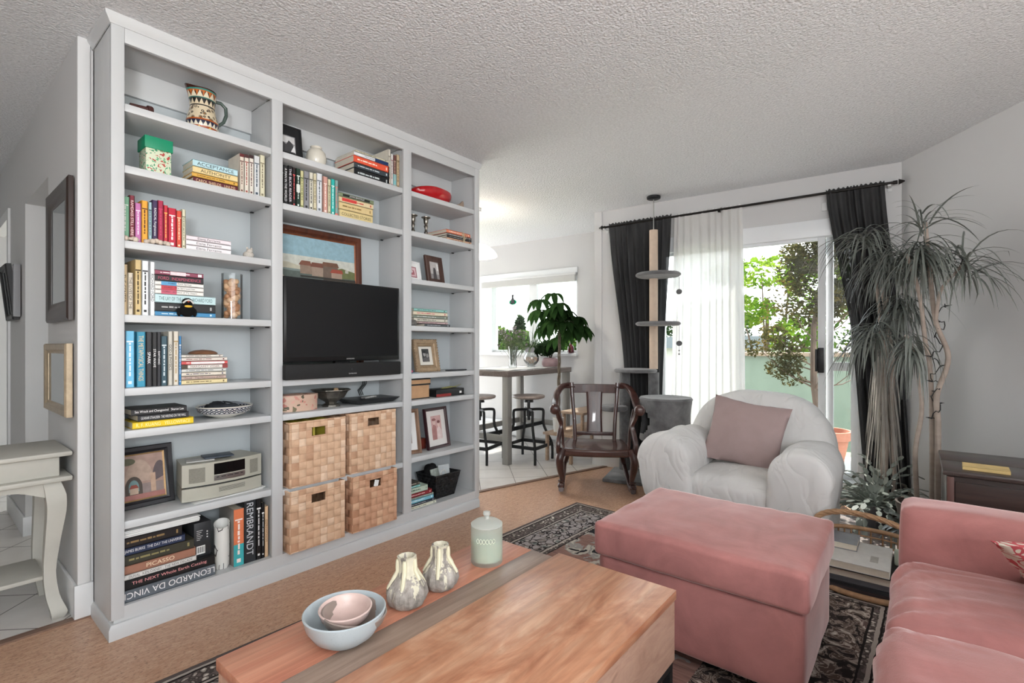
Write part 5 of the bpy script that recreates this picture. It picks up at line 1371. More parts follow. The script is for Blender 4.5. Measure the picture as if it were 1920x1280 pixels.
storage_basket(1.208, 1.522, 2.42, 0.431, 0.755, M_BASKET, 'woven basket on the upper row with yellow files showing')
storage_basket(1.552, 1.866, 2.43, 0.431, 0.762, M_BASKET, 'light woven basket on the upper row beside the dining-side bay')
storage_basket(1.196, 1.50, 2.392, 0.116, 0.418, M_BASKET, 'woven basket on the bottom row with scattered dark and pale squares')
bk = storage_basket(1.545, 1.845, 2.392, 0.116, 0.418, M_BASKET2, 'reddish woven basket on the bottom row with a white tag in its hand hole')
mb = MB(); mb.box(-0.014, 0.014, -0.001, 0.001, -0.02, 0.016, m=place(1.705, 2.398, 0.362, 0) @ Matrix.Rotation(0.25, 4, 'Y')); tg = mb.build('paper_tag', M_PAPERWHITE, bk, smooth=False); tg['label'] = 'white paper tag'
for k, (x, c_) in enumerate(((1.28, 'c2b23c'), (1.33, 'b8a840'), (1.40, 'd0c248'))):
    mb = MB(); mb.box(-0.045, 0.045, -0.1, 0.1, 0, 0.31, m=place(x + 0.03, 2.56, 0.443, 0) @ Matrix.Rotation(0.06 * (k - 1), 4, 'Y') @ Matrix.Scale(0.12, 4, (1, 0, 0)))
    mb.thing('file_folder', mat('folder_yellow_%d' % k, c_, 0.6), ('yellow file folder at the hallway end inside the upper basket', 'middle yellow file folder inside the upper basket', 'bright yellow file folder behind the hand hole of the upper basket')[k], 'folder')

# dining-side bay
mb = MB()
def boat(q, a, r, z):
    e_ = max(0, math.cos(a - 0.25))
    return Vector((q.x * 1.0, q.y, q.z + 0.022 * (abs(q.x) / 0.17) ** 2 + (0.012 * e_ if z > 0.03 else 0)))
mb.lathe([(1e-3, 0), (0.55, 0.003), (0.8, 0.02), (0.96, 0.05), (1.0, 0.072), (0.95, 0.088), (0.88, 0.092), (0.84, 0.085), (0.8, 0.05), (0.5, 0.02), (1e-3, 0.014)], (2.265, 2.565, 2.112), 48, 0.176, 0.085, fn=lambda q, a, r, z: q + Vector((0, 0, -0.03 * max(0, -q.x / 0.176) ** 2 * z / 0.09 + 0.004 * (z > .07))))
mb.thing('red_bowl', mat('red_gloss', 'b01018', 0.12, 0.05, 6, coat=0.6), 'glossy red boat-shaped bowl on the top dining-side shelf', 'bowl')
mb = MB(); mb.prism([(2.43, 2.5, 2.1115), (2.515, 2.5, 2.1115), (2.512, 2.5, 2.16), (2.505, 2.5, 2.172), (2.48, 2.5, 2.148), (2.45, 2.5, 2.136)], (0, 0.014, 0))
mb.thing('stone_shard', mat('shard_tan', '9a8878', 0.7, 0.2, 40, 0.4), 'small tan stone shard beside the red bowl', 'stone')
M_PEWT = mat('candlestick_silver', '8a857c', 0.28, 0.2, 30, metal=0.95)
for x, y, lab in ((2.188, 2.53, 'silver candlestick next to the string-tied books'), (2.095, 2.55, 'silver candlestick half behind the bookcase upright')):
    mb = MB(); mb.lathe([(1e-3, 0), (0.032, 0), (0.032, 0.008), (0.02, 0.016), (0.009, 0.022), (0.013, 0.034), (0.008, 0.044), (0.008, 0.06), (0.014, 0.074), (0.009, 0.085), (0.014, 0.094), (0.018, 0.12), (0.016, 0.124), (0.03, 0.13), (0.031, 0.134), (0.014, 0.134), (0.012, 0.12), (1e-3, 0.11)], (x, y, 1.863), 28)
    mb.thing('candlestick', M_PEWT, lab, 'candlestick', 'pair of candlesticks')
zt = 1.863
mb = MB()
for i in range(3):
    a = i * 0.004; mb.tube([(2.475 + a, 2.466, 1.864), (2.475 + a * 2, 2.465, 1.90), (2.474, 2.466, 1.941), (2.47 - a, 2.5, 1.943), (2.47, 2.62, 1.943)], 0.0016, 6)
mb.tube([(2.474, 2.464, 1.93), (2.455, 2.458, 1.925), (2.452, 2.458, 1.90), (2.474, 2.462, 1.928), (2.498, 2.458, 1.92), (2.49, 2.458, 1.895)], 0.0016, 6)
mb.thing('twine', mat('twine_straw', 'c8b898', 0.9), 'straw twine bow round the stack of coral and tan books', 'twine')
t = thing('white_photo_frame', 'leaning white photo frame with a pink print beside the brown one', 'picture', (2.13, 2.57, 1.565))
M_ = place(2.10, 2.55, 1.565, 0, -16) @ Matrix.Rotation(math.radians(4), 4, 'Y')
frame_flat(t, M_, 0.15, 0.15, 0.014, 0.014, mat('frame_white', 'dedede', 0.4), matm=M_PAPERWHITE)
picture(t, M_, 0.008, [('9c5a64', rect(-0.035, 0.042, 0.035, 0.11)), ('d8b8bc', rect(-0.029, 0.036, 0.041, 0.104)), ('a8646c', [(-0.02, 0.06), (0.0, 0.05), (0.025, 0.055), (0.02, 0.085), (-0.012, 0.09)]), ('e4d0d2', oval(0.0, 0.075, 0.012, 0.01))])
t = thing('brown_photo_frame', 'dark brown wooden frame with a standing figure photo', 'picture', (2.3, 2.57, 1.565))
M_ = place(2.305, 2.545, 1.565, 5, -10)
frame_flat(t, M_, 0.165, 0.2, 0.04, 0.02, wood('brown_frame_wood', '3c2822', '513830', '5f443a', 2, 1, 0.4))
picture(t, M_, 0.011, [('b8b4b2', rect(-0.043, 0.043, 0.04, 0.16)), ('8c8888', rect(-0.043, 0.043, 0.04, 0.075)), ('4c484a', [(-0.02, 0.04), (0.018, 0.04), (0.012, 0.105), (0.004, 0.12), (-0.008, 0.12), (-0.014, 0.1)]), ('c4bcb8', oval(-0.002, 0.13, 0.008, 0.01)), ('dcdad8', rect(0.02, 0.04, 0.1, 0.15))])
mb = MB(); mb.lathe([(1e-3, 0), (0.02, 0), (0.026, 0.012), (0.022, 0.03), (0.018, 0.038), (1e-3, 0.042)], (2.03, 2.472, 1.271), 20)
mb.thing('glass_weight', mat('smoky_glass', '8c8a86', 0.1, 0.3, 80, trans=0.5), 'small smoky glass weight beside the aqua-topped book stack', 'ornament')
t = thing('gold_photo_frame', 'carved gold frame with a small dark portrait print of two faces', 'picture', (2.22, 2.58, 0.971))
M_ = place(2.232, 2.545, 0.971, 2, -11)
GOLD = mat('aged_gold', '9c8468', 0.4, 0.2, 40, 0.3, 80, metal=0.25)
frame_flat(t, M_, 0.212, 0.222, 0.042, 0.024, GOLD, matm=mat('mount_cream', 'd8d4ca', 0.8), fillet=mat('gold_bead', '806a50', 0.4, metal=0.3))
picture(t, M_, 0.0145, [('3a3a3a', rect(-0.034, 0.03, 0.07, 0.158)), ('9a9896', oval(-0.012, 0.122, 0.012, 0.016)), ('8c8a88', oval(0.013, 0.112, 0.011, 0.015)), ('5a5858', oval(-0.002, 0.085, 0.03, 0.016)), ('222222', oval(-0.012, 0.136, 0.013, 0.008))])
mb = MB()
for k in range(46):
    s_ = k / 46 * 2 * (0.212 + 0.222); w_, h_ = 0.212, 0.222
    if s_ < w_: p = (-w_ / 2 + s_, 0)
    elif s_ < w_ + h_: p = (w_ / 2, s_ - w_)
    elif s_ < 2 * w_ + h_: p = (w_ / 2 - (s_ - w_ - h_), h_)
    else: p = (-w_ / 2, h_ - (s_ - 2 * w_ - h_))
    mb.ball(M_ @ Vector((p[0] * 0.965, 0.003, 0.004 + p[1] * 0.965)), 0.0062, 8)
mb.build('beading', GOLD, t)
mb = MB(); mb.box(-0.035, 0.035, -0.03, 0.03, 0, 0.003, m=place(2.04, 2.49, 0.9712, 15)); mb.thing('blue_card', mat('card_blue', '9db4c4', 0.6, 0.1, 30), 'pale blue card lying before the gold frame', 'card')
mb = MB(); mb.soft(2.005, 2.03, 2.466, 2.48, 0.9755, 0.992, 0.006, 6); mb.thing('pink_trinket', mat('trinket_pink', 'b85a78', 0.4), 'tiny pink trinket on the pale blue card', 'ornament')
mb = MB(); mb.box(2.375, 2.545, 2.5, 2.545, 0.971, 0.979, 0.003); mb.thing('slim_case', mat('case_dark', '33343a', 0.3), 'slim dark case lying along the end of the gold frame shelf', 'case')
t = thing('kraft_box', 'kraft cardboard box with black banding on the dining-side shelf', 'box', (2.10, 2.56, 0.801))
KR = mat('kraft', 'b8916c', 0.75, 0.08, 20)
mb = MB(); mb.box(2.012, 2.19, 2.5, 2.64, 0.801, 0.895, 0.001); mb.build('box_body', KR, t)
mb = MB(); mb.box(2.006, 2.196, 2.494, 2.646, 0.892, 0.93, 0.0015); mb.build('lid', KR, t)
mb = MB(); mb.box(2.0055, 2.1965, 2.4935, 2.6465, 0.889, 0.899); mb.box(2.0055, 2.1965, 2.4935, 2.6465, 0.925, 0.932); mb.box(2.011, 2.191, 2.499, 2.641, 0.8012, 0.807); mb.build('black_banding', M_BLACK, t, smooth=False)
t = thing('black_game_box', 'flat black box with red side on the shelf beside the kraft box', 'box', (2.37, 2.55, 0.801))
mb = MB(); mb.box(2.24, 2.50, 2.485, 2.63, 0.801, 0.848, 0.001); mb.build('box_body', M_BLACK, t)
mb = MB(); mb.box(2.2405, 2.375, 2.4843, 2.486, 0.802, 0.82); mb.build('red_panel', mat('panel_red', '8c2a28', 0.5, 0.2, 40), t, smooth=False)
mb = MB(); mb.box(2.455, 2.475, 2.4843, 2.486, 0.815, 0.83); mb.build('small_label', M_PAPERWHITE, t, smooth=False)
mb = MB(); mb.tube([(2.33, 2.53, .853), (2.40, 2.52, .858), (2.47, 2.54, .858), (2.515, 2.53, .87)], [.003, .004, .003, .0015], 8); mb.tube([(2.36, 2.56, .853), (2.41, 2.53, .862), (2.44, 2.50, .857)], .0025, 8)
mb.tube([(2.34, 2.55, .8505), (2.37, 2.53, .853), (2.45, 2.55, .853)], .0028, 8)
mb.thing('dried_twig', mat('twig_olive', '8c8a58', 0.8, 0.2, 50), 'dried olive-coloured twig lying on the flat black box', 'twig')
t = thing('wood_photo_frame', 'wood-framed picture leaning half behind the bookcase upright', 'picture', (2.03, 2.56, 0.446))
M_ = place(2.03, 2.53, 0.446, -14, -12)
frame_flat(t, M_, 0.22, 0.292, 0.026, 0.02, wood('oak_frame', '6a4e3c', '80604a', '94745c', 2), matm=M_PAPERWHITE)
picture(t, M_, 0.0115, [('a89890', rect(-0.05, 0.05, 0.07, 0.21)), ('c8b8b0', oval(0.01, 0.15, 0.025, 0.035))])
t = thing('wedding_photo_frame', 'dark red-brown frame with a pink-tinted portrait of a couple', 'picture', (2.32, 2.58, 0.446))
M_ = place(2.318, 2.53, 0.446, 6, -9)
frame_flat(t, M_, 0.222, 0.278, 0.02, 0.022, mat('frame_mahogany', '3a2226', 0.3, 0.2, 20), matm=mat('mount_white', 'dad6d2', 0.8))
picture(t, M_, 0.0135, [('c8a29e', rect(-0.05, 0.05, 0.06, 0.222)), ('a87874', [(-0.048, 0.06), (-0.005, 0.06), (-0.002, 0.15), (-0.03, 0.165), (-0.046, 0.14)]), ('dcc8c4', [(-0.004, 0.06), (0.048, 0.06), (0.046, 0.12), (0.022, 0.15), (0.002, 0.13)]), ('d8bcb4', oval(-0.022, 0.178, 0.013, 0.017)), ('8c5c5a', oval(-0.022, 0.196, 0.02, 0.009)), ('dcc0b8', oval(0.02, 0.162, 0.012, 0.016)), ('7c4c4a', oval(0.022, 0.178, 0.015, 0.01))])
mb = MB(); mb.box(2.19, 2.25, 2.60, 2.68, 0.4455, 0.515, 0.002); mb.thing('red_leather_book', mat('leather_red', '7c3428', 0.45, 0.2, 40), 'small dark red book standing behind the couple portrait', 'book')
M_BWEAVE = m_weave('black_weave', '0c0c0d', '19191b', '2c2c2f', 0.02)
t = thing('black_basket', 'small flared black woven basket holding odds and ends', 'basket', (2.335, 2.57, 0.116))
def taper(mb_, x0, x1, y0, y1, z0, z1, e_, w):
    for (a, b, c, d) in ((x0, x1, y0, y0), (x1, x1, y0, y1), (x1, x0, y1, y1), (x0, x0, y1, y0)):
        sx = lambda x: x + (e_ if x == x1 else -e_); sy = lambda y: y + (e_ if y == y1 else -e_)
        p0, p1 = Vector((a, c, z0)), Vector((b, d, z0)); q0, q1 = Vector((sx(a), sy(c), z1)), Vector((sx(b), sy(d), z1))
        nrm = (p1 - p0).cross(q0 - p0).normalized() * w
        mb_.pts8([p0, p1, p1 - nrm, p0 - nrm, q0, q1, q1 - nrm, q0 - nrm])
mb = MB(); taper(mb, 2.25, 2.42, 2.50, 2.64, 0.116, 0.275, 0.03, 0.005); mb.build('woven_sides', M_BWEAVE, t, smooth=False)
mb = MB(); mb.box(2.252, 2.418, 2.502, 2.638, 0.1165, 0.122); mb.build('basket_bottom', M_BWEAVE, t, smooth=False)
mb = MB(); mb.tube([(2.222, 2.472, .275), (2.448, 2.472, .275), (2.448, 2.668, .275), (2.222, 2.668, .275), (2.222, 2.474, .275)], .005, 8); mb.build('rim', M_BLACK, t)
mb = MB(); mb.box(-0.045, 0.045, -0.003, 0.003, 0, 0.15, 0.001, m=place(2.38, 2.545, 0.165, -10, -12)); mb.thing('white_packet', mat('packet_white', 'c8ced0', 0.4, 0.1, 20), 'white packet sticking up from the black basket', 'packet')
mb = MB(); mb.box(-0.04, 0.04, -0.004, 0.004, 0, 0.16, 0.001, m=place(2.29, 2.52, 0.15, 8, -14)); mb.thing('grey_packet', mat('packet_grey', '9ca49c', 0.35, 0.3, 30), 'grey-green packet at the near edge of the black basket', 'packet')
mb = MB(); mb.soft(2.25, 2.33, 2.56, 2.64, 0.17, 0.335, 0.03, 8, wob=0.008, wsc=20); mb.thing('black_pouch', fabric('pouch_black', '1b1b1d', 0.8), 'black crumpled pouch at the back of the black basket', 'pouch')
mb = MB(); pts = [(2.315 + 0.022 * math.cos(a * PI / 8), 2.50, 0.282 + 0.02 * math.sin(a * PI / 8)) for a in range(17)]
mb.tube(pts, 0.0035, 8); mb.thing('paper_ring', mat('ring_white', 'd8d8d4', 0.4), 'white paper ring tucked in the front of the black basket', 'ring')
# ------------------------------------------------------------------ rug(s), coffee table and what stands on it
RUG_C, RUG_Y = (1.62, 0.885), math.radians(-1.7)
mb = MB()
RM = Matrix.Translation((RUG_C[0], RUG_C[1], 0)) @ Matrix.Rotation(RUG_Y, 4, 'Z')
mb.box(-RUG_HALF[0], RUG_HALF[0], -RUG_HALF[1], RUG_HALF[1], 0.0004, 0.008, 0.002)
o = mb.build('oriental_rug', m_rug(), None, smooth=False)
o.matrix_world = RM
_props(o, 'dark patterned oriental rug under the coffee table and ottoman', 'rug')
mb = MB(); mb.box(-0.44, 0.44, -0.33, 0.33, 0.0004, 0.007, 0.002)
o = mb.build('small_rug', MATS.get('pale_rug') or m_print('pale_rug', 'b9aca8', ['8a7c7c', 'cfc4be', '6c6468', 'a08c8c'], 26), None, smooth=False)
o.location = (3.62, 0.30, 0); o.rotation_euler = (0, 0, -0.08)
_props(o, 'small pale patterned rug in the sunlight by the balcony door', 'rug')

t = thing('coffee_table', 'low wooden coffee table of three toned boards on a black steel frame', 'table', (0.9, 0.87, 0))
TX0, TX1 = 0.436, 1.352
W_RED = wood('board_reddish', 'a05e4c', 'c7856b', 'd9a083', 0, 0.9, 0.36)
W_GRY = wood('board_greybrown', '80695c', 'a0897a', 'bda694', 0, 1.1, 0.38)
W_ORG = wood('board_honey', 'ab6c4d', 'cb9270', 'dfb494', 0, 0.7, 0.3, 0, 2.0, 2.6)
def mango():
    n_ = NT('mango_side')
    a = n_.noise(n_.coord((2.2, 2.2, 7)), 2.2, 6, 0.6, 1.6)
    b = n_.noise(n_.coord((12, 12, 40)), 1.5, 4, 0.6)
    c = n_.ramp(a, [(0.28, '8a6a5a'), (0.42, 'b08c78'), (0.6, 'bd9a86'), (0.75, 'a9826e')])
    n_.col(n_.mix(0.4, c, n_.ramp(b, [(0.3, (0.7, 0.66, 0.64)), (0.6, (1, 1, 1))]), 'MULTIPLY')); n_.set(rough=0.45)
    return n_.m
W_SIDE = mango()
mb = MB(); mb.box(TX0, TX1, 1.020, 1.208, 0.424, 0.45, 0.002); mb.build('board', W_RED, t)
mb = MB(); mb.box(TX0, TX1, 0.918, 1.0195, 0.424, 0.45, 0.002); mb.build('board', W_GRY, t)
mb = MB(); mb.box(TX0 + 0.005, TX1 + 0.012, 0.522, 0.9165, 0.437, 0.463, 0.002); o = mb.build('lift_top', W_ORG, t); o['label'] = 'honey-coloured lift top'
mb = MB(); mb.box(TX0 + 0.004, TX1 + 0.008, 0.526, 0.546, 0.268, 0.436, 0.001); mb.build('front_panel', W_SIDE, t, smooth=False)
mb = MB(); mb.box(TX0 + 0.004, TX1 - 0.004, 1.184, 1.204, 0.268, 0.4235, 0.001); mb.build('back_panel', W_SIDE, t, smooth=False)
mb = MB(); mb.box(TX0 + 0.004, TX0 + 0.024, 0.546, 1.184, 0.268, 0.4235, 0.001); mb.build('end_panel', W_SIDE, t, smooth=False)
mb = MB(); mb.box(TX1 - 0.024, TX1 - 0.004, 0.546, 1.184, 0.268, 0.4235, 0.001); mb.build('end_panel', W_SIDE, t, smooth=False)
mb = MB(); mb.box(TX0 + 0.024, TX1 - 0.024, 0.546, 1.184, 0.268, 0.28); mb.build('bottom_panel', W_SIDE, t, smooth=False)
mb = MB()
for y in (0.53, 1.18): mb.box(TX0 + 0.006, TX1 + 0.004, y, y + 0.022, 0.246, 0.2678)
for x in (TX0 + 0.006, TX1 - 0.018): mb.box(x, x + 0.022, 0.552, 1.18, 0.246, 0.2678)
mb.build('steel_rail', M_DARKMETAL, t, smooth=False)
for x in (TX0 + 0.006, TX1 - 0.018):
    for y in (0.53, 1.18):
        mb = MB(); mb.box(x, x + 0.022, y, y + 0.022, 0.0085, 0.246, 0.001); mb.build('leg', M_DARKMETAL, t, smooth=False)

# nested bowls
ZT = 0.4508
def bowl(name, lab, c, R_, h, m_, tilt=(0, 0), sy=1.0, th=0.006):
    mb_ = MB(); M_ = Matrix.Translation(c) @ Matrix.Rotation(tilt[0], 4, 'X') @ Matrix.Rotation(tilt[1], 4, 'Y')
    out_ = [(1e-3, 0), (R_ * .42, 0), (R_ * .5, 0.004), (R_ * .74, h * .28), (R_ * .92, h * .62), (R_, h)]
    inn = [(R_ - th, h), (R_ * .9 - th, h * .62), (R_ * .72 - th, h * .32), (R_ * .4, th + 0.004), (1e-3, th)]
    mb_.lathe(out_ + [(R_ - th * .5, h + .002)] + inn, (0, 0, 0), 56, 1, sy, M_)
    return mb_.thing(name, m_, lab, 'bowl', 'nested bowls on the coffee table')
BX, BY = 0.655, 1.045
bowl('ceramic_bowl', 'large speckled pale blue-grey bowl holding two smaller bowls', (BX, BY, ZT), 0.094, 0.073, m_speckle('blue_grey_glaze', 'aab4b8', '50585c', 0.3, 260, 0.09))
bowl('ceramic_bowl', 'middle brown-grey bowl nested in the pale blue-grey one', (BX + 0.012, BY - 0.012, ZT + 0.02), 0.075, 0.048, m_speckle('brown_grey_glaze', '8a7c74', '4a4440', 0.3, 200, 0.08), (0.05, 0.1))
bowl('ceramic_bowl', 'small speckled pink bowl topping the nested bowls', (BX + 0.004, BY + 0.004, ZT + 0.035), 0.061, 0.042, m_speckle('pink_glaze', 'c9b0a8', '6c5c58', 0.15, 300, 0.07), (0.04, -0.02))

# bulb-shaped stone vases with wax drips
def m_wax_stone(seed):
    n_ = NT('drip_stone')
    v = n_.coord((1, 1, 1), loc=(seed, seed, 0))
    n1 = n_.noise(v, 30, 5, 0.65)
    st = n_.noise(n_.coord((60, 60, 9), loc=(seed, 0, 0)), 1.0, 4, 0.6)
    sp = n_.new('ShaderNodeSeparateXYZ'); n_.l.new(n_.coord(), sp.inputs[0])
    base = n_.ramp(n1, [(0.3, '6a655e'), (0.5, '98918a'), (0.7, 'b0aaa2')])
    wax = n_.math('GREATER_THAN', n_.math('ADD', st, n_.math('MULTIPLY', sp.outputs[2], 2.0)), 0.69)
    n_.col(n_.mix(wax, base, n_.ramp(n1, [(0.3, 'bfb9a6'), (0.7, 'd5d0ba')]))); n_.set(rough=0.75)
    n_.bump(st, 0.7, 0.008)
    return n_.m
def stone_vase(x, y, s_, seed, lab):
    t_ = thing('bud_vase', lab, 'vase', (x, y, ZT), 0, 'wax-dripped stone vases')
    rng_ = random.Random(seed)
    def rib(q, a, r, z):
        k = 1 + 0.045 * math.sin(a * 9 + seed) * (0.5 if z > 0.065 else 1) + 0.03 * noise.noise(Vector((math.cos(a) * 2 + seed, math.sin(a) * 2, z * 40)))
        return Vector((q.x * k, q.y * k, q.z))
    P = [(1e-3, 0), (.026, 0), (.039, .01), (.045, .026), (.042, .042), (.031, .058), (.022, .068), (.0185, .08), (.0185, .1), (.021, .108), (.017, .109), (.0125, .1), (1e-3, .085)]
    mb_ = MB(); mb_.lathe([(r * s_, z * s_) for r, z in P], (x, y, ZT), 54, fn=rib); mb_.build('vase_body', m_wax_stone(seed), t_)
    wx_ = mat('candle_wax_drip', 'd3cdb2', 0.5, 0.05, 30)
    for k in range(5):
        a = seed + k * 1.26 + rng_.random() * 0.5; zs = .104; ze = .035 + .03 * rng_.random()
        pts = []
        for i in range(8):
            z = zs + (ze - zs) * i / 7
            R_ = .0195 if z > .078 else .0195 + (.078 - z) / .036 * .022
            pts.append((x + math.cos(a) * R_ * s_, y + math.sin(a) * R_ * s_, ZT + z * s_))
        mb_ = MB(); mb_.tube(pts, [.004, .006, .0065, .006, .006, .0055, .0055, .004], 8); mb_.build('wax_drip', wx_, t_)
stone_vase(0.85, 1.060, 1.22, 1.0, 'grey garlic-shaped vase with wax drips, nearer the nested bowls')
stone_vase(0.972, 1.062, 1.16, 2.3, 'grey garlic-shaped vase with thick pale wax, nearer the jar candle')

# candle in a lidded glass jar
CX_, CY_ = 1.185, 1.075
t = thing('jar_candle', 'pale green candle in a clear lidded glass jar on the table end', 'candle', (CX_, CY_, ZT))
GJ = sheer('candle_glass', 'e2eae2', 0.55, 0.68, 0.02)
mb = MB(); mb.lathe([(1e-3, 0), (.049, 0), (.051, .004), (.051, .118), (.048, .118), (.048, .012), (1e-3, .012)], (CX_, CY_, ZT), 40); mb.build('jar', GJ, t)
mb = MB(); mb.lathe([(1e-3, 0), (.047, 0), (.047, .06), (1e-3, .062)], (CX_, CY_, ZT + .0125), 40); mb.build('wax', mat('green_wax', 'b8c2ae', 0.5, 0.04, 10, sss=0.2), t)
mb = MB(); mb.lathe([(1e-3, 0), (.05, 0), (.051, .005), (.038, .014), (.02, .018), (.008, .02), (.0075, .028), (.012, .034), (.011, .042), (1e-3, .044)], (CX_, CY_, ZT + .1185), 40); mb.build('lid', sheer('lid_glass', 'e6ece8', 0.5, 0.45, 0.02), t)
mb = MB()
for sg_ in (-1, 1):
    P_ = []
    for i in range(49):
        a = math.radians(-142) - 0.6 + 1.2 * i / 48
        P_.append((CX_ + .0516 * math.cos(a), CY_ + .0516 * math.sin(a), ZT + .082 + sg_ * .0075 * math.sin(i * .39)))
    mb.tube(P_, .0008, 5)
mb.build('scrollwork', mat('embossed_pale', 'dfe6d6', 0.4), t)

# ------------------------------------------------------------------ upholstered pieces
def velvet(name, c):
    t_ = NT(name)
    cc = lin(c)
    n1 = t_.noise(t_.coord((1, 1, 1)), 5.5, 5, 0.6, 0.8); n2 = t_.noise(t_.coord((30, 6, 6)), 3, 4, 0.6)
    lo = tuple(x * 0.84 for x in cc[:3]); hi = tuple(min(1, x * 1.14) for x in cc[:3])
    c1 = t_.ramp(n1, [(0.3, lo), (0.7, hi)])
    t_.col(t_.mix(0.25, c1, t_.ramp(n2, [(0.35, (0.8, 0.78, 0.78)), (0.65, (1, 1, 1))]), 'MULTIPLY'))
    t_.set(rough=0.85, spec=0.15, sheen=0.8, sheen_rough=0.35)
    t_.b.inputs['Sheen Tint'].default_value = (1.0, 0.82, 0.8, 1)
    t_.bump(t_.noise(t_.coord(), 260, 2, 0.6), 0.25, 0.002)
    return t_.m
M_VELVET = velvet('pink_velvet', 'ae7773')
def m_slip():
    n_ = NT('white_slipcover')
    n_.col(n_.ramp(n_.noise(n_.coord(), 4, 3), [(0.3, 'c9c8c6'), (0.7, 'd4d3d1')]))
    n_.set(rough=0.9, spec=0.2)
    a = n_.noise(n_.coord((1.0, 1.5, 0.8)), 4.2, 2, 0.45, 1.2)
    r_ = n_.math('ABSOLUTE', n_.math('SUBTRACT', a, 0.5))
    n_.bump(n_.math('MINIMUM', r_, 0.12), 0.38, 0.09)
    return n_.m
M_SLIP = m_slip()
M_MAUVE = fabric('mauve_linen', 'a08c8a', 0.92, 0.07, 6, 260, 0.3)

t = thing('ottoman', 'large dusty pink velvet storage ottoman with a lift-off lid', 'ottoman', (2.03, 0.62, 0))
mb = MB(); mb.soft(1.742, 2.335, 0.272, 0.985, 0.048, 0.321, 0.02, 14, (0.004, 0.006, 0), 0.004, 5); mb.build('base', M_VELVET, t, angle=60)
def crease(P):
    d_ = math.sin(P.y * 60 + 6 * noise.noise(P * 5)) * 0.0032 * max(0, (P.z - 0.40) / 0.06) * (0.5 + noise.noise(P * 3))
    s_ = 0.0025 * math.exp(-((P.y - 0.63 + 0.03 * math.sin(P.x * 4)) / 0.012) ** 2) * (1 if P.z > 0.43 else 0)
    return P + Vector((0, 0, d_ - s_))
mb = MB(); mb.soft(1.722, 2.345, 0.256, 0.992, 0.3225, 0.452, 0.018, 26, (0.006, 0.006, 0.012), 0.004, 6, fn=crease); mb.build('lid', M_VELVET, t, angle=60)
mb = MB()
mb.tube([(1.728, 0.262 + 0.72 * k / 20, 0.4325 + 0.002 * math.sin(k * 2)) for k in range(21)], 0.0022, 6)
mb.build('seam_piping', M_VELVET, t)
for x in (1.80, 2.27):
    for y in (0.33, 0.92):
        mb = MB(); mb.cyl((x, y, 0.0082), (x, y, 0.052), 0.02, 0.026, 16); mb.build('leg', M_BLACK, t)

t = thing('sofa', 'dusty pink velvet sofa facing the bookcase', 'sofa', (1.5, -0.4, 0))
mb = MB(); mb.soft(0.78, 2.19, -0.86, 0.02, 0.06, 0.30, 0.03, 10, wob=0.004); mb.build('base', M_VELVET, t, angle=60)
mb = MB(); mb.soft(2.012, 2.195, -0.84, 0.046, 0.07, 0.632, 0.035, 16, (0.004, 0.004, 0.006), 0.005, 6); mb.build('armrest', M_VELVET, t, angle=60)
mb = MB(); mb.soft(0.70, 0.86, -0.84, 0.046, 0.07, 0.60, 0.05, 12, (0, 0.006, 0.008), 0.006, 6); mb.build('armrest', M_VELVET, t, angle=60)
mb = MB(); mb.soft(0.78, 2.19, -0.93, -0.70, 0.1, 0.82, 0.08, 10, (0, 0, 0.01), 0.006); mb.build('backrest', M_VELVET, t, angle=60)
def pleat(P):
    f = max(0, min(1, (P.y + 0.34) / 0.36))
    w_ = math.sin(P.x * 95 + P.y * 30 + 5 * noise.noise(P * 6)) * 0.0052 * f
    return P + Vector((0, w_ * 0.5, w_))
mb = MB(); mb.soft(1.535, 2.008, -0.70, 0.055, 0.30, 0.475, 0.05, 24, (0.004, 0.012, 0.02), 0.009, 5, fn=pleat); mb.build('seat_cushion', M_VELVET, t, angle=60)
mb = MB(); mb.soft(0.86, 1.528, -0.70, 0.062, 0.30, 0.482, 0.05, 24, (0.004, 0.012, 0.022), 0.01, 5, seed=4, fn=pleat); mb.build('seat_cushion', M_VELVET, t, angle=60)
for x in (0.85, 2.12):
    for y in (-0.8, -0.04):
        mb = MB(); mb.cyl((x, y, 0.0082), (x, y, 0.062), 0.02, 0.025, 14); mb.build('leg', M_BLACK, t)

def throw_pillow(name, lab, M_, w, h, d, m_, wob=0.006, seed=0.0):
    """knife-edge cushion lying in the local x-z plane"""
    mb_ = MB(); n_ = 26
    for sgn in (-1, 1):
        def fn(u, v, sgn=sgn):
            x, z = 2 * u - 1, 2 * v - 1
            e_ = max(0, (1 - x ** 2) * (1 - z ** 2))
            pin = 1 - 0.085 * (1 - abs(z) ** 1.5) * abs(x) ** 3 - 0.0 * abs(z)
            pinz = 1 - 0.085 * (1 - abs(x) ** 1.5) * abs(z) ** 3
            P = Vector((x * w / 2 * pin, sgn * d / 2 * e_ ** 0.55, z * h / 2 * pinz))
            nz = noise.noise_vector(P * 9 + Vector((seed, 0, 0)))
            edge_w = 0.006 * noise.noise(Vector((x * 5 + seed, z * 5, 0))) * max(abs(x), abs(z)) ** 6
            P += Vector((0, nz.y * wob * (e_ > 0.001), 0)) + Vector((0, edge_w * 2, edge_w))
            return M_ @ P
        mb_.grid(fn, n_, n_)
    bmesh.ops.remove_doubles(mb_.bm, verts=mb_.bm.verts, dist=0.0004)
    return mb_.thing(name, m_, lab, 'cushion', angle=80)
def m_coral():
    n_ = NT('coral_scroll_print')
    d = n_.noise(n_.coord((1, 1, 1)), 17, 1.5, 0.5, 1.8)
    f = n_.math('LESS_THAN', n_.math('ABSOLUTE', n_.math('SUBTRACT', d, 0.5)), 0.055)
    n_.col(n_.mix(f, 'cbc3b4', 'b4555a')); n_.set(rough=0.9, spec=0.1)
    return n_.m
M_CORAL = m_coral()
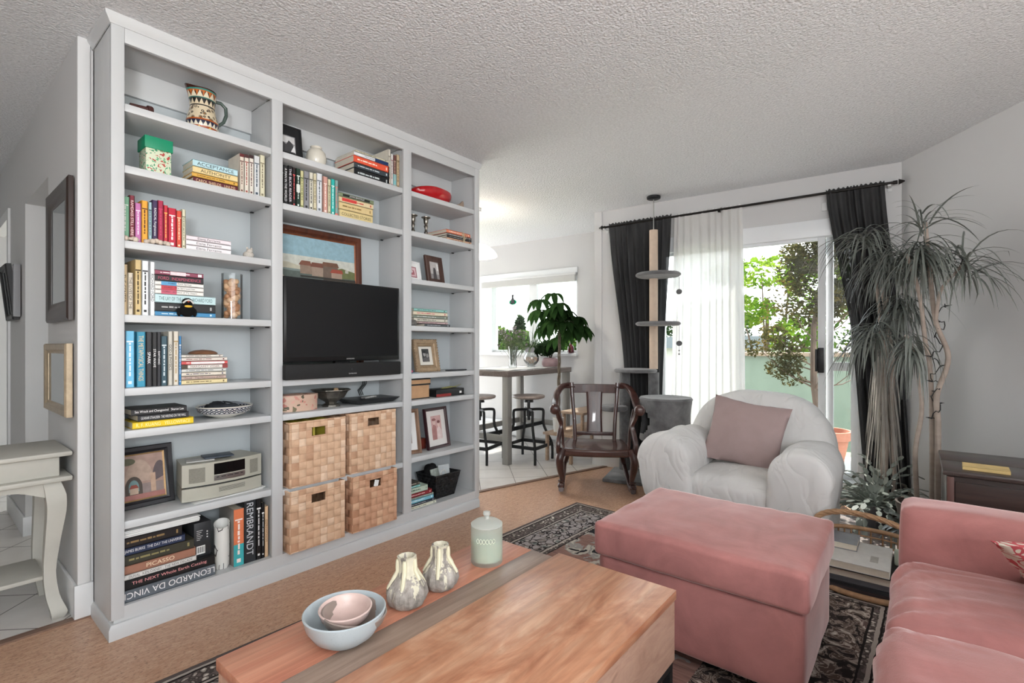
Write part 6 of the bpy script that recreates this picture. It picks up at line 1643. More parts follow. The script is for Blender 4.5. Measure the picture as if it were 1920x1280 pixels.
throw_pillow('throw_pillow', 'cream cushion with coral scroll print lying on the sofa seat', place(1.80, -0.375, 0.575, 75, -62), 0.40, 0.40, 0.13, M_CORAL)
throw_pillow('throw_pillow', 'second coral-print cushion propped behind the lying one against the armrest', place(1.84, -0.52, 0.72, 60, -20), 0.36, 0.34, 0.13, M_CORAL, seed=5)

# armchair under a white slipcover (faces -x)
t = thing('armchair', 'plump armchair under a white slipcover in front of the balcony door', 'armchair', (3.25, 0.78, 0))
def arm(yc_top, yc_bot, xf, xb, seed, zt, r):
    mb_ = MB(); secs = []
    def outline(k):
        n_ = 44; pts = []
        for i in range(n_):
            a = 2 * PI * i / n_
            # tear drop: round on top, drawn in towards the floor
            cx, cz = math.sin(a), math.cos(a)
            if cz > -0.1: y, z = r * cx, zt + r * cz
            else:
                f = (-0.1 - cz) / 0.9
                y = r * cx * (1.0 + 0.25 * f) * 0.96; z = zt - 0.017 - (zt - 0.05) * f
                y = max(-0.125, min(0.125, y)) * (0.55 + 0.45 * f) if f > 0.55 else y
            yc = yc_bot + (yc_top - yc_bot) * max(0, min(1, z / zt))
            pts.append((y * k, yc, zt * 0.75 + (z - zt * 0.75) * k))
        return pts
    xs = [(0.0, 0.05), (0.0, 0.4), (0.002, 0.72), (0.008, 0.88), (0.02, 0.955), (0.04, 0.985), (0.07, 1.0), (0.13, 1.0), (0.2, 0.995), (0.28, 0.985), (0.38, 0.97), (0.48, 0.95), (0.6, 0.92), (xb - xf, 0.88)]
    for o_, k in xs:
        sec = []
        for (y, yc, z) in outline(k):
            P = Vector((xf + o_ - 0.02 * (1 - ((z - 0.35) / 0.35) ** 2) * (1 if o_ < 0.05 else 0), yc + y, max(0.03, z)))
            if o_ > 0.01:
                w_ = 0.012 if o_ > 0.06 else 0.004
                P += noise.noise_vector(Vector((P.x * 9 + seed, P.y * 5, P.z * 5))) * w_
                f_ = max(0, 1 - abs(P.z - 0.55) / 0.2)
                P.z += 0.007 * f_ * math.sin(P.x * 55 + P.y * 25 + seed)
            sec.append(P)
        secs.append(sec)
    mb_.loft(secs)
    o_ = mb_.build('armrest', M_SLIP, t, angle=75)
    return o_
arm(1.185, 1.12, 2.86, 3.50, 0.0, 0.458, 0.163)
arm(0.468, 0.51, 2.87, 3.50, 3.3, 0.452, 0.153)
def chair_back():
    mb_ = MB(); secs = []
    for o_, k in ((0.0, .3), (0.0, .75), (0.012, .9), (0.04, .97), (0.09, 1.0), (0.16, 1.0), (0.22, .96), (0.26, .88), (0.275, .7), (0.275, .3)):
        sec = []; n_ = 52
        for i in range(n_):
            a = 2 * PI * i / n_
            c_, s_ = math.cos(a), math.sin(a)
            y = 0.445 * math.copysign(abs(s_) ** 0.75, s_)
            z = 0.42 + (0.425 if c_ > 0 else 0.39) * math.copysign(abs(c_) ** (0.85 if c_ > 0 else 0.4), c_)
            y *= k; z = 0.42 + (z - 0.42) * k
            x = 3.37 + o_ + 0.13 * (z / 0.85)
            P = Vector((x, 0.815 + y, max(0.03, z)))
            w_ = 0.01
            P += noise.noise_vector(Vector((P.x * 4, P.y * 6, P.z * 6 + 8))) * w_
            if z < 0.72 and o_ < 0.1: P.x += 0.006 * math.sin((P.y + P.z * 0.9 * (1 if P.y < .79 else -1)) * 42)
            sec.append(P)
        secs.append(sec)
    mb_.loft(secs); mb_.build('backrest', M_SLIP, t, angle=75)
chair_back()
mb = MB(); mb.soft(2.885, 3.50, 0.505, 1.065, 0.19, 0.40, 0.06, 16, (0.02, 0, 0.03), 0.006, 5); mb.build('seat_cushion', M_SLIP, t, angle=75)
def skirt(P):
    return P + Vector((0.008 * math.sin(P.y * 30 + 3 * noise.noise(P * 4)) * (1 - P.z / 0.3), 0.004 * math.sin(P.z * 40), 0))
mb = MB(); mb.soft(2.90, 3.60, 0.36, 1.22, 0.028, 0.26, 0.03, 18, wob=0.008, wsc=6, fn=skirt); mb.build('slipcover_skirt', M_SLIP, t, angle=75)
for x in (2.98, 3.52):
    for y in (0.43, 1.14):
        mb = MB(); mb.cyl((x, y, 0.0075 if y < 0.6 else 0.001), (x, y, 0.045), 0.022, 0.026, 14); mb.build('leg', M_BLACK, t)
throw_pillow('accent_cushion', 'square mauve cushion leaning on the white armchair back', place(3.275, 0.825, 0.605, -90 + 6, -22) @ Matrix.Rotation(math.radians(9), 4, 'Y'), 0.445, 0.42, 0.14, M_MAUVE, 0.008, 2.0)

# dark wood cabinet behind the sofa arm, paperback on it
t = thing('side_cabinet', 'dark stained wood cabinet behind the sofa arm', 'cabinet', (3.15, -0.34, 0))
W_DARK = wood('espresso_wood', '2a1f1c', '3b2c28', '4a3833', 1, 1.2, 0.32)
W_TOP = wood('espresso_top', '3a312f', '4a403d', '564b48', 1, 1.0, 0.28)
mb = MB(); mb.box(2.892, 3.41, -0.64, -0.096, 0.05, 0.578, 0.003); mb.build('carcass', W_DARK, t)
mb = MB(); mb.box(2.872, 3.135, -0.655, -0.083, 0.58, 0.602, 0.006); mb.build('top', W_TOP, t)
mb = MB(); mb.box(3.137, 3.425, -0.655, -0.083, 0.58, 0.602, 0.006); mb.build('top', W_TOP, t)
mb = MB(); mb.box(2.884, 2.893, -0.61, -0.125, 0.10, 0.555, 0.002); mb.build('drawer_front', W_DARK, t)
mb = MB(); mb.box(2.883, 2.894, -0.122, -0.098, 0.05, 0.575, 0.003); mb.build('corner_post', wood('redder_wood', '4c2f28', '5e3c34', '6c473e', 2), t)
for x in (2.92, 3.38):
    for y in (-0.61, -0.13):
        mb = MB(); mb.box(x - .02, x + .02, y - .02, y + .02, 0.001, 0.051); mb.build('leg', W_DARK, t, smooth=False)
t = thing('paperback', 'worn yellow paperback lying on the dark cabinet', 'book', (2.99, -0.22, 0.603))
M_ = place(2.985, -0.228, 0.603, -2)
mb = MB(); mb.box(-.055, .055, -.075, .075, 0, .0012, m=M_); mb.box(-.055, .055, -.075, .075, .013, .0142, m=M_); mb.box(-.055, -.0538, -.075, .075, 0, .0142, m=M_); mb.build('cover', mat('old_yellow', 'd0b478', 0.6, 0.15, 25), t, smooth=False)
mb = MB(); mb.box(-.0535, .053, -.073, .073, .0013, .0129, m=M_); mb.build('pages', M_PAPER, t, smooth=False)

# wicker magazine tray with a looping handle
WK = mat('wicker', 'a5815f', 0.6, 0.22, 40, 0.6, 90)
t = thing('magazine_basket', 'wicker magazine basket with a looping handle, between ottoman and sofa', 'basket', (2.90, 0.22, 0))
def ell(cx, cy, rx, ry, z, n_=40, p=2.6, f=None):
    out_ = []
    for k in range(n_):
        a = 2 * PI * k / n_; c_, s_ = math.cos(a), math.sin(a)
        x = cx + rx * math.copysign(abs(c_) ** (2 / p), c_); y = cy + ry * math.copysign(abs(s_) ** (2 / p), s_)
        out_.append(Vector((x, y, f(x, y) if f else z)))
    return out_
BCX, BCY, BRX, BRY = 2.895, 0.185, 0.185, 0.19
mb = MB(); e1 = ell(BCX, BCY, BRX, BRY, 0.009); mb.prism(e1, (0, 0, 0.012)); mb.build('basket_bottom', WK, t, smooth=False)
low = ell(BCX, BCY, BRX + .005, BRY + .005, 0.022); mb = MB(); mb.tube(low + [low[0]], 0.013, 10); mb.build('bottom_rim', WK, t)
rise = lambda x, y: 0.06 + 0.15 * max(0, min(1, (x - 2.74) / 0.26))
top_ = ell(BCX, BCY, BRX + .02, BRY + .012, 0, f=rise)
hi = [p for p in top_]
k0 = [i for i, p in enumerate(hi) if p.x > 2.82]
arc = sorted([p for p in hi if p.x > 2.80], key=lambda p: math.atan2(p.y - BCY, p.x - BCX))
mb = MB(); mb.tube(arc, 0.011, 10); mb.build('top_rim', WK, t)
for lv in range(4):
    mb = MB(); f_ = (lv + 1) / 5
    mb.tube([Vector((p.x - 0.015 * (1 - f_), p.y, 0.03 + (p.z - 0.03) * f_)) for p in arc], 0.004, 6); mb.build('weave_strand', WK, t)
for i in range(0, len(arc), 1):
    mb = MB(); p = arc[i]; mb.tube([(p.x - .018, p.y, 0.025), (p.x - .006, p.y, p.z * .6), tuple(p)], 0.004, 6); mb.build('upright', WK, t)
hp = [(2.80, 0.395, 0.10), (2.79, 0.395, 0.24), (2.79, 0.385, 0.305), (2.80, 0.34, 0.345), (2.81, 0.25, 0.362), (2.815, 0.13, 0.352), (2.82, 0.03, 0.315), (2.82, -0.015, 0.25), (2.82, -0.02, 0.10)]
mb = MB()
def spline(P, n_=8):
    P = [Vector(p) for p in P]; out_ = []
    for i in range(len(P) - 1):
        p0, p1, p2, p3 = P[max(0, i - 1)], P[i], P[i + 1], P[min(len(P) - 1, i + 2)]
        for k in range(n_):
            u = k / n_
            out_.append(0.5 * ((2 * p1) + (p2 - p0) * u + (2 * p0 - 5 * p1 + 4 * p2 - p3) * u * u + (3 * p1 - p0 - 3 * p2 + p3) * u ** 3))
    return out_ + [P[-1]]
hs = spline(hp)
for s_ in range(4):
    pts = []
    for i, p in enumerate(hs):
        tg_ = (hs[min(i + 1, len(hs) - 1)] - hs[max(i - 1, 0)]).normalized(); u_ = Vector((1, 0, 0)); w_ = tg_.cross(u_).normalized(); u_ = w_.cross(tg_)
        a = s_ * PI / 2 + i * 0.5; pts.append(p + u_ * math.cos(a) * 0.008 + w_ * math.sin(a) * 0.006)
    mb.tube(pts, 0.0075, 8)
mb.build('handle', WK, t)
def flat_book(x0, x1, y0, y1, z0, z1, c_, lab, yaw=0.0, name='large_book', page=True):
    t_ = thing(name, lab, 'book', ((x0 + x1) / 2, (y0 + y1) / 2, z0))
    M2 = Matrix.Translation(((x0 + x1) / 2, (y0 + y1) / 2, 0)) @ Matrix.Rotation(yaw, 4, 'Z') @ Matrix.Translation((-(x0 + x1) / 2, -(y0 + y1) / 2, 0))
    m1 = mat('cover_' + c_, c_, 0.4, 0.07, 30, 0)
    mb_ = MB(); mb_.box(x0, x1, y0, y1, z0, z0 + .003, m=M2); mb_.box(x0, x1, y0, y1, z1 - .003, z1, m=M2); mb_.box(x1 - .003, x1, y0, y1, z0, z1, m=M2); mb_.build('cover', m1, t_, smooth=False)
    mb_ = MB(); mb_.box(x0 + .003, x1 - .003, y0 + .003, y1 - .003, z0 + .003, z1 - .003, m=M2); mb_.build('pages', M_PAPER if page else m1, t_, smooth=False)
    return t_
flat_book(2.725, 3.01, 0.03, 0.365, .0225, .045, '4c4446', 'dark magazine at the bottom of the wicker basket, its edge facing the room', 0.02, 'magazine', False)
flat_book(2.72, 3.00, 0.04, 0.365, .0455, .062, '2c2c30', 'black glossy magazine, second from the bottom of the wicker basket', -0.02, 'magazine', False)
flat_book(2.73, 3.01, 0.08, 0.365, .0625, .082, '5c5e62', 'grey magazine in the middle of the wicker basket', 0.01, 'magazine', False)
flat_book(2.73, 3.02, 0.03, 0.37, .0825, .118, '56595d', 'thick slate grey book under the white one in the wicker basket', 0.0)
flat_book(2.72, 3.02, 0.06, 0.37, .1185, .128, '1e1e20', 'thin black folder just under the white book in the wicker basket', 0.01, 'folder_book', False)
wb = flat_book(2.705, 3.03, 0.095, 0.37, .1285, .162, 'cfcdc8', 'white art book near the top of the wicker basket')
picture_m = mat('paint_a8a49c', 'a8a49c', 0.6, 0.12, 40)
mb = MB(); mb.box(2.78, 2.86, 0.14, 0.17, .1619, .1625); mb.build('cover_print', picture_m, wb, smooth=False)
flat_book(2.87, 3.035, 0.225, 0.37, .1625, .195, '8a8d92', 'grey hardcover topping the books in the wicker basket')
mb = MB(); mb.soft(2.89, 2.915, 0.055, 0.085, 0.13, 0.205, 0.010, 8); mb.thing('pale_bottle', mat('jade_plastic', 'a9b5a6', 0.3), 'small pale green bottle upright at the sofa end of the basket', 'bottle')

# ------------------------------------------------------------------ hallway: console table and mirrors
GREYP = mat('chipped_grey_paint', 'b4b2a9', 0.55, 0.05, 8)
t = thing('console_table', 'grey painted console table with cabriole legs against the hall wall', 'table', (0.14, 2.96, 0))
mb = MB(); mb.box(-0.20, 0.447, 2.765, 3.165, 0.682, 0.702, 0.006); mb.build('tabletop', GREYP, t)
mb = MB(); mb.box(-0.165, 0.41, 2.80, 3.14, 0.598, 0.682, 0.003); mb.build('drawer_box', GREYP, t)
mb = MB(); mb.box(-0.20, 0.447, 2.765, 3.165, 0.578, 0.598, 0.005); mb.build('ledge', GREYP, t)
def apron(y0, y1):
    n_ = 24; top_ = []; bot = []
    for k in range(n_ + 1):
        u = k / n_; x = -0.15 + 0.55 * u
        w_ = 0.035 + 0.022 * math.cos(u * 4 * PI) * 0.6 + 0.03 * abs(2 * u - 1) ** 3
        top_.append((x, y0, 0.578)); bot.append((x, y0, 0.578 - w_))
    return MB().prism(top_ + bot[::-1], (0, y1 - y0, 0))
apron(2.80, 2.822).build('apron', GREYP, t, smooth=False)
apron(3.118, 3.14).build('apron', GREYP, t, smooth=False)
for x, sx in ((0.385, 1), (-0.14, -1)):
    for y, sy in ((2.825, -1), (3.115, 1)):
        P = [(x, y, .578), (x + .012 * sx, y + .012 * sy, .52), (x + .014 * sx, y + .014 * sy, .45), (x + .004 * sx, y + .004 * sy, .33), (x - .004 * sx, y - .003 * sy, .2), (x + .004 * sx, y + .004 * sy, .1), (x + .022 * sx, y + .02 * sy, .03), (x + .018 * sx, y + .016 * sy, .0)]
        R_ = [.027, .032, .03, .024, .019, .021, .026, .018]
        mb = MB(); secs = []
        for p, r_ in zip(spline(P, 4), [R_[min(7, i // 4)] + (R_[min(7, i // 4 + 1)] - R_[min(7, i // 4)]) * (i % 4) / 4 for i in range(29)]):
            secs.append([(p.x - r_, p.y - r_, p.z), (p.x + r_, p.y - r_, p.z), (p.x + r_, p.y + r_, p.z), (p.x - r_, p.y + r_, p.z)])
        mb.loft(secs); mb.build('leg', GREYP, t, angle=50)
mb = MB(); mb.box(-0.15, 0.37, 2.835, 3.105, 0.165, 0.182, 0.003); mb.build('lower_shelf', GREYP, t)

def wall_mirror(name, lab, y0, y1, z0, z1, fw, dep, fm, rot=(0, 0)):
    t_ = thing(name, lab, 'mirror', (HX, (y0 + y1) / 2, (z0 + z1) / 2))
    w, h = y1 - y0, z1 - z0
    # local x runs along -y (so the front faces -x), local y is the wall's depth
    M2 = Matrix.Translation((HX - 0.002, (y0 + y1) / 2, z0)) @ Matrix.Rotation(-PI / 2, 4, 'Z') @ Matrix.Rotation(rot[0], 4, 'X') @ Matrix.Rotation(rot[1], 4, 'Y') @ Matrix.Translation((0, -dep - 0.004, 0))
    frame_flat(t_, M2, w, h, fw, dep, fm)
    mb_ = MB(); mb_.box(-w / 2 + fw, w / 2 - fw, dep * 0.5, dep * 0.6, fw, h - fw, m=M2); mb_.build('mirror_glass', mat('mirror_silver', 'd4dadb', 0.03, metal=1.0), t_, smooth=False)
wall_mirror('wall_mirror', 'tall dark brown framed mirror on the hall wall above the gilt one', 2.765, 3.27, 1.255, 1.865, 0.085, 0.022, wood('dark_frame_wood', '241815', '33221d', '402b25', 2, 1, 0.3))
wall_mirror('gilt_mirror', 'small champagne-gilt mirror below the dark brown one', 2.785, 3.29, 0.84, 1.155, 0.045, 0.026, mat('champagne_gilt', 'a9987f', 0.35, 0.15, 30, metal=0.35))
wall_mirror('black_wall_frame', 'black framed mirror tilted off the far hall wall', 4.36, 4.68, 1.31, 1.66, 0.04, 0.03, M_BLACK, (0.10, 0))
wall_mirror('grey_wall_frame', 'grey framed mirror flat on the far hall wall', 4.30, 4.355, 1.325, 1.65, 0.012, 0.03, mat('frame_grey', '77777a', 0.4))
# ------------------------------------------------------------------ curtains
M_ROD = mat('rod_black', '1a1714', 0.4, metal=0.4)
t = thing('curtain_rod', 'long black curtain rod across the balcony door wall', 'curtain rod', (wx(1.2, .07), 1.2, 2.27))
mb = MB(); mb.cyl((wx(2.31, .07), 2.31, 2.265), (wx(0.125, .07), 0.125, 2.285), 0.0095, n=14); mb.build('rod', M_ROD, t)
for y, z, s_ in ((2.325, 2.265, 1), (0.10, 2.285, -1)):
    mb = MB(); mb.cyl((wx(y, .07), y - .035 * s_, z), (wx(y, .07), y - .01 * s_, z), 0.013, n=14); mb.cyl((wx(y, .07), y - .004 * s_, z), (wx(y, .07), y + .03 * s_, z), 0.02, 0.004, 14); mb.build('finial', M_ROD, t)
for y in (2.30, 1.275, 0.155):
    mb = MB(); zz = 2.285 - (y - .125) * .0092
    wbox(mb, y - .009, y + .009, 0.001, 0.085, zz - .022, zz - .012); wbox(mb, y - .011, y + .011, 0.001, 0.008, zz - .045, zz + .03); mb.build('bracket', M_WHITE if y < 1 or y > 2 else M_ROD, t)
def curtain(name, lab, yt, yb, zt, zb, folds, amp, m_, mid=None, seed=0.0, off=0.066, flare=0.0):
    """hanging cloth: yt, yb the (from, to) along the wall at top and bottom; mid = (height fraction, from, to) where it is gathered"""
    mb_ = MB()
    def lerp(a, b, f): return a + (b - a) * f
    def edge(v):
        if mid is None: return lerp(yt[0], yb[0], v), lerp(yt[1], yb[1], v)
        if v < mid[0]:
            f = v / mid[0]; f = f * f * (3 - 2 * f) * 0.5 + f * 0.5
            return lerp(yt[0], mid[1], f), lerp(yt[1], mid[2], f)
        f = (v - mid[0]) / (1 - mid[0])
        return lerp(mid[1], yb[0], f), lerp(mid[2], yb[1], f)
    def fn(u, v):
        a, b = edge(v)
        uu = u + 0.02 * math.sin(u * 11 + seed) + 0.012 * noise.noise(Vector((u * 4, v * 2.2, seed)))
        y = lerp(a, b, uu)
        ph = u * folds * 2 * PI + 0.9 * noise.noise(Vector((u * 3 + seed, v * 1.5, 0))) + seed
        am = amp * (0.35 + 0.65 * min(1, v * 5)) * (0.75 + 0.4 * noise.noise(Vector((u * 6, v * 1.3 + seed, 5))))
        o_ = off + am * math.sin(ph) + flare * v * 0.02
        z = lerp(zt, zb, v) + (0.006 * math.sin(ph * 2) if v == 0 else 0) + (yt[0] - y) * 0.006
        return Vector((wx(y, o_), y, z))
    mb_.grid(fn, int(folds * 14), 40)
    o_ = mb_.thing(name, m_, lab, 'curtain', angle=180, recalc=False)
    return o_
M_DARKC = sheer('charcoal_linen', '444445', 0.25, 0.02, 0.28, 18, (1, 1, 0.15))
M_WHITEC = sheer('white_cotton_voile', 'ecebe9', 0.5, 0.035, 0.03, 9, (1, 1, 0.2))
curtain('dark_curtain', 'charcoal curtain hanging behind the cat tree', (2.262, 1.662), (2.07, 1.76), 2.292, 0.036, 9, 0.028, M_DARKC, mid=(0.62, 2.10, 1.735), seed=1.0)
curtain('white_curtain', 'sheer white curtain between the cat tree and the glass door', (1.65, 1.107), (1.69, 1.075), 2.288, 0.036, 9, 0.026, M_WHITEC, seed=2.5)
curtain('dark_curtain', 'charcoal curtain swept aside behind the tall dracaena', (0.527, 0.188), (0.285, 0.03), 2.303, 0.02, 7, 0.034, M_DARKC, mid=(0.52, 0.36, 0.085), seed=4.0)
# loops of the white curtain round the rod
mb = MB(); wbox(mb, 0.53, 0.565, 0.001, 0.012, 2.165, 2.225, wx, 0.002); mb.thing('wall_switch', M_WHITE, 'small white wall plate above the balcony door beside the curtain', 'wall plate')

# ------------------------------------------------------------------ cat tree
M_PLUSH = fabric('grey_carpet_plush', '6a6a6b', 1.0, 0.4, 9, 160, 0.8, sheen=0.3)
M_POST = fabric('cream_fleece_post', 'cdb9a6', 0.95, 0.06, 20, 200, 0.4)
t = thing('cat_tree', 'tall grey cat tree with a cream pole reaching the ceiling', 'cat tree', (4.02, 1.75, 0))
mb = MB()
bm_ = Matrix.Translation((3.69, 2.05, 0)) @ Matrix.Rotation(math.radians(15), 4, 'Z')
mb.box(0.02, 0.47, -0.47, 0, 0.001, 0.03, 0.006, m=bm_); mb.build('base', M_PLUSH, t)
PX, PY = 4.104, 1.773
mb = MB(); mb.cyl((PX, PY, 0.03), (PX, PY, 0.915), 0.046, n=28); mb.build('lower_post', M_PLUSH, t)
mb = MB(); mb.cyl((PX, PY, 0.945), (PX, PY, 2.145), 0.036, n=28); mb.build('upper_post', M_POST, t)
mb = MB(); mb.cyl((PX, PY, 2.145), (PX, PY, 2.41), 0.0045, n=10); mb.build('tension_rod', M_STEEL, t)
mb = MB(); mb.lathe([(1e-3, 0), (.05, 0), (.058, .006), (.058, .022), (1e-3, .024)], (PX, PY, 2.414), 32); mb.build('ceiling_disc', M_BLACK, t)
def plat(x, y, z, r, th=0.03):
    mb_ = MB(); mb_.lathe([(1e-3, 0), (r - .012, 0), (r, .01), (r, th - .01), (r - .012, th), (1e-3, th)], (x, y, z), 40); return mb_.build('platform', M_PLUSH, t)
plat(4.0, 1.69, 1.725, 0.183); plat(4.0, 1.69, 1.315, 0.183); plat(4.015, 1.90, 0.915, 0.182); plat(4.02, 2.11, 0.565, 0.12, 0.045)
mb = MB(); mb.cyl((4.122, 2.055, 0.03), (4.122, 2.055, 0.915), 0.048, n=28); mb.build('side_post', M_PLUSH, t)
# hollow drum with a round doorway
def drum():
    mb_ = MB(); c_ = Vector((3.88, 1.575)); R_ = 0.205; z0, z1 = 0.40, 0.715
    hole = math.radians(132); nu, nv = 64, 16
    def shell(rad):
        vs_ = [[mb_.bm.verts.new((c_.x + rad * (1 - 0.07 * math.sin(PI * j / nv)) * math.cos(2 * PI * i / nu), c_.y + rad * (1 - 0.07 * math.sin(PI * j / nv)) * math.sin(2 * PI * i / nu), z0 + (z1 - z0) * j / nv)) for i in range(nu)] for j in range(nv + 1)]
        for j in range(nv):
            for i in range(nu):
                a = 2 * PI * (i + .5) / nu; da = (a - hole + PI) % (2 * PI) - PI
                zz = (j + .5) / nv - 0.48
                if (da / 0.52) ** 2 + (zz / 0.36) ** 2 < 1: continue
                k = (i + 1) % nu
                mb_._f([vs_[j][i], vs_[j][k], vs_[j + 1][k], vs_[j + 1][i]])
        return vs_
    shell(R_); shell(R_ - 0.012)
    return mb_
drum().build('drum_wall', M_PLUSH, t, recalc=False)
mb = MB(); mb.lathe([(1e-3, 0), (.2, 0), (.209, .012), (.2, .026), (.1, .022), (1e-3, .02)], (3.88, 1.575, 0.705), 44); mb.build('drum_top', M_PLUSH, t)
mb = MB(); mb.lathe([(1e-3, 0), (.2, 0), (.206, .01), (.2, .02), (1e-3, .02)], (3.88, 1.575, 0.385), 44); mb.build('drum_floor', M_PLUSH, t)
mb = MB(); mb.cyl((3.93, 1.66, 0.03), (3.93, 1.66, 0.386), 0.045, n=24); mb.build('drum_post', M_PLUSH, t)
for z, zt, nm in ((1.60, 1.725, 0), (1.165, 1.315, 1)):
    mb = MB(); mb.tube([(4.12, 1.555, zt), (4.12, 1.555, z + .02)], 0.0015, 6)
    cd = mb.build('toy_string', M_DARKMETAL, t)
    mb = MB(); mb.ball((4.12, 1.555, z), 0.026, 16, (0.6, 1, 0.85))
    if nm: mb.ball((4.12, 1.555, z - .06), 0.007, 8); mb.ball((4.12, 1.555, z - .09), 0.008, 8); mb.tube([(4.12, 1.555, z - .01), (4.12, 1.555, z - .09)], .0012, 5)
    mb.build('toy_ball', M_PLUSH, cd)

# ------------------------------------------------------------------ rocking chair (built facing its own -y)
W_MAH = wood('old_mahogany', '2f1c1a', '452a26', '5a3a34', 2, 1.0, 0.3, 0.2)
W_SEAT = wood('mahogany_seat', '3d2824', '553a34', '6a4c44', 0, 1.0, 0.25, 0.2)
t = thing('rocking_chair', 'dark carved wooden rocking chair by the tile edge', 'rocking chair', (3.385, 1.925, 0), math.radians(-58))
def lp(name, mb_, m_=W_MAH, angle=50): return mb_.build(name, m_, t, local=True, angle=angle)
def plank(P, wx_, th, axis=(1, 0, 0)):
    """a curved plank: points along it, half width across axis, half thickness"""
    mb_ = MB(); S = spline(P, 6); ax_ = Vector(axis); secs = []
    n_ = len(S)
    for i, p in enumerate(S):
        tg_ = (S[min(i + 1, n_ - 1)] - S[max(i - 1, 0)]).normalized(); b_ = ax_.cross(tg_).normalized()
        f = i / (n_ - 1) * (len(wx_) - 1); k = min(int(f), len(wx_) - 2); h_ = wx_[k] + (wx_[k + 1] - wx_[k]) * (f - k)
        f2 = i / (n_ - 1) * (len(th) - 1); k2 = min(int(f2), len(th) - 2); h2 = th[k2] + (th[k2 + 1] - th[k2]) * (f2 - k2)
        sec = []
        for q in range(12):
            a = 2 * PI * q / 12; c_, s_ = math.cos(a), math.sin(a)
            sec.append(p + ax_ * h_ * math.copysign(abs(c_) ** 0.5, c_) + b_ * h2 * math.copysign(abs(s_) ** 0.5, s_))
        secs.append(sec)
    return mb_.loft(secs)
for s_ in (-1, 1):
    lp('rocker', plank([(s_ * .272, -.055, .052), (s_ * .272, .02, .034), (s_ * .268, .12, .021), (s_ * .262, .25, .056), (s_ * .255, .42, .105), (s_ * .25, .58, .165)], [.02, .018, .018, .017, .015], [.03, .021, .018, .018, .016]))
    mb = MB()
    mb.tube(spline([(s_ * .262, .015, .335), (s_ * .285, -.015, .27), (s_ * .28, -.008, .19), (s_ * .268, .0, .12), (s_ * .27, -.01, .082)], 6), [.03 + (.034 - .03) * math.sin(i / 24 * PI) - .018 * max(0, (i - 6) / 18) for i in range(25)], 14)
    lp('front_leg', mb)
    mb = MB(); mb.ball((s_ * .272, -.022, .068), .024, 14, (1.1, 1.2, .8)); mb.lathe([(1e-3, 0), (.026, .003), (.026, .012), (1e-3, .016)], (s_ * .27, -.014, .088), 16)
    for k in (-1, 0, 1): mb.ball((s_ * .272 + k * .015, -.044, .064), .0115, 10, (1, 1.4, 1.3))
    lp('claw_foot', mb)
    lp('rear_leg', plank([(s_ * .205, .43, .33), (s_ * .222, .40, .24), (s_ * .24, .43, .17), (s_ * .25, .50, .135)], [.017, .018, .02], [.026, .022, .024]))
    lp('arm_support', plank([(s_ * .29, .03, .30), (s_ * .298, .0, .37), (s_ * .288, .03, .45), (s_ * .275, .05, .53), (s_ * .295, .02, .60), (s_ * .305, .0, .655)], [.018, .018, .017, .018], [.045, .04, .03, .034, .045]))
    lp('arm_brace', plank([(s_ * .262, .16, .34), (s_ * .27, .15, .48), (s_ * .295, .12, .64)], [.012, .012], [.018, .016]))
    lp('arm', plank([(s_ * .318, -.02, .662), (s_ * .322, .12, .668), (s_ * .325, .26, .69), (s_ * .318, .37, .735), (s_ * .285, .435, .785), (s_ * .235, .46, .80), (s_ * .19, .465, .79)], [.03, .03, .028, .026, .024], [.02, .02, .022, .026, .03]))
    mb = MB(); m2 = Matrix.Translation((s_ * .32, -.035, .655)) @ Matrix.Rotation(PI / 2, 4, 'X')
    mb.lathe([(1e-3, -.02), (.03, -.02), (.041, -.008), (.041, .02), (.03, .034), (.012, .038), (1e-3, .038)], (0, 0, 0), 24, m=m2); lp('arm_scroll', mb)
    lp('back_post', plank([(s_ * .165, .41, .33), (s_ * .172, .43, .5), (s_ * .188, .46, .68), (s_ * .198, .475, .825)], [.017, .016, .02], [.02, .018, .016]))
mb = MB()
secs = []
for k in range(13):
    x = -.2 + .4 * k / 12; b_ = .475 + .02 * math.cos(x / .2 * PI / 2)
    secs.append([(x, b_ - .012, .735), (x, b_ + .012, .735), (x, b_ + .014, .802), (x, b_ + .004, .812), (x, b_ - .01, .808)])
mb.loft(secs); lp('top_rail', mb)
lp('splat', plank([(0, .425, .395), (0, .45, .55), (0, .482, .745)], [.068, .062, .07], [.008, .008]))
mb = MB(); mb.box(-.172, .172, .41, .432, .378, .408, .005); lp('lower_rail', mb)
def seat_fn(P):
    f = (P.y - .01) / .46
    P.x *= 1 - .16 * f
    d_ = 0.014 * math.exp(-(((abs(P.x) - .11) / .09) ** 2 + ((P.y - .24) / .16) ** 2)) if P.z > .31 else 0
    P.y -= 0.035 * (1 - (P.x / .29) ** 2) * (1 - f)
    return P - Vector((0, 0, d_))
mb = MB(); mb.soft(-.285, .285, .01, .47, .283, .343, .018, 18, fn=seat_fn); lp('seat', mb, W_SEAT)

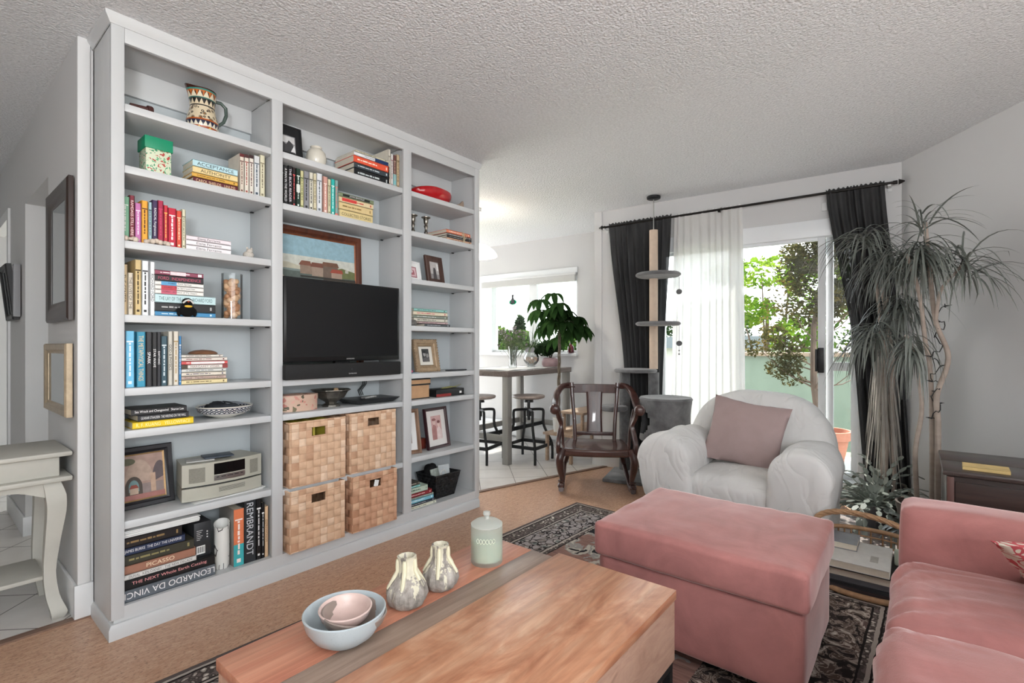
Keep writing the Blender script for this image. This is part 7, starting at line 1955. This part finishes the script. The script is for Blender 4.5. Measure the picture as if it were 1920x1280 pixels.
# ------------------------------------------------------------------ dining corner
M_TBLGREY = mat('table_grey_paint', '8d8a85', 0.4, 0.04, 6)
M_TBLTOP = wood('grey_oak_top', '6d615c', '7c706a', '8a7e78', 0, 1.0, 0.25)
TA = math.radians(3.0)
t = thing('dining_table', 'tall grey bar-height dining table under the window', 'table', (3.63, 3.02, 0), TA)
mb = MB(); mb.box(0, 1.22, 0, 0.74, 0.845, 0.9, 0.003); mb.build('tabletop', M_TBLTOP, t, local=True)
for x in (0.012, 1.14):
    for y in (0.012, 0.66):
        mb = MB(); mb.box(x, x + 0.068, y, y + 0.068, 0.001, 0.845, 0.003); mb.build('leg', M_TBLGREY, t, local=True)
for b_ in ((0.03, 0.062, 0.08, 0.66), (1.16, 1.192, 0.08, 0.66)):
    mb = MB(); mb.box(*b_, 0.215, 0.275, 0.003); mb.build('stretcher', M_TBLGREY, t, local=True)
mb = MB(); mb.box(0.08, 1.14, 0.68, 0.71, 0.215, 0.275, 0.003); mb.build('stretcher', M_TBLGREY, t, local=True)
mb = MB(); mb.box(0.062, 1.16, 0.345, 0.375, 0.22, 0.262, 0.003); mb.build('stretcher', M_DARKMETAL, t, local=True)

W_STOOL = wood('stool_wood', '8a7a72', 'a89a92', 'c0b4ac', 0, 1.3, 0.4)
def stool(lab, loc, rz):
    s_ = thing('bar_stool', lab, 'stool', loc, rz, 'industrial bar stools')
    mb_ = MB(); mb_.lathe([(1e-3, 0), (.13, 0), (.158, .01), (.165, .022), (.16, .034), (.14, .036), (1e-3, .03)], (0, 0, .615), 44); mb_.build('seat', W_STOOL, s_, local=True)
    mb_ = MB(); mb_.cyl((0, 0, .40), (0, 0, .616), .016, n=16); mb_.cyl((0, 0, .58), (0, 0, .615), .05, .045, 20); mb_.cyl((0, 0, .44), (0, 0, .52), .026, n=16)
    mb_.build('screw_post', M_BLACK, s_, local=True)
    for a in range(4):
        ca, sa = math.cos(a * PI / 2 + PI / 4), math.sin(a * PI / 2 + PI / 4)
        P = spline([(.02 * ca, .02 * sa, .505), (.13 * ca, .13 * sa, .505), (.155 * ca, .155 * sa, .48), (.155 * ca, .155 * sa, .36), (.20 * ca, .20 * sa, .25), (.245 * ca, .245 * sa, .15), (.25 * ca, .25 * sa, .0)], 5)
        mb_ = MB(); mb_.tube(P, .0135, 4); mb_.build('leg', M_BLACK, s_, local=True, angle=60)
    mb_ = MB(); q = .245 * math.cos(PI / 4)
    ring = [(q, q), (-q, q), (-q, -q), (q, -q)]
    for i in range(4):
        a_, b_ = Vector(ring[i]), Vector(ring[(i + 1) % 4]); n_ = (b_ - a_).normalized(); w_ = Vector((-n_.y, n_.x)) * .006
        slab(mb_, [tuple(a_ - w_), tuple(b_ - w_), tuple(b_ + w_), tuple(a_ + w_)], .14, .172)
    mb_.build('foot_ring', M_BLACK, s_, local=True, smooth=False)
    return s_
st = stool('wooden-seated black stool at the long side of the grey dining table', (3.965, 3.03, 0), 0.12)
dup(st, (3.64, 3.40, 0), 0.25, 'wooden-seated black stool at the end of the dining table by the bookcase')

mb = MB(); mb.grid(lambda u, v: Vector((3.70 + .95 * u, 3.09 + .56 * v + .05 * u, .9022 + .004 * abs(math.sin(u * 9 + v * 4)))), 40, 20)
mb.thing('table_runner', mat('runner_white', 'd6d4d0', 0.8, 0.05, 20), 'crumpled white runner lying along the dining table', 'runner')
# glass vase with flowers
t = thing('flower_vase', 'clear glass vase of small flowers on the dining table', 'vase', (4.19, 3.42, .908))
VG = glass('vase_glass', (0.95, 0.97, 0.97), 0.8, 0.03)
mb = MB(); mb.lathe([(1e-3, 0), (.045, 0), (.045, .02), (.042, .1), (.05, .2), (.058, .23), (.054, .23), (.045, .19), (.037, .1), (.04, .025), (1e-3, .02)], (4.19, 3.42, .908), 32); mb.build('vase_glass', VG, t)
rng = random.Random(21); FL = leafmat('dusty_leaves', '3f4a38', '56604a', '7c8468'); BL = mat('dusty_blossom', '8a7c88', 0.8, 0.2, 60)
fb = thing('flower_bunch', 'bunch of dusty small flowers standing in the glass vase', 'flowers', (4.19, 3.42, .93))
mb = MB(); lf_ = MB(); bl_ = MB()
for i in range(34):
    a = rng.random() * 2 * PI; r = .13 * rng.random() ** .5; h_ = .30 + .16 * rng.random() - r * .5
    p0 = Vector((4.19 + .02 * math.cos(a + 2), 3.42 + .02 * math.sin(a + 2), .94)); p1 = Vector((4.19 + r * 1.25 * math.cos(a), 3.42 + r * 1.25 * math.sin(a), .908 + h_))
    mb.tube([p0, p0.lerp(p1, .5) + Vector((0, 0, .02)), p1], .0018, 5)
    leaf_cloud(lf_, [(tuple(p0.lerp(p1, .75)), (.03, .03, .05)), (tuple(p1), (.02, .02, .02))], 26, .012, rng)
    for k in range(3): bl_.ball(p1 + Vector((rng.uniform(-.018, .018), rng.uniform(-.018, .018), rng.uniform(-.01, .012))), .008, 8)
mb.build('stem', mat('stem_green', '4a5438', 0.7), fb); lf_.build('leaves', FL, fb, smooth=False, recalc=False); bl_.build('blossom', BL, fb)
# fish bowl of dried petals
t = thing('round_bowl', 'round clear glass bowl of dried petals on the dining table', 'bowl', (4.50, 3.40, .908))
mb = MB(); mb.lathe([(1e-3, 0), (.045, 0), (.05, .006), (.035, .014), (.06, .03), (.088, .07), (.09, .11), (.07, .155), (.058, .165), (.056, .165), (.067, .152), (.086, .11), (.084, .07), (.056, .034), (1e-3, .02)], (4.50, 3.40, .908), 36); mb.build('bowl_glass', VG, t)
mb = MB(); rng = random.Random(8)
for i in range(260):
    a = rng.random() * 2 * PI; z = .032 + .07 * rng.random(); R_ = min(.075, .045 + (z - .03) * 1.0) * rng.random() ** .5
    leaf_cloud(mb, [((4.50 + R_ * math.cos(a), 3.40 + R_ * math.sin(a), .908 + z), (.004, .004, .004))], 1, .012, rng)
o = mb.build('dried_petals', mat('petal_tan', 'b08668', 0.8, 0.4, 60), None, smooth=False, recalc=False); _props(o, 'dried tan petals filling the round glass bowl', 'potpourri', None, 'stuff')
# pink pot with a dark bushy plant
t = thing('potted_plant', 'dark bushy houseplant in a squat mauve pot on the dining table', 'plant', (4.68, 3.26, .908))
mb = MB(); mb.lathe([(1e-3, 0), (.085, 0), (.1, .02), (.102, .06), (.09, .09), (.075, .1), (.07, .1), (.07, .085), (1e-3, .08)], (4.68, 3.26, .908), 36); mb.build('pot', mat('mauve_pot', '8f767a', 0.5, 0.1, 20), t)
DKL = leafmat('dark_leaves', '1d2a1c', '2a3a26', '3c5034')
mb = MB(); rng = random.Random(31); leaf_cloud(mb, [((4.68, 3.26, 1.14), (.14, .14, .075)), ((4.64, 3.32, 1.10), (.12, .12, .07))], 620, .028, rng); mb.build('foliage', DKL, t, smooth=False, recalc=False)
mb = MB()
for a in range(6): mb.tube([(4.68, 3.26, .98), (4.68 + .05 * math.cos(a), 3.26 + .05 * math.sin(a), 1.12)], .004, 6)
mb.build('stem', M_BARK, t)
# spider plant on the sill, red bottle
def strap_leaf(mb_, p, d, L_, w, droop, seg=8, fold=0.25, twist=0.0):
    """long arching blade with a slight fold; d is where it sets off"""
    p, d = Vector(p), Vector(d).normalized()
    side = d.cross(Vector((0, 0, 1)))
    side = side.normalized() if side.length > 1e-3 else Vector((1, 0, 0))
    side = (side * math.cos(twist) + side.cross(d) * math.sin(twist))
    rows = []; q = p.copy(); st = L_ / seg; v = d.copy()
    for i in range(seg + 1):
        s_ = i / seg
        ww = w * (0.55 + 0.45 * min(1, s_ * 4)) * (1 - s_ ** 2.2) + 0.0004
        up_ = side.cross(v).normalized()
        rows.append([q - side * ww + up_ * ww * fold, q.copy(), q + side * ww + up_ * ww * fold])
        v = (v + Vector((0, 0, -droop / seg))).normalized(); q = q + v * st
    vr = [[mb_.bm.verts.new(c_) for c_ in r_] for r_ in rows]
    for i in range(seg):
        for j in range(2): mb_._f([vr[i][j], vr[i][j + 1], vr[i + 1][j + 1], vr[i + 1][j]])
t = thing('spider_plant', 'spider plant with arching thin leaves in a grey trough on the window sill', 'plant', (4.885, 3.66, 1.061))
mb = MB(); taper(mb, 4.862, 4.905, 3.56, 3.76, 1.061, 1.13, .012, .004); mb.box(4.864, 4.903, 3.562, 3.758, 1.062, 1.12); mb.build('trough', mat('trough_grey', '77757a', 0.5), t, smooth=False)
mb = MB(); rng = random.Random(17)
for i in range(60):
    a = rng.random() * 2 * PI; e_ = .5 + .9 * rng.random()
    strap_leaf(mb, (4.885 + rng.uniform(-.012, .012), 3.66 + rng.uniform(-.06, .06), 1.12), (math.cos(a) * math.cos(e_) - .25, math.sin(a) * math.cos(e_), math.sin(e_)), .26 + .12 * rng.random(), .006, 2.0)
mb.build('foliage', leafmat('spider_leaves', '2a3826', '46583c', '8a9878'), t, recalc=False)
mb = MB(); mb.lathe([(1e-3, 0), (.036, 0), (.038, .01), (.036, .07), (.014, .1), (.011, .14), (.015, .145), (.012, .146), (1e-3, .146)], (4.915, 3.135, 1.061), 28)
mb.thing('red_bottle', mat('ruby_glass', '5a1c26', 0.08, trans=0.5, coat=0.3), 'dark red glass bottle at the end of the dining window sill', 'bottle')
# stained-glass cat hanging in the window
t = thing('suncatcher', 'black cat on a green disc hanging in the dining window', 'suncatcher', (dx(3.99, -.02), 3.99, 1.68))
sx_ = dx(3.99, -.01)
mb = MB(); mb.prism([(sx_, 3.99 + .058 * math.cos(a * PI / 14), 1.70 + .034 * math.sin(a * PI / 14)) for a in range(28)], (.004, 0, 0)); mb.build('green_glass', sheer('green_stained_glass', '1f9a78', 0.7), t, smooth=False)
catp = [(-.034, -.03), (.034, -.03), (.03, .0), (.02, .03), (.012, .05), (.017, .07), (.016, .09), (.008, .083), (-.008, .083), (-.016, .09), (-.017, .07), (-.012, .05), (-.02, .03), (-.03, .0)]
mb = MB(); mb.prism([(sx_ - .004, 3.99 + y, 1.71 + z) for y, z in catp], (.004, 0, 0)); mb.prism([(sx_ - .004, 4.05, 1.682), (sx_ - .004, 3.99, 1.675), (sx_ - .004, 3.99, 1.685), (sx_ - .004, 4.04, 1.69)], (.004, 0, 0)); mb.build('cat_shape', M_BLACK, t, smooth=False)
mb = MB(); mb.tube([(sx_, 3.99, 1.785), (sx_, 3.99, 1.865)], .001, 5); mb.ball((sx_, 3.99, 1.865), .006, 10); mb.build('hanger', M_DARKMETAL, t)

# shelf by the wall, money tree in a white pot
W_PINE = wood('pine_shelf', 'a88c74', 'bda28a', 'ccb49c', 0, 1.0, 0.45)
t = thing('plant_shelf', 'low two-tier pine shelf behind the rocking chair', 'shelf', (4.45, 2.72, 0))
mb = MB(); mb.box(4.03, 4.88, 2.56, 2.90, 0.262, 0.286, 0.002); mb.build('shelf_board', W_PINE, t)
mb = MB(); mb.box(4.24, 4.88, 2.56, 2.84, 0.455, 0.478, 0.002); mb.build('shelf_board', W_PINE, t)
for x, z in ((4.05, .262), (4.82, .455)):
    for y in (2.58, 2.86 if z < .3 else 2.80):
        mb = MB(); mb.box(x, x + .035, y, y + .025, 0.001, z, 0.002); mb.build('leg', W_PINE, t)
for y in (2.58, 2.80):
    mb = MB(); mb.box(4.26, 4.295, y, y + .025, 0.286, 0.455, 0.002); mb.build('upright', W_PINE, t)
t = thing('money_tree', 'money tree with braided trunk and broad dark leaves in a white pot', 'plant', (4.14, 2.79, .287))
mb = MB(); mb.lathe([(1e-3, 0), (.045, 0), (.058, .14), (.054, .14), (.05, .12), (1e-3, .12)], (4.14, 2.79, .287), 32); mb.build('pot', mat('white_ceramic', 'dddcd8', 0.3), t)
for k in range(3):
    mb = MB(); mb.tube([(4.14 + .03 * i / 30 + .011 * math.cos(i * .55 + k * 2.1), 2.79 + .011 * math.sin(i * .55 + k * 2.1), .40 + 1.02 * i / 30) for i in range(31)], [.009 - .004 * i / 30 for i in range(31)], 8); mb.build('trunk', mat('braided_bark', '6b5f50', 0.8, 0.25, 30, 0.4), t)
def broad_leaf(mb_, p, d, L_, w, droop):
    p, v = Vector(p), Vector(d).normalized(); side = v.cross(Vector((0, 0, 1))).normalized(); n_ = 7; rows = []; q = p.copy()
    for i in range(n_ + 1):
        s_ = i / n_; ww = w * math.sin(PI * min(1, s_ ** .8)) ** .8 + .0006
        up_ = side.cross(v)
        rows.append([q - side * ww + up_ * ww * .3, q.copy(), q + side * ww + up_ * ww * .3]); v = (v + Vector((0, 0, -droop / n_))).normalized(); q = q + v * L_ / n_
    vr = [[mb_.bm.verts.new(c_) for c_ in r_] for r_ in rows]
    for i in range(n_):
        for j in range(2): mb_._f([vr[i][j], vr[i][j + 1], vr[i + 1][j + 1], vr[i + 1][j]])
mb = MB(); stm = MB(); rng = random.Random(41)
top = Vector((4.17, 2.79, 1.42))
for i in range(26):
    a = i * 2.4; e_ = -.5 + 1.5 * rng.random(); L_ = .10 + .15 * rng.random()
    d = Vector((math.cos(a) * math.cos(e_), math.sin(a) * math.cos(e_), math.sin(e_))); hub = top + Vector((0, 0, -.22 + .26 * rng.random())) + d * L_ + Vector((0, 0, .05))
    stm.tube([top + Vector((0, 0, -.06)), top.lerp(hub, .6) + Vector((0, 0, .02)), hub], .003, 6)
    for k in range(6):
        b_ = a + k * 2 * PI / 6 + .3; dd = (Vector((math.cos(b_), math.sin(b_), .15)) + d * .35)
        broad_leaf(mb, hub, dd, .16 + .07 * rng.random(), .034, 2.2)
mb.build('foliage', leafmat('money_leaves', '22351c', '2f4a26', '4a6a38'), t, recalc=False); stm.build('stem', mat('stem_green', '4a5438', 0.7), t)

# pendant lamp over the dining table
t = thing('pendant_lamp', 'white domed pendant lamp glowing over the dining table', 'lamp', (3.40, 3.22, 1.95))
LX, LY = 3.40, 3.22
mb = MB(); mb.lathe([(.2, 0), (.196, .02), (.165, .06), (.11, .098), (.05, .118), (.02, .125), (.02, .12), (.05, .113), (.108, .093), (.162, .056), (.192, .018), (.196, 0)], (LX, LY, 1.985), 44, wrap=True)
mb.build('lamp_shade', sheer('opal_glass_shade', 'e6e0d6', 0.5), t)
mb = MB(); mb.lathe([(1e-3, 0), (.03, 0), (.045, .02), (.045, .05), (.02, .09), (1e-3, .1)], (LX, LY, 1.965), 24)
n_ = NT('lamp_bulb_glow'); n_.col('ffe9d0'); n_.b.inputs['Emission Color'].default_value = (1, .9, .78, 1); n_.set(emit=6)
mb.build('bulb', n_.m, t)
mb = MB(); mb.tube([(LX, LY, 2.10), (LX, LY, 2.40)], .003, 8); mb.build('cord', M_PAPERWHITE, t)
mb = MB(); mb.lathe([(1e-3, 0), (.05, 0), (.05, .03), (1e-3, .035)], (LX, LY, 2.403), 24); mb.build('ceiling_cap', M_WHITE, t)
ld = bpy.data.lights.new('pendant_light', 'POINT'); ld.energy = 12; ld.color = (1, .93, .84); ld.shadow_soft_size = .05
lo = bpy.data.objects.new('pendant_light', ld); COL.objects.link(lo); lo.location = (LX, LY, 2.078)

# ------------------------------------------------------------------ dracaena, its lights, and the trailing cactus
M_CANE = mat('dracaena_cane', 'a3958a', 0.8, 0.15, 3, 0.5, 90, (1, 1, 8))
M_DRAC = mat('dracaena_leaves', '666b65', 0.36, 0.3, 4)
M_DRY = leafmat('dry_strands', '8f8a84', 'aaa59e', 'c4beb6')
t = thing('dracaena', 'tall dracaena with several trunks and drooping grassy leaf heads', 'plant', (3.655, -0.04, 0))
mb = MB(); mb.lathe([(1e-3, 0), (.10, 0), (.135, .22), (.14, .25), (.128, .25), (.12, .22), (1e-3, .21)], (3.655, -.035, .001), 36); mb.build('pot', mat('clay_dark', '6a5f58', 0.7, 0.1, 10), t)
canes = [([(3.616, .0, .2), (3.608, .012, .537), (3.631, -.016, .778), (3.62, -.002, .988), (3.55, .01, 1.10), (3.44, .05, 1.20)], .013),
         ([(3.672, -.06, .2), (3.669, -.062, .537), (3.664, -.055, .988), (3.645, -.032, 1.169), (3.60, -.01, 1.405), (3.58, .02, 1.55), (3.57, .05, 1.66)], .013),
         ([(3.645, -.085, .2), (3.625, -.086, .696), (3.625, -.082, .873), (3.66, -.13, 1.08), (3.615, -.075, 1.287), (3.655, -.05, 1.591), (3.645, -.032, 1.84)], .015),
         ([(3.617, -.075, 1.26), (3.58, -.095, 1.44), (3.616, -.15, 1.531), (3.655, -.195, 1.60)], .009)]
for P, r_ in canes:
    S = spline(P, 7); mb = MB(); mb.tube(S, [r_ * (1 - .35 * i / len(S)) for i in range(len(S))], 12); mb.build('trunk', M_CANE, t)
rng = random.Random(77)
WN = Vector((-0.597, 0.803, 0)); WP = Vector((4.452, 0.094, 0))
def head(c_, n_, L_, droop, up=0.9, lean=(0, 0, 0), w=.0056):
    mb_ = MB()
    for i in range(n_):
        a = rng.random() * 2 * PI; e_ = -0.15 + up * rng.random() ** .8
        d = Vector((math.cos(a) * math.cos(e_), math.sin(a) * math.cos(e_), math.sin(e_))) + Vector(lean)
        L2 = L_ * (.6 + .5 * rng.random())
        room = (Vector(c_) - WP).dot(WN); go = d.normalized().dot(WN)
        if go < 0: L2 = min(L2, max(.08, room / -go * 1.1))
        strap_leaf(mb_, Vector(c_) + Vector((rng.uniform(-.02, .02), rng.uniform(-.02, .02), rng.uniform(-.10, .03))), d, L2, w * (.7 + .5 * rng.random()), droop * (.6 + .8 * rng.random()), 9, .3, rng.uniform(-.4, .4))
    for v in mb_.bm.verts:
        k_ = (v.co - WP).dot(WN)
        if k_ < .015: v.co += WN * (.015 - k_)
    mb_.build('foliage', M_DRAC, t, recalc=False)
head((3.645, -.032, 1.86), 26, .36, 1.5, 1.4)
head((3.60, -.01, 1.70), 130, .40, 3.0, .9, (-.1, .05, 0))
head((3.75, .13, 1.70), 100, .38, 3.2, .9, (-.15, .1, 0))
head((3.83, .26, 1.85), 56, .42, 2.6, 1.1, (-.05, .15, 0))
head((3.655, -.20, 1.605), 60, .38, 2.2, 1.4)
head((3.66, .20, 1.26), 90, .38, 2.8, .8, (-.05, .1, 0))
head((3.44, .03, 1.19), 60, .30, 4.0, .5, (0, 0, -.1))
head((3.78, .08, 1.43), 90, .36, 3.4, .8, (-.05, .05, 0))
mb = MB()
for i in range(110):
    a = rng.random() * 2 * PI; r_ = .06 * rng.random() ** .5
    strap_leaf(mb, (4.03 + r_ * math.cos(a), .175 + r_ * math.sin(a), .62 + .6 * rng.random()), (math.cos(a) * .12, math.sin(a) * .12, -1), .35 + .25 * rng.random(), .0042, .4, 7, .4, rng.uniform(-1, 1))
mb.build('dry_foliage', M_DRY, t, recalc=False)
for k in range(5):
    mb = MB(); x0 = 4.05 + .03 * math.cos(k * 1.3); y0 = .15 + .03 * math.sin(k * 1.3)
    mb.tube([(x0 - .2 + .03 * k, y0 + .02 * k, 1.45 + .05 * k), (x0 - .06, y0, 1.1), (x0, y0, .8), (x0 + .012 * math.sin(k), y0, .6), (x0 - .01, y0 + .01 * math.cos(k), .3), (x0, y0, .14)], .008, 8); mb.build('trunk', M_CANE, t)
mb = MB(); mb.lathe([(1e-3, 0), (.08, 0), (.10, .15), (.095, .15), (.09, .135), (1e-3, .13)], (4.07, .14, .001), 32); mb.build('pot', mat('clay_dark', '6a5f58', 0.7, 0.1, 10), t)
# string of small lights wound on the trunks
t = thing('string_lights', 'black string of tiny unlit lights wound round the dracaena trunks', 'string lights', (3.64, -.08, .75))
P = []
for i in range(60):
    z = .72 + .66 * i / 59; a = i * .62
    cx = 3.635 + .02 * math.sin(z * 6); cy = -.085 + .012 * math.cos(z * 7)
    P.append((cx + .021 * math.cos(a), cy + .021 * math.sin(a), z + .012 * math.sin(i * 1.7)))
mb = MB(); mb.tube(P, .0026, 6); mb.build('wire', M_BLACK, t)
for i in range(3, 60, 6):
    p = Vector(P[i]); o_ = (p - Vector((3.635, -.085, p.z))).normalized()
    mb = MB(); mb.cyl(p, p + o_ * .02 + Vector((0, 0, .004)), .004, .0035, 8); mb.cyl(p + o_ * .02 + Vector((0, 0, .004)), p + o_ * .034 + Vector((0, 0, .006)), .0022, .0012, 8); mb.build('bulb', M_BLACK, t)

t = thing('holiday_cactus', 'trailing grey-green jointed cactus in a grey pot near the balcony door', 'plant', (3.86, .20, .008))
mb = MB(); mb.box(-.075, .075, -.075, .075, 0, .006, m=place(3.86, .20, .0085)); mb.lathe([(1e-3, .0), (.06, 0), (.08, .14), (.074, .14), (.07, .12), (1e-3, .12)], (3.86, .20, .0148), 28); mb.build('pot', mat('pot_slate', '58595d', 0.5, 0.1, 20), t)
M_CACT = mat('cactus_pads', '7c837b', 0.5, 0.25, 12)
mb = MB(); rng = random.Random(5)
def pad(mb_, p, v, side, L_, w):
    up_ = side.cross(v).normalized() * .002
    q = p + v * L_
    pts = [p, p + v * L_ * .35 + side * w, p + v * L_ * .8 + side * w * .8, q, p + v * L_ * .8 - side * w * .8, p + v * L_ * .35 - side * w]
    mb_.loft([[x - up_ for x in pts], [x + up_ for x in pts]])
    return q
for i in range(92):
    a = rng.random() * 2 * PI; e_ = .2 + 1.1 * rng.random()
    v = Vector((math.cos(a) * math.cos(e_) - .12, math.sin(a) * math.cos(e_), math.sin(e_))).normalized()
    p = Vector((3.86 + .04 * math.cos(a), .20 + .04 * math.sin(a), .14))
    n_ = 5 + rng.randrange(4)
    for k in range(n_):
        side = v.cross(Vector((0, 0, 1))); side = side.normalized() if side.length > .05 else Vector((1, 0, 0))
        if (p - WP).dot(WN) < .05 or p.x > wx(p.y, .12) or p.z < .03 or (p.x < 3.74 and p.y > .30): break
        p = pad(mb, p, v, side, .054 + .014 * rng.random(), .0155)
        v = (v + Vector((rng.uniform(-.12, .12), rng.uniform(-.12, .12), -.26 - .1 * rng.random()))).normalized()
mb.build('foliage', M_CACT, t, recalc=False)
mb = MB(); mb.lathe([(1e-3, 0), (.05, 0), (.068, .16), (.062, .16), (.058, .14), (1e-3, .14)], (3.42, .02, .001), 24)
t2 = thing('small_plant', 'low leafy plant in a cream pot behind the sofa arm', 'plant', (3.42, .02, 0)); mb.build('pot', mat('pot_cream', 'cfc8ba', 0.5), t2)
mb = MB()
for i in range(26):
    a = rng.random() * 2 * PI; broad_leaf(mb, (3.42, .02, .15), (math.cos(a), math.sin(a), .5 + rng.random()), .13 + .08 * rng.random(), .02, 1.6)
mb.build('foliage', M_DRAC, t2, recalc=False)
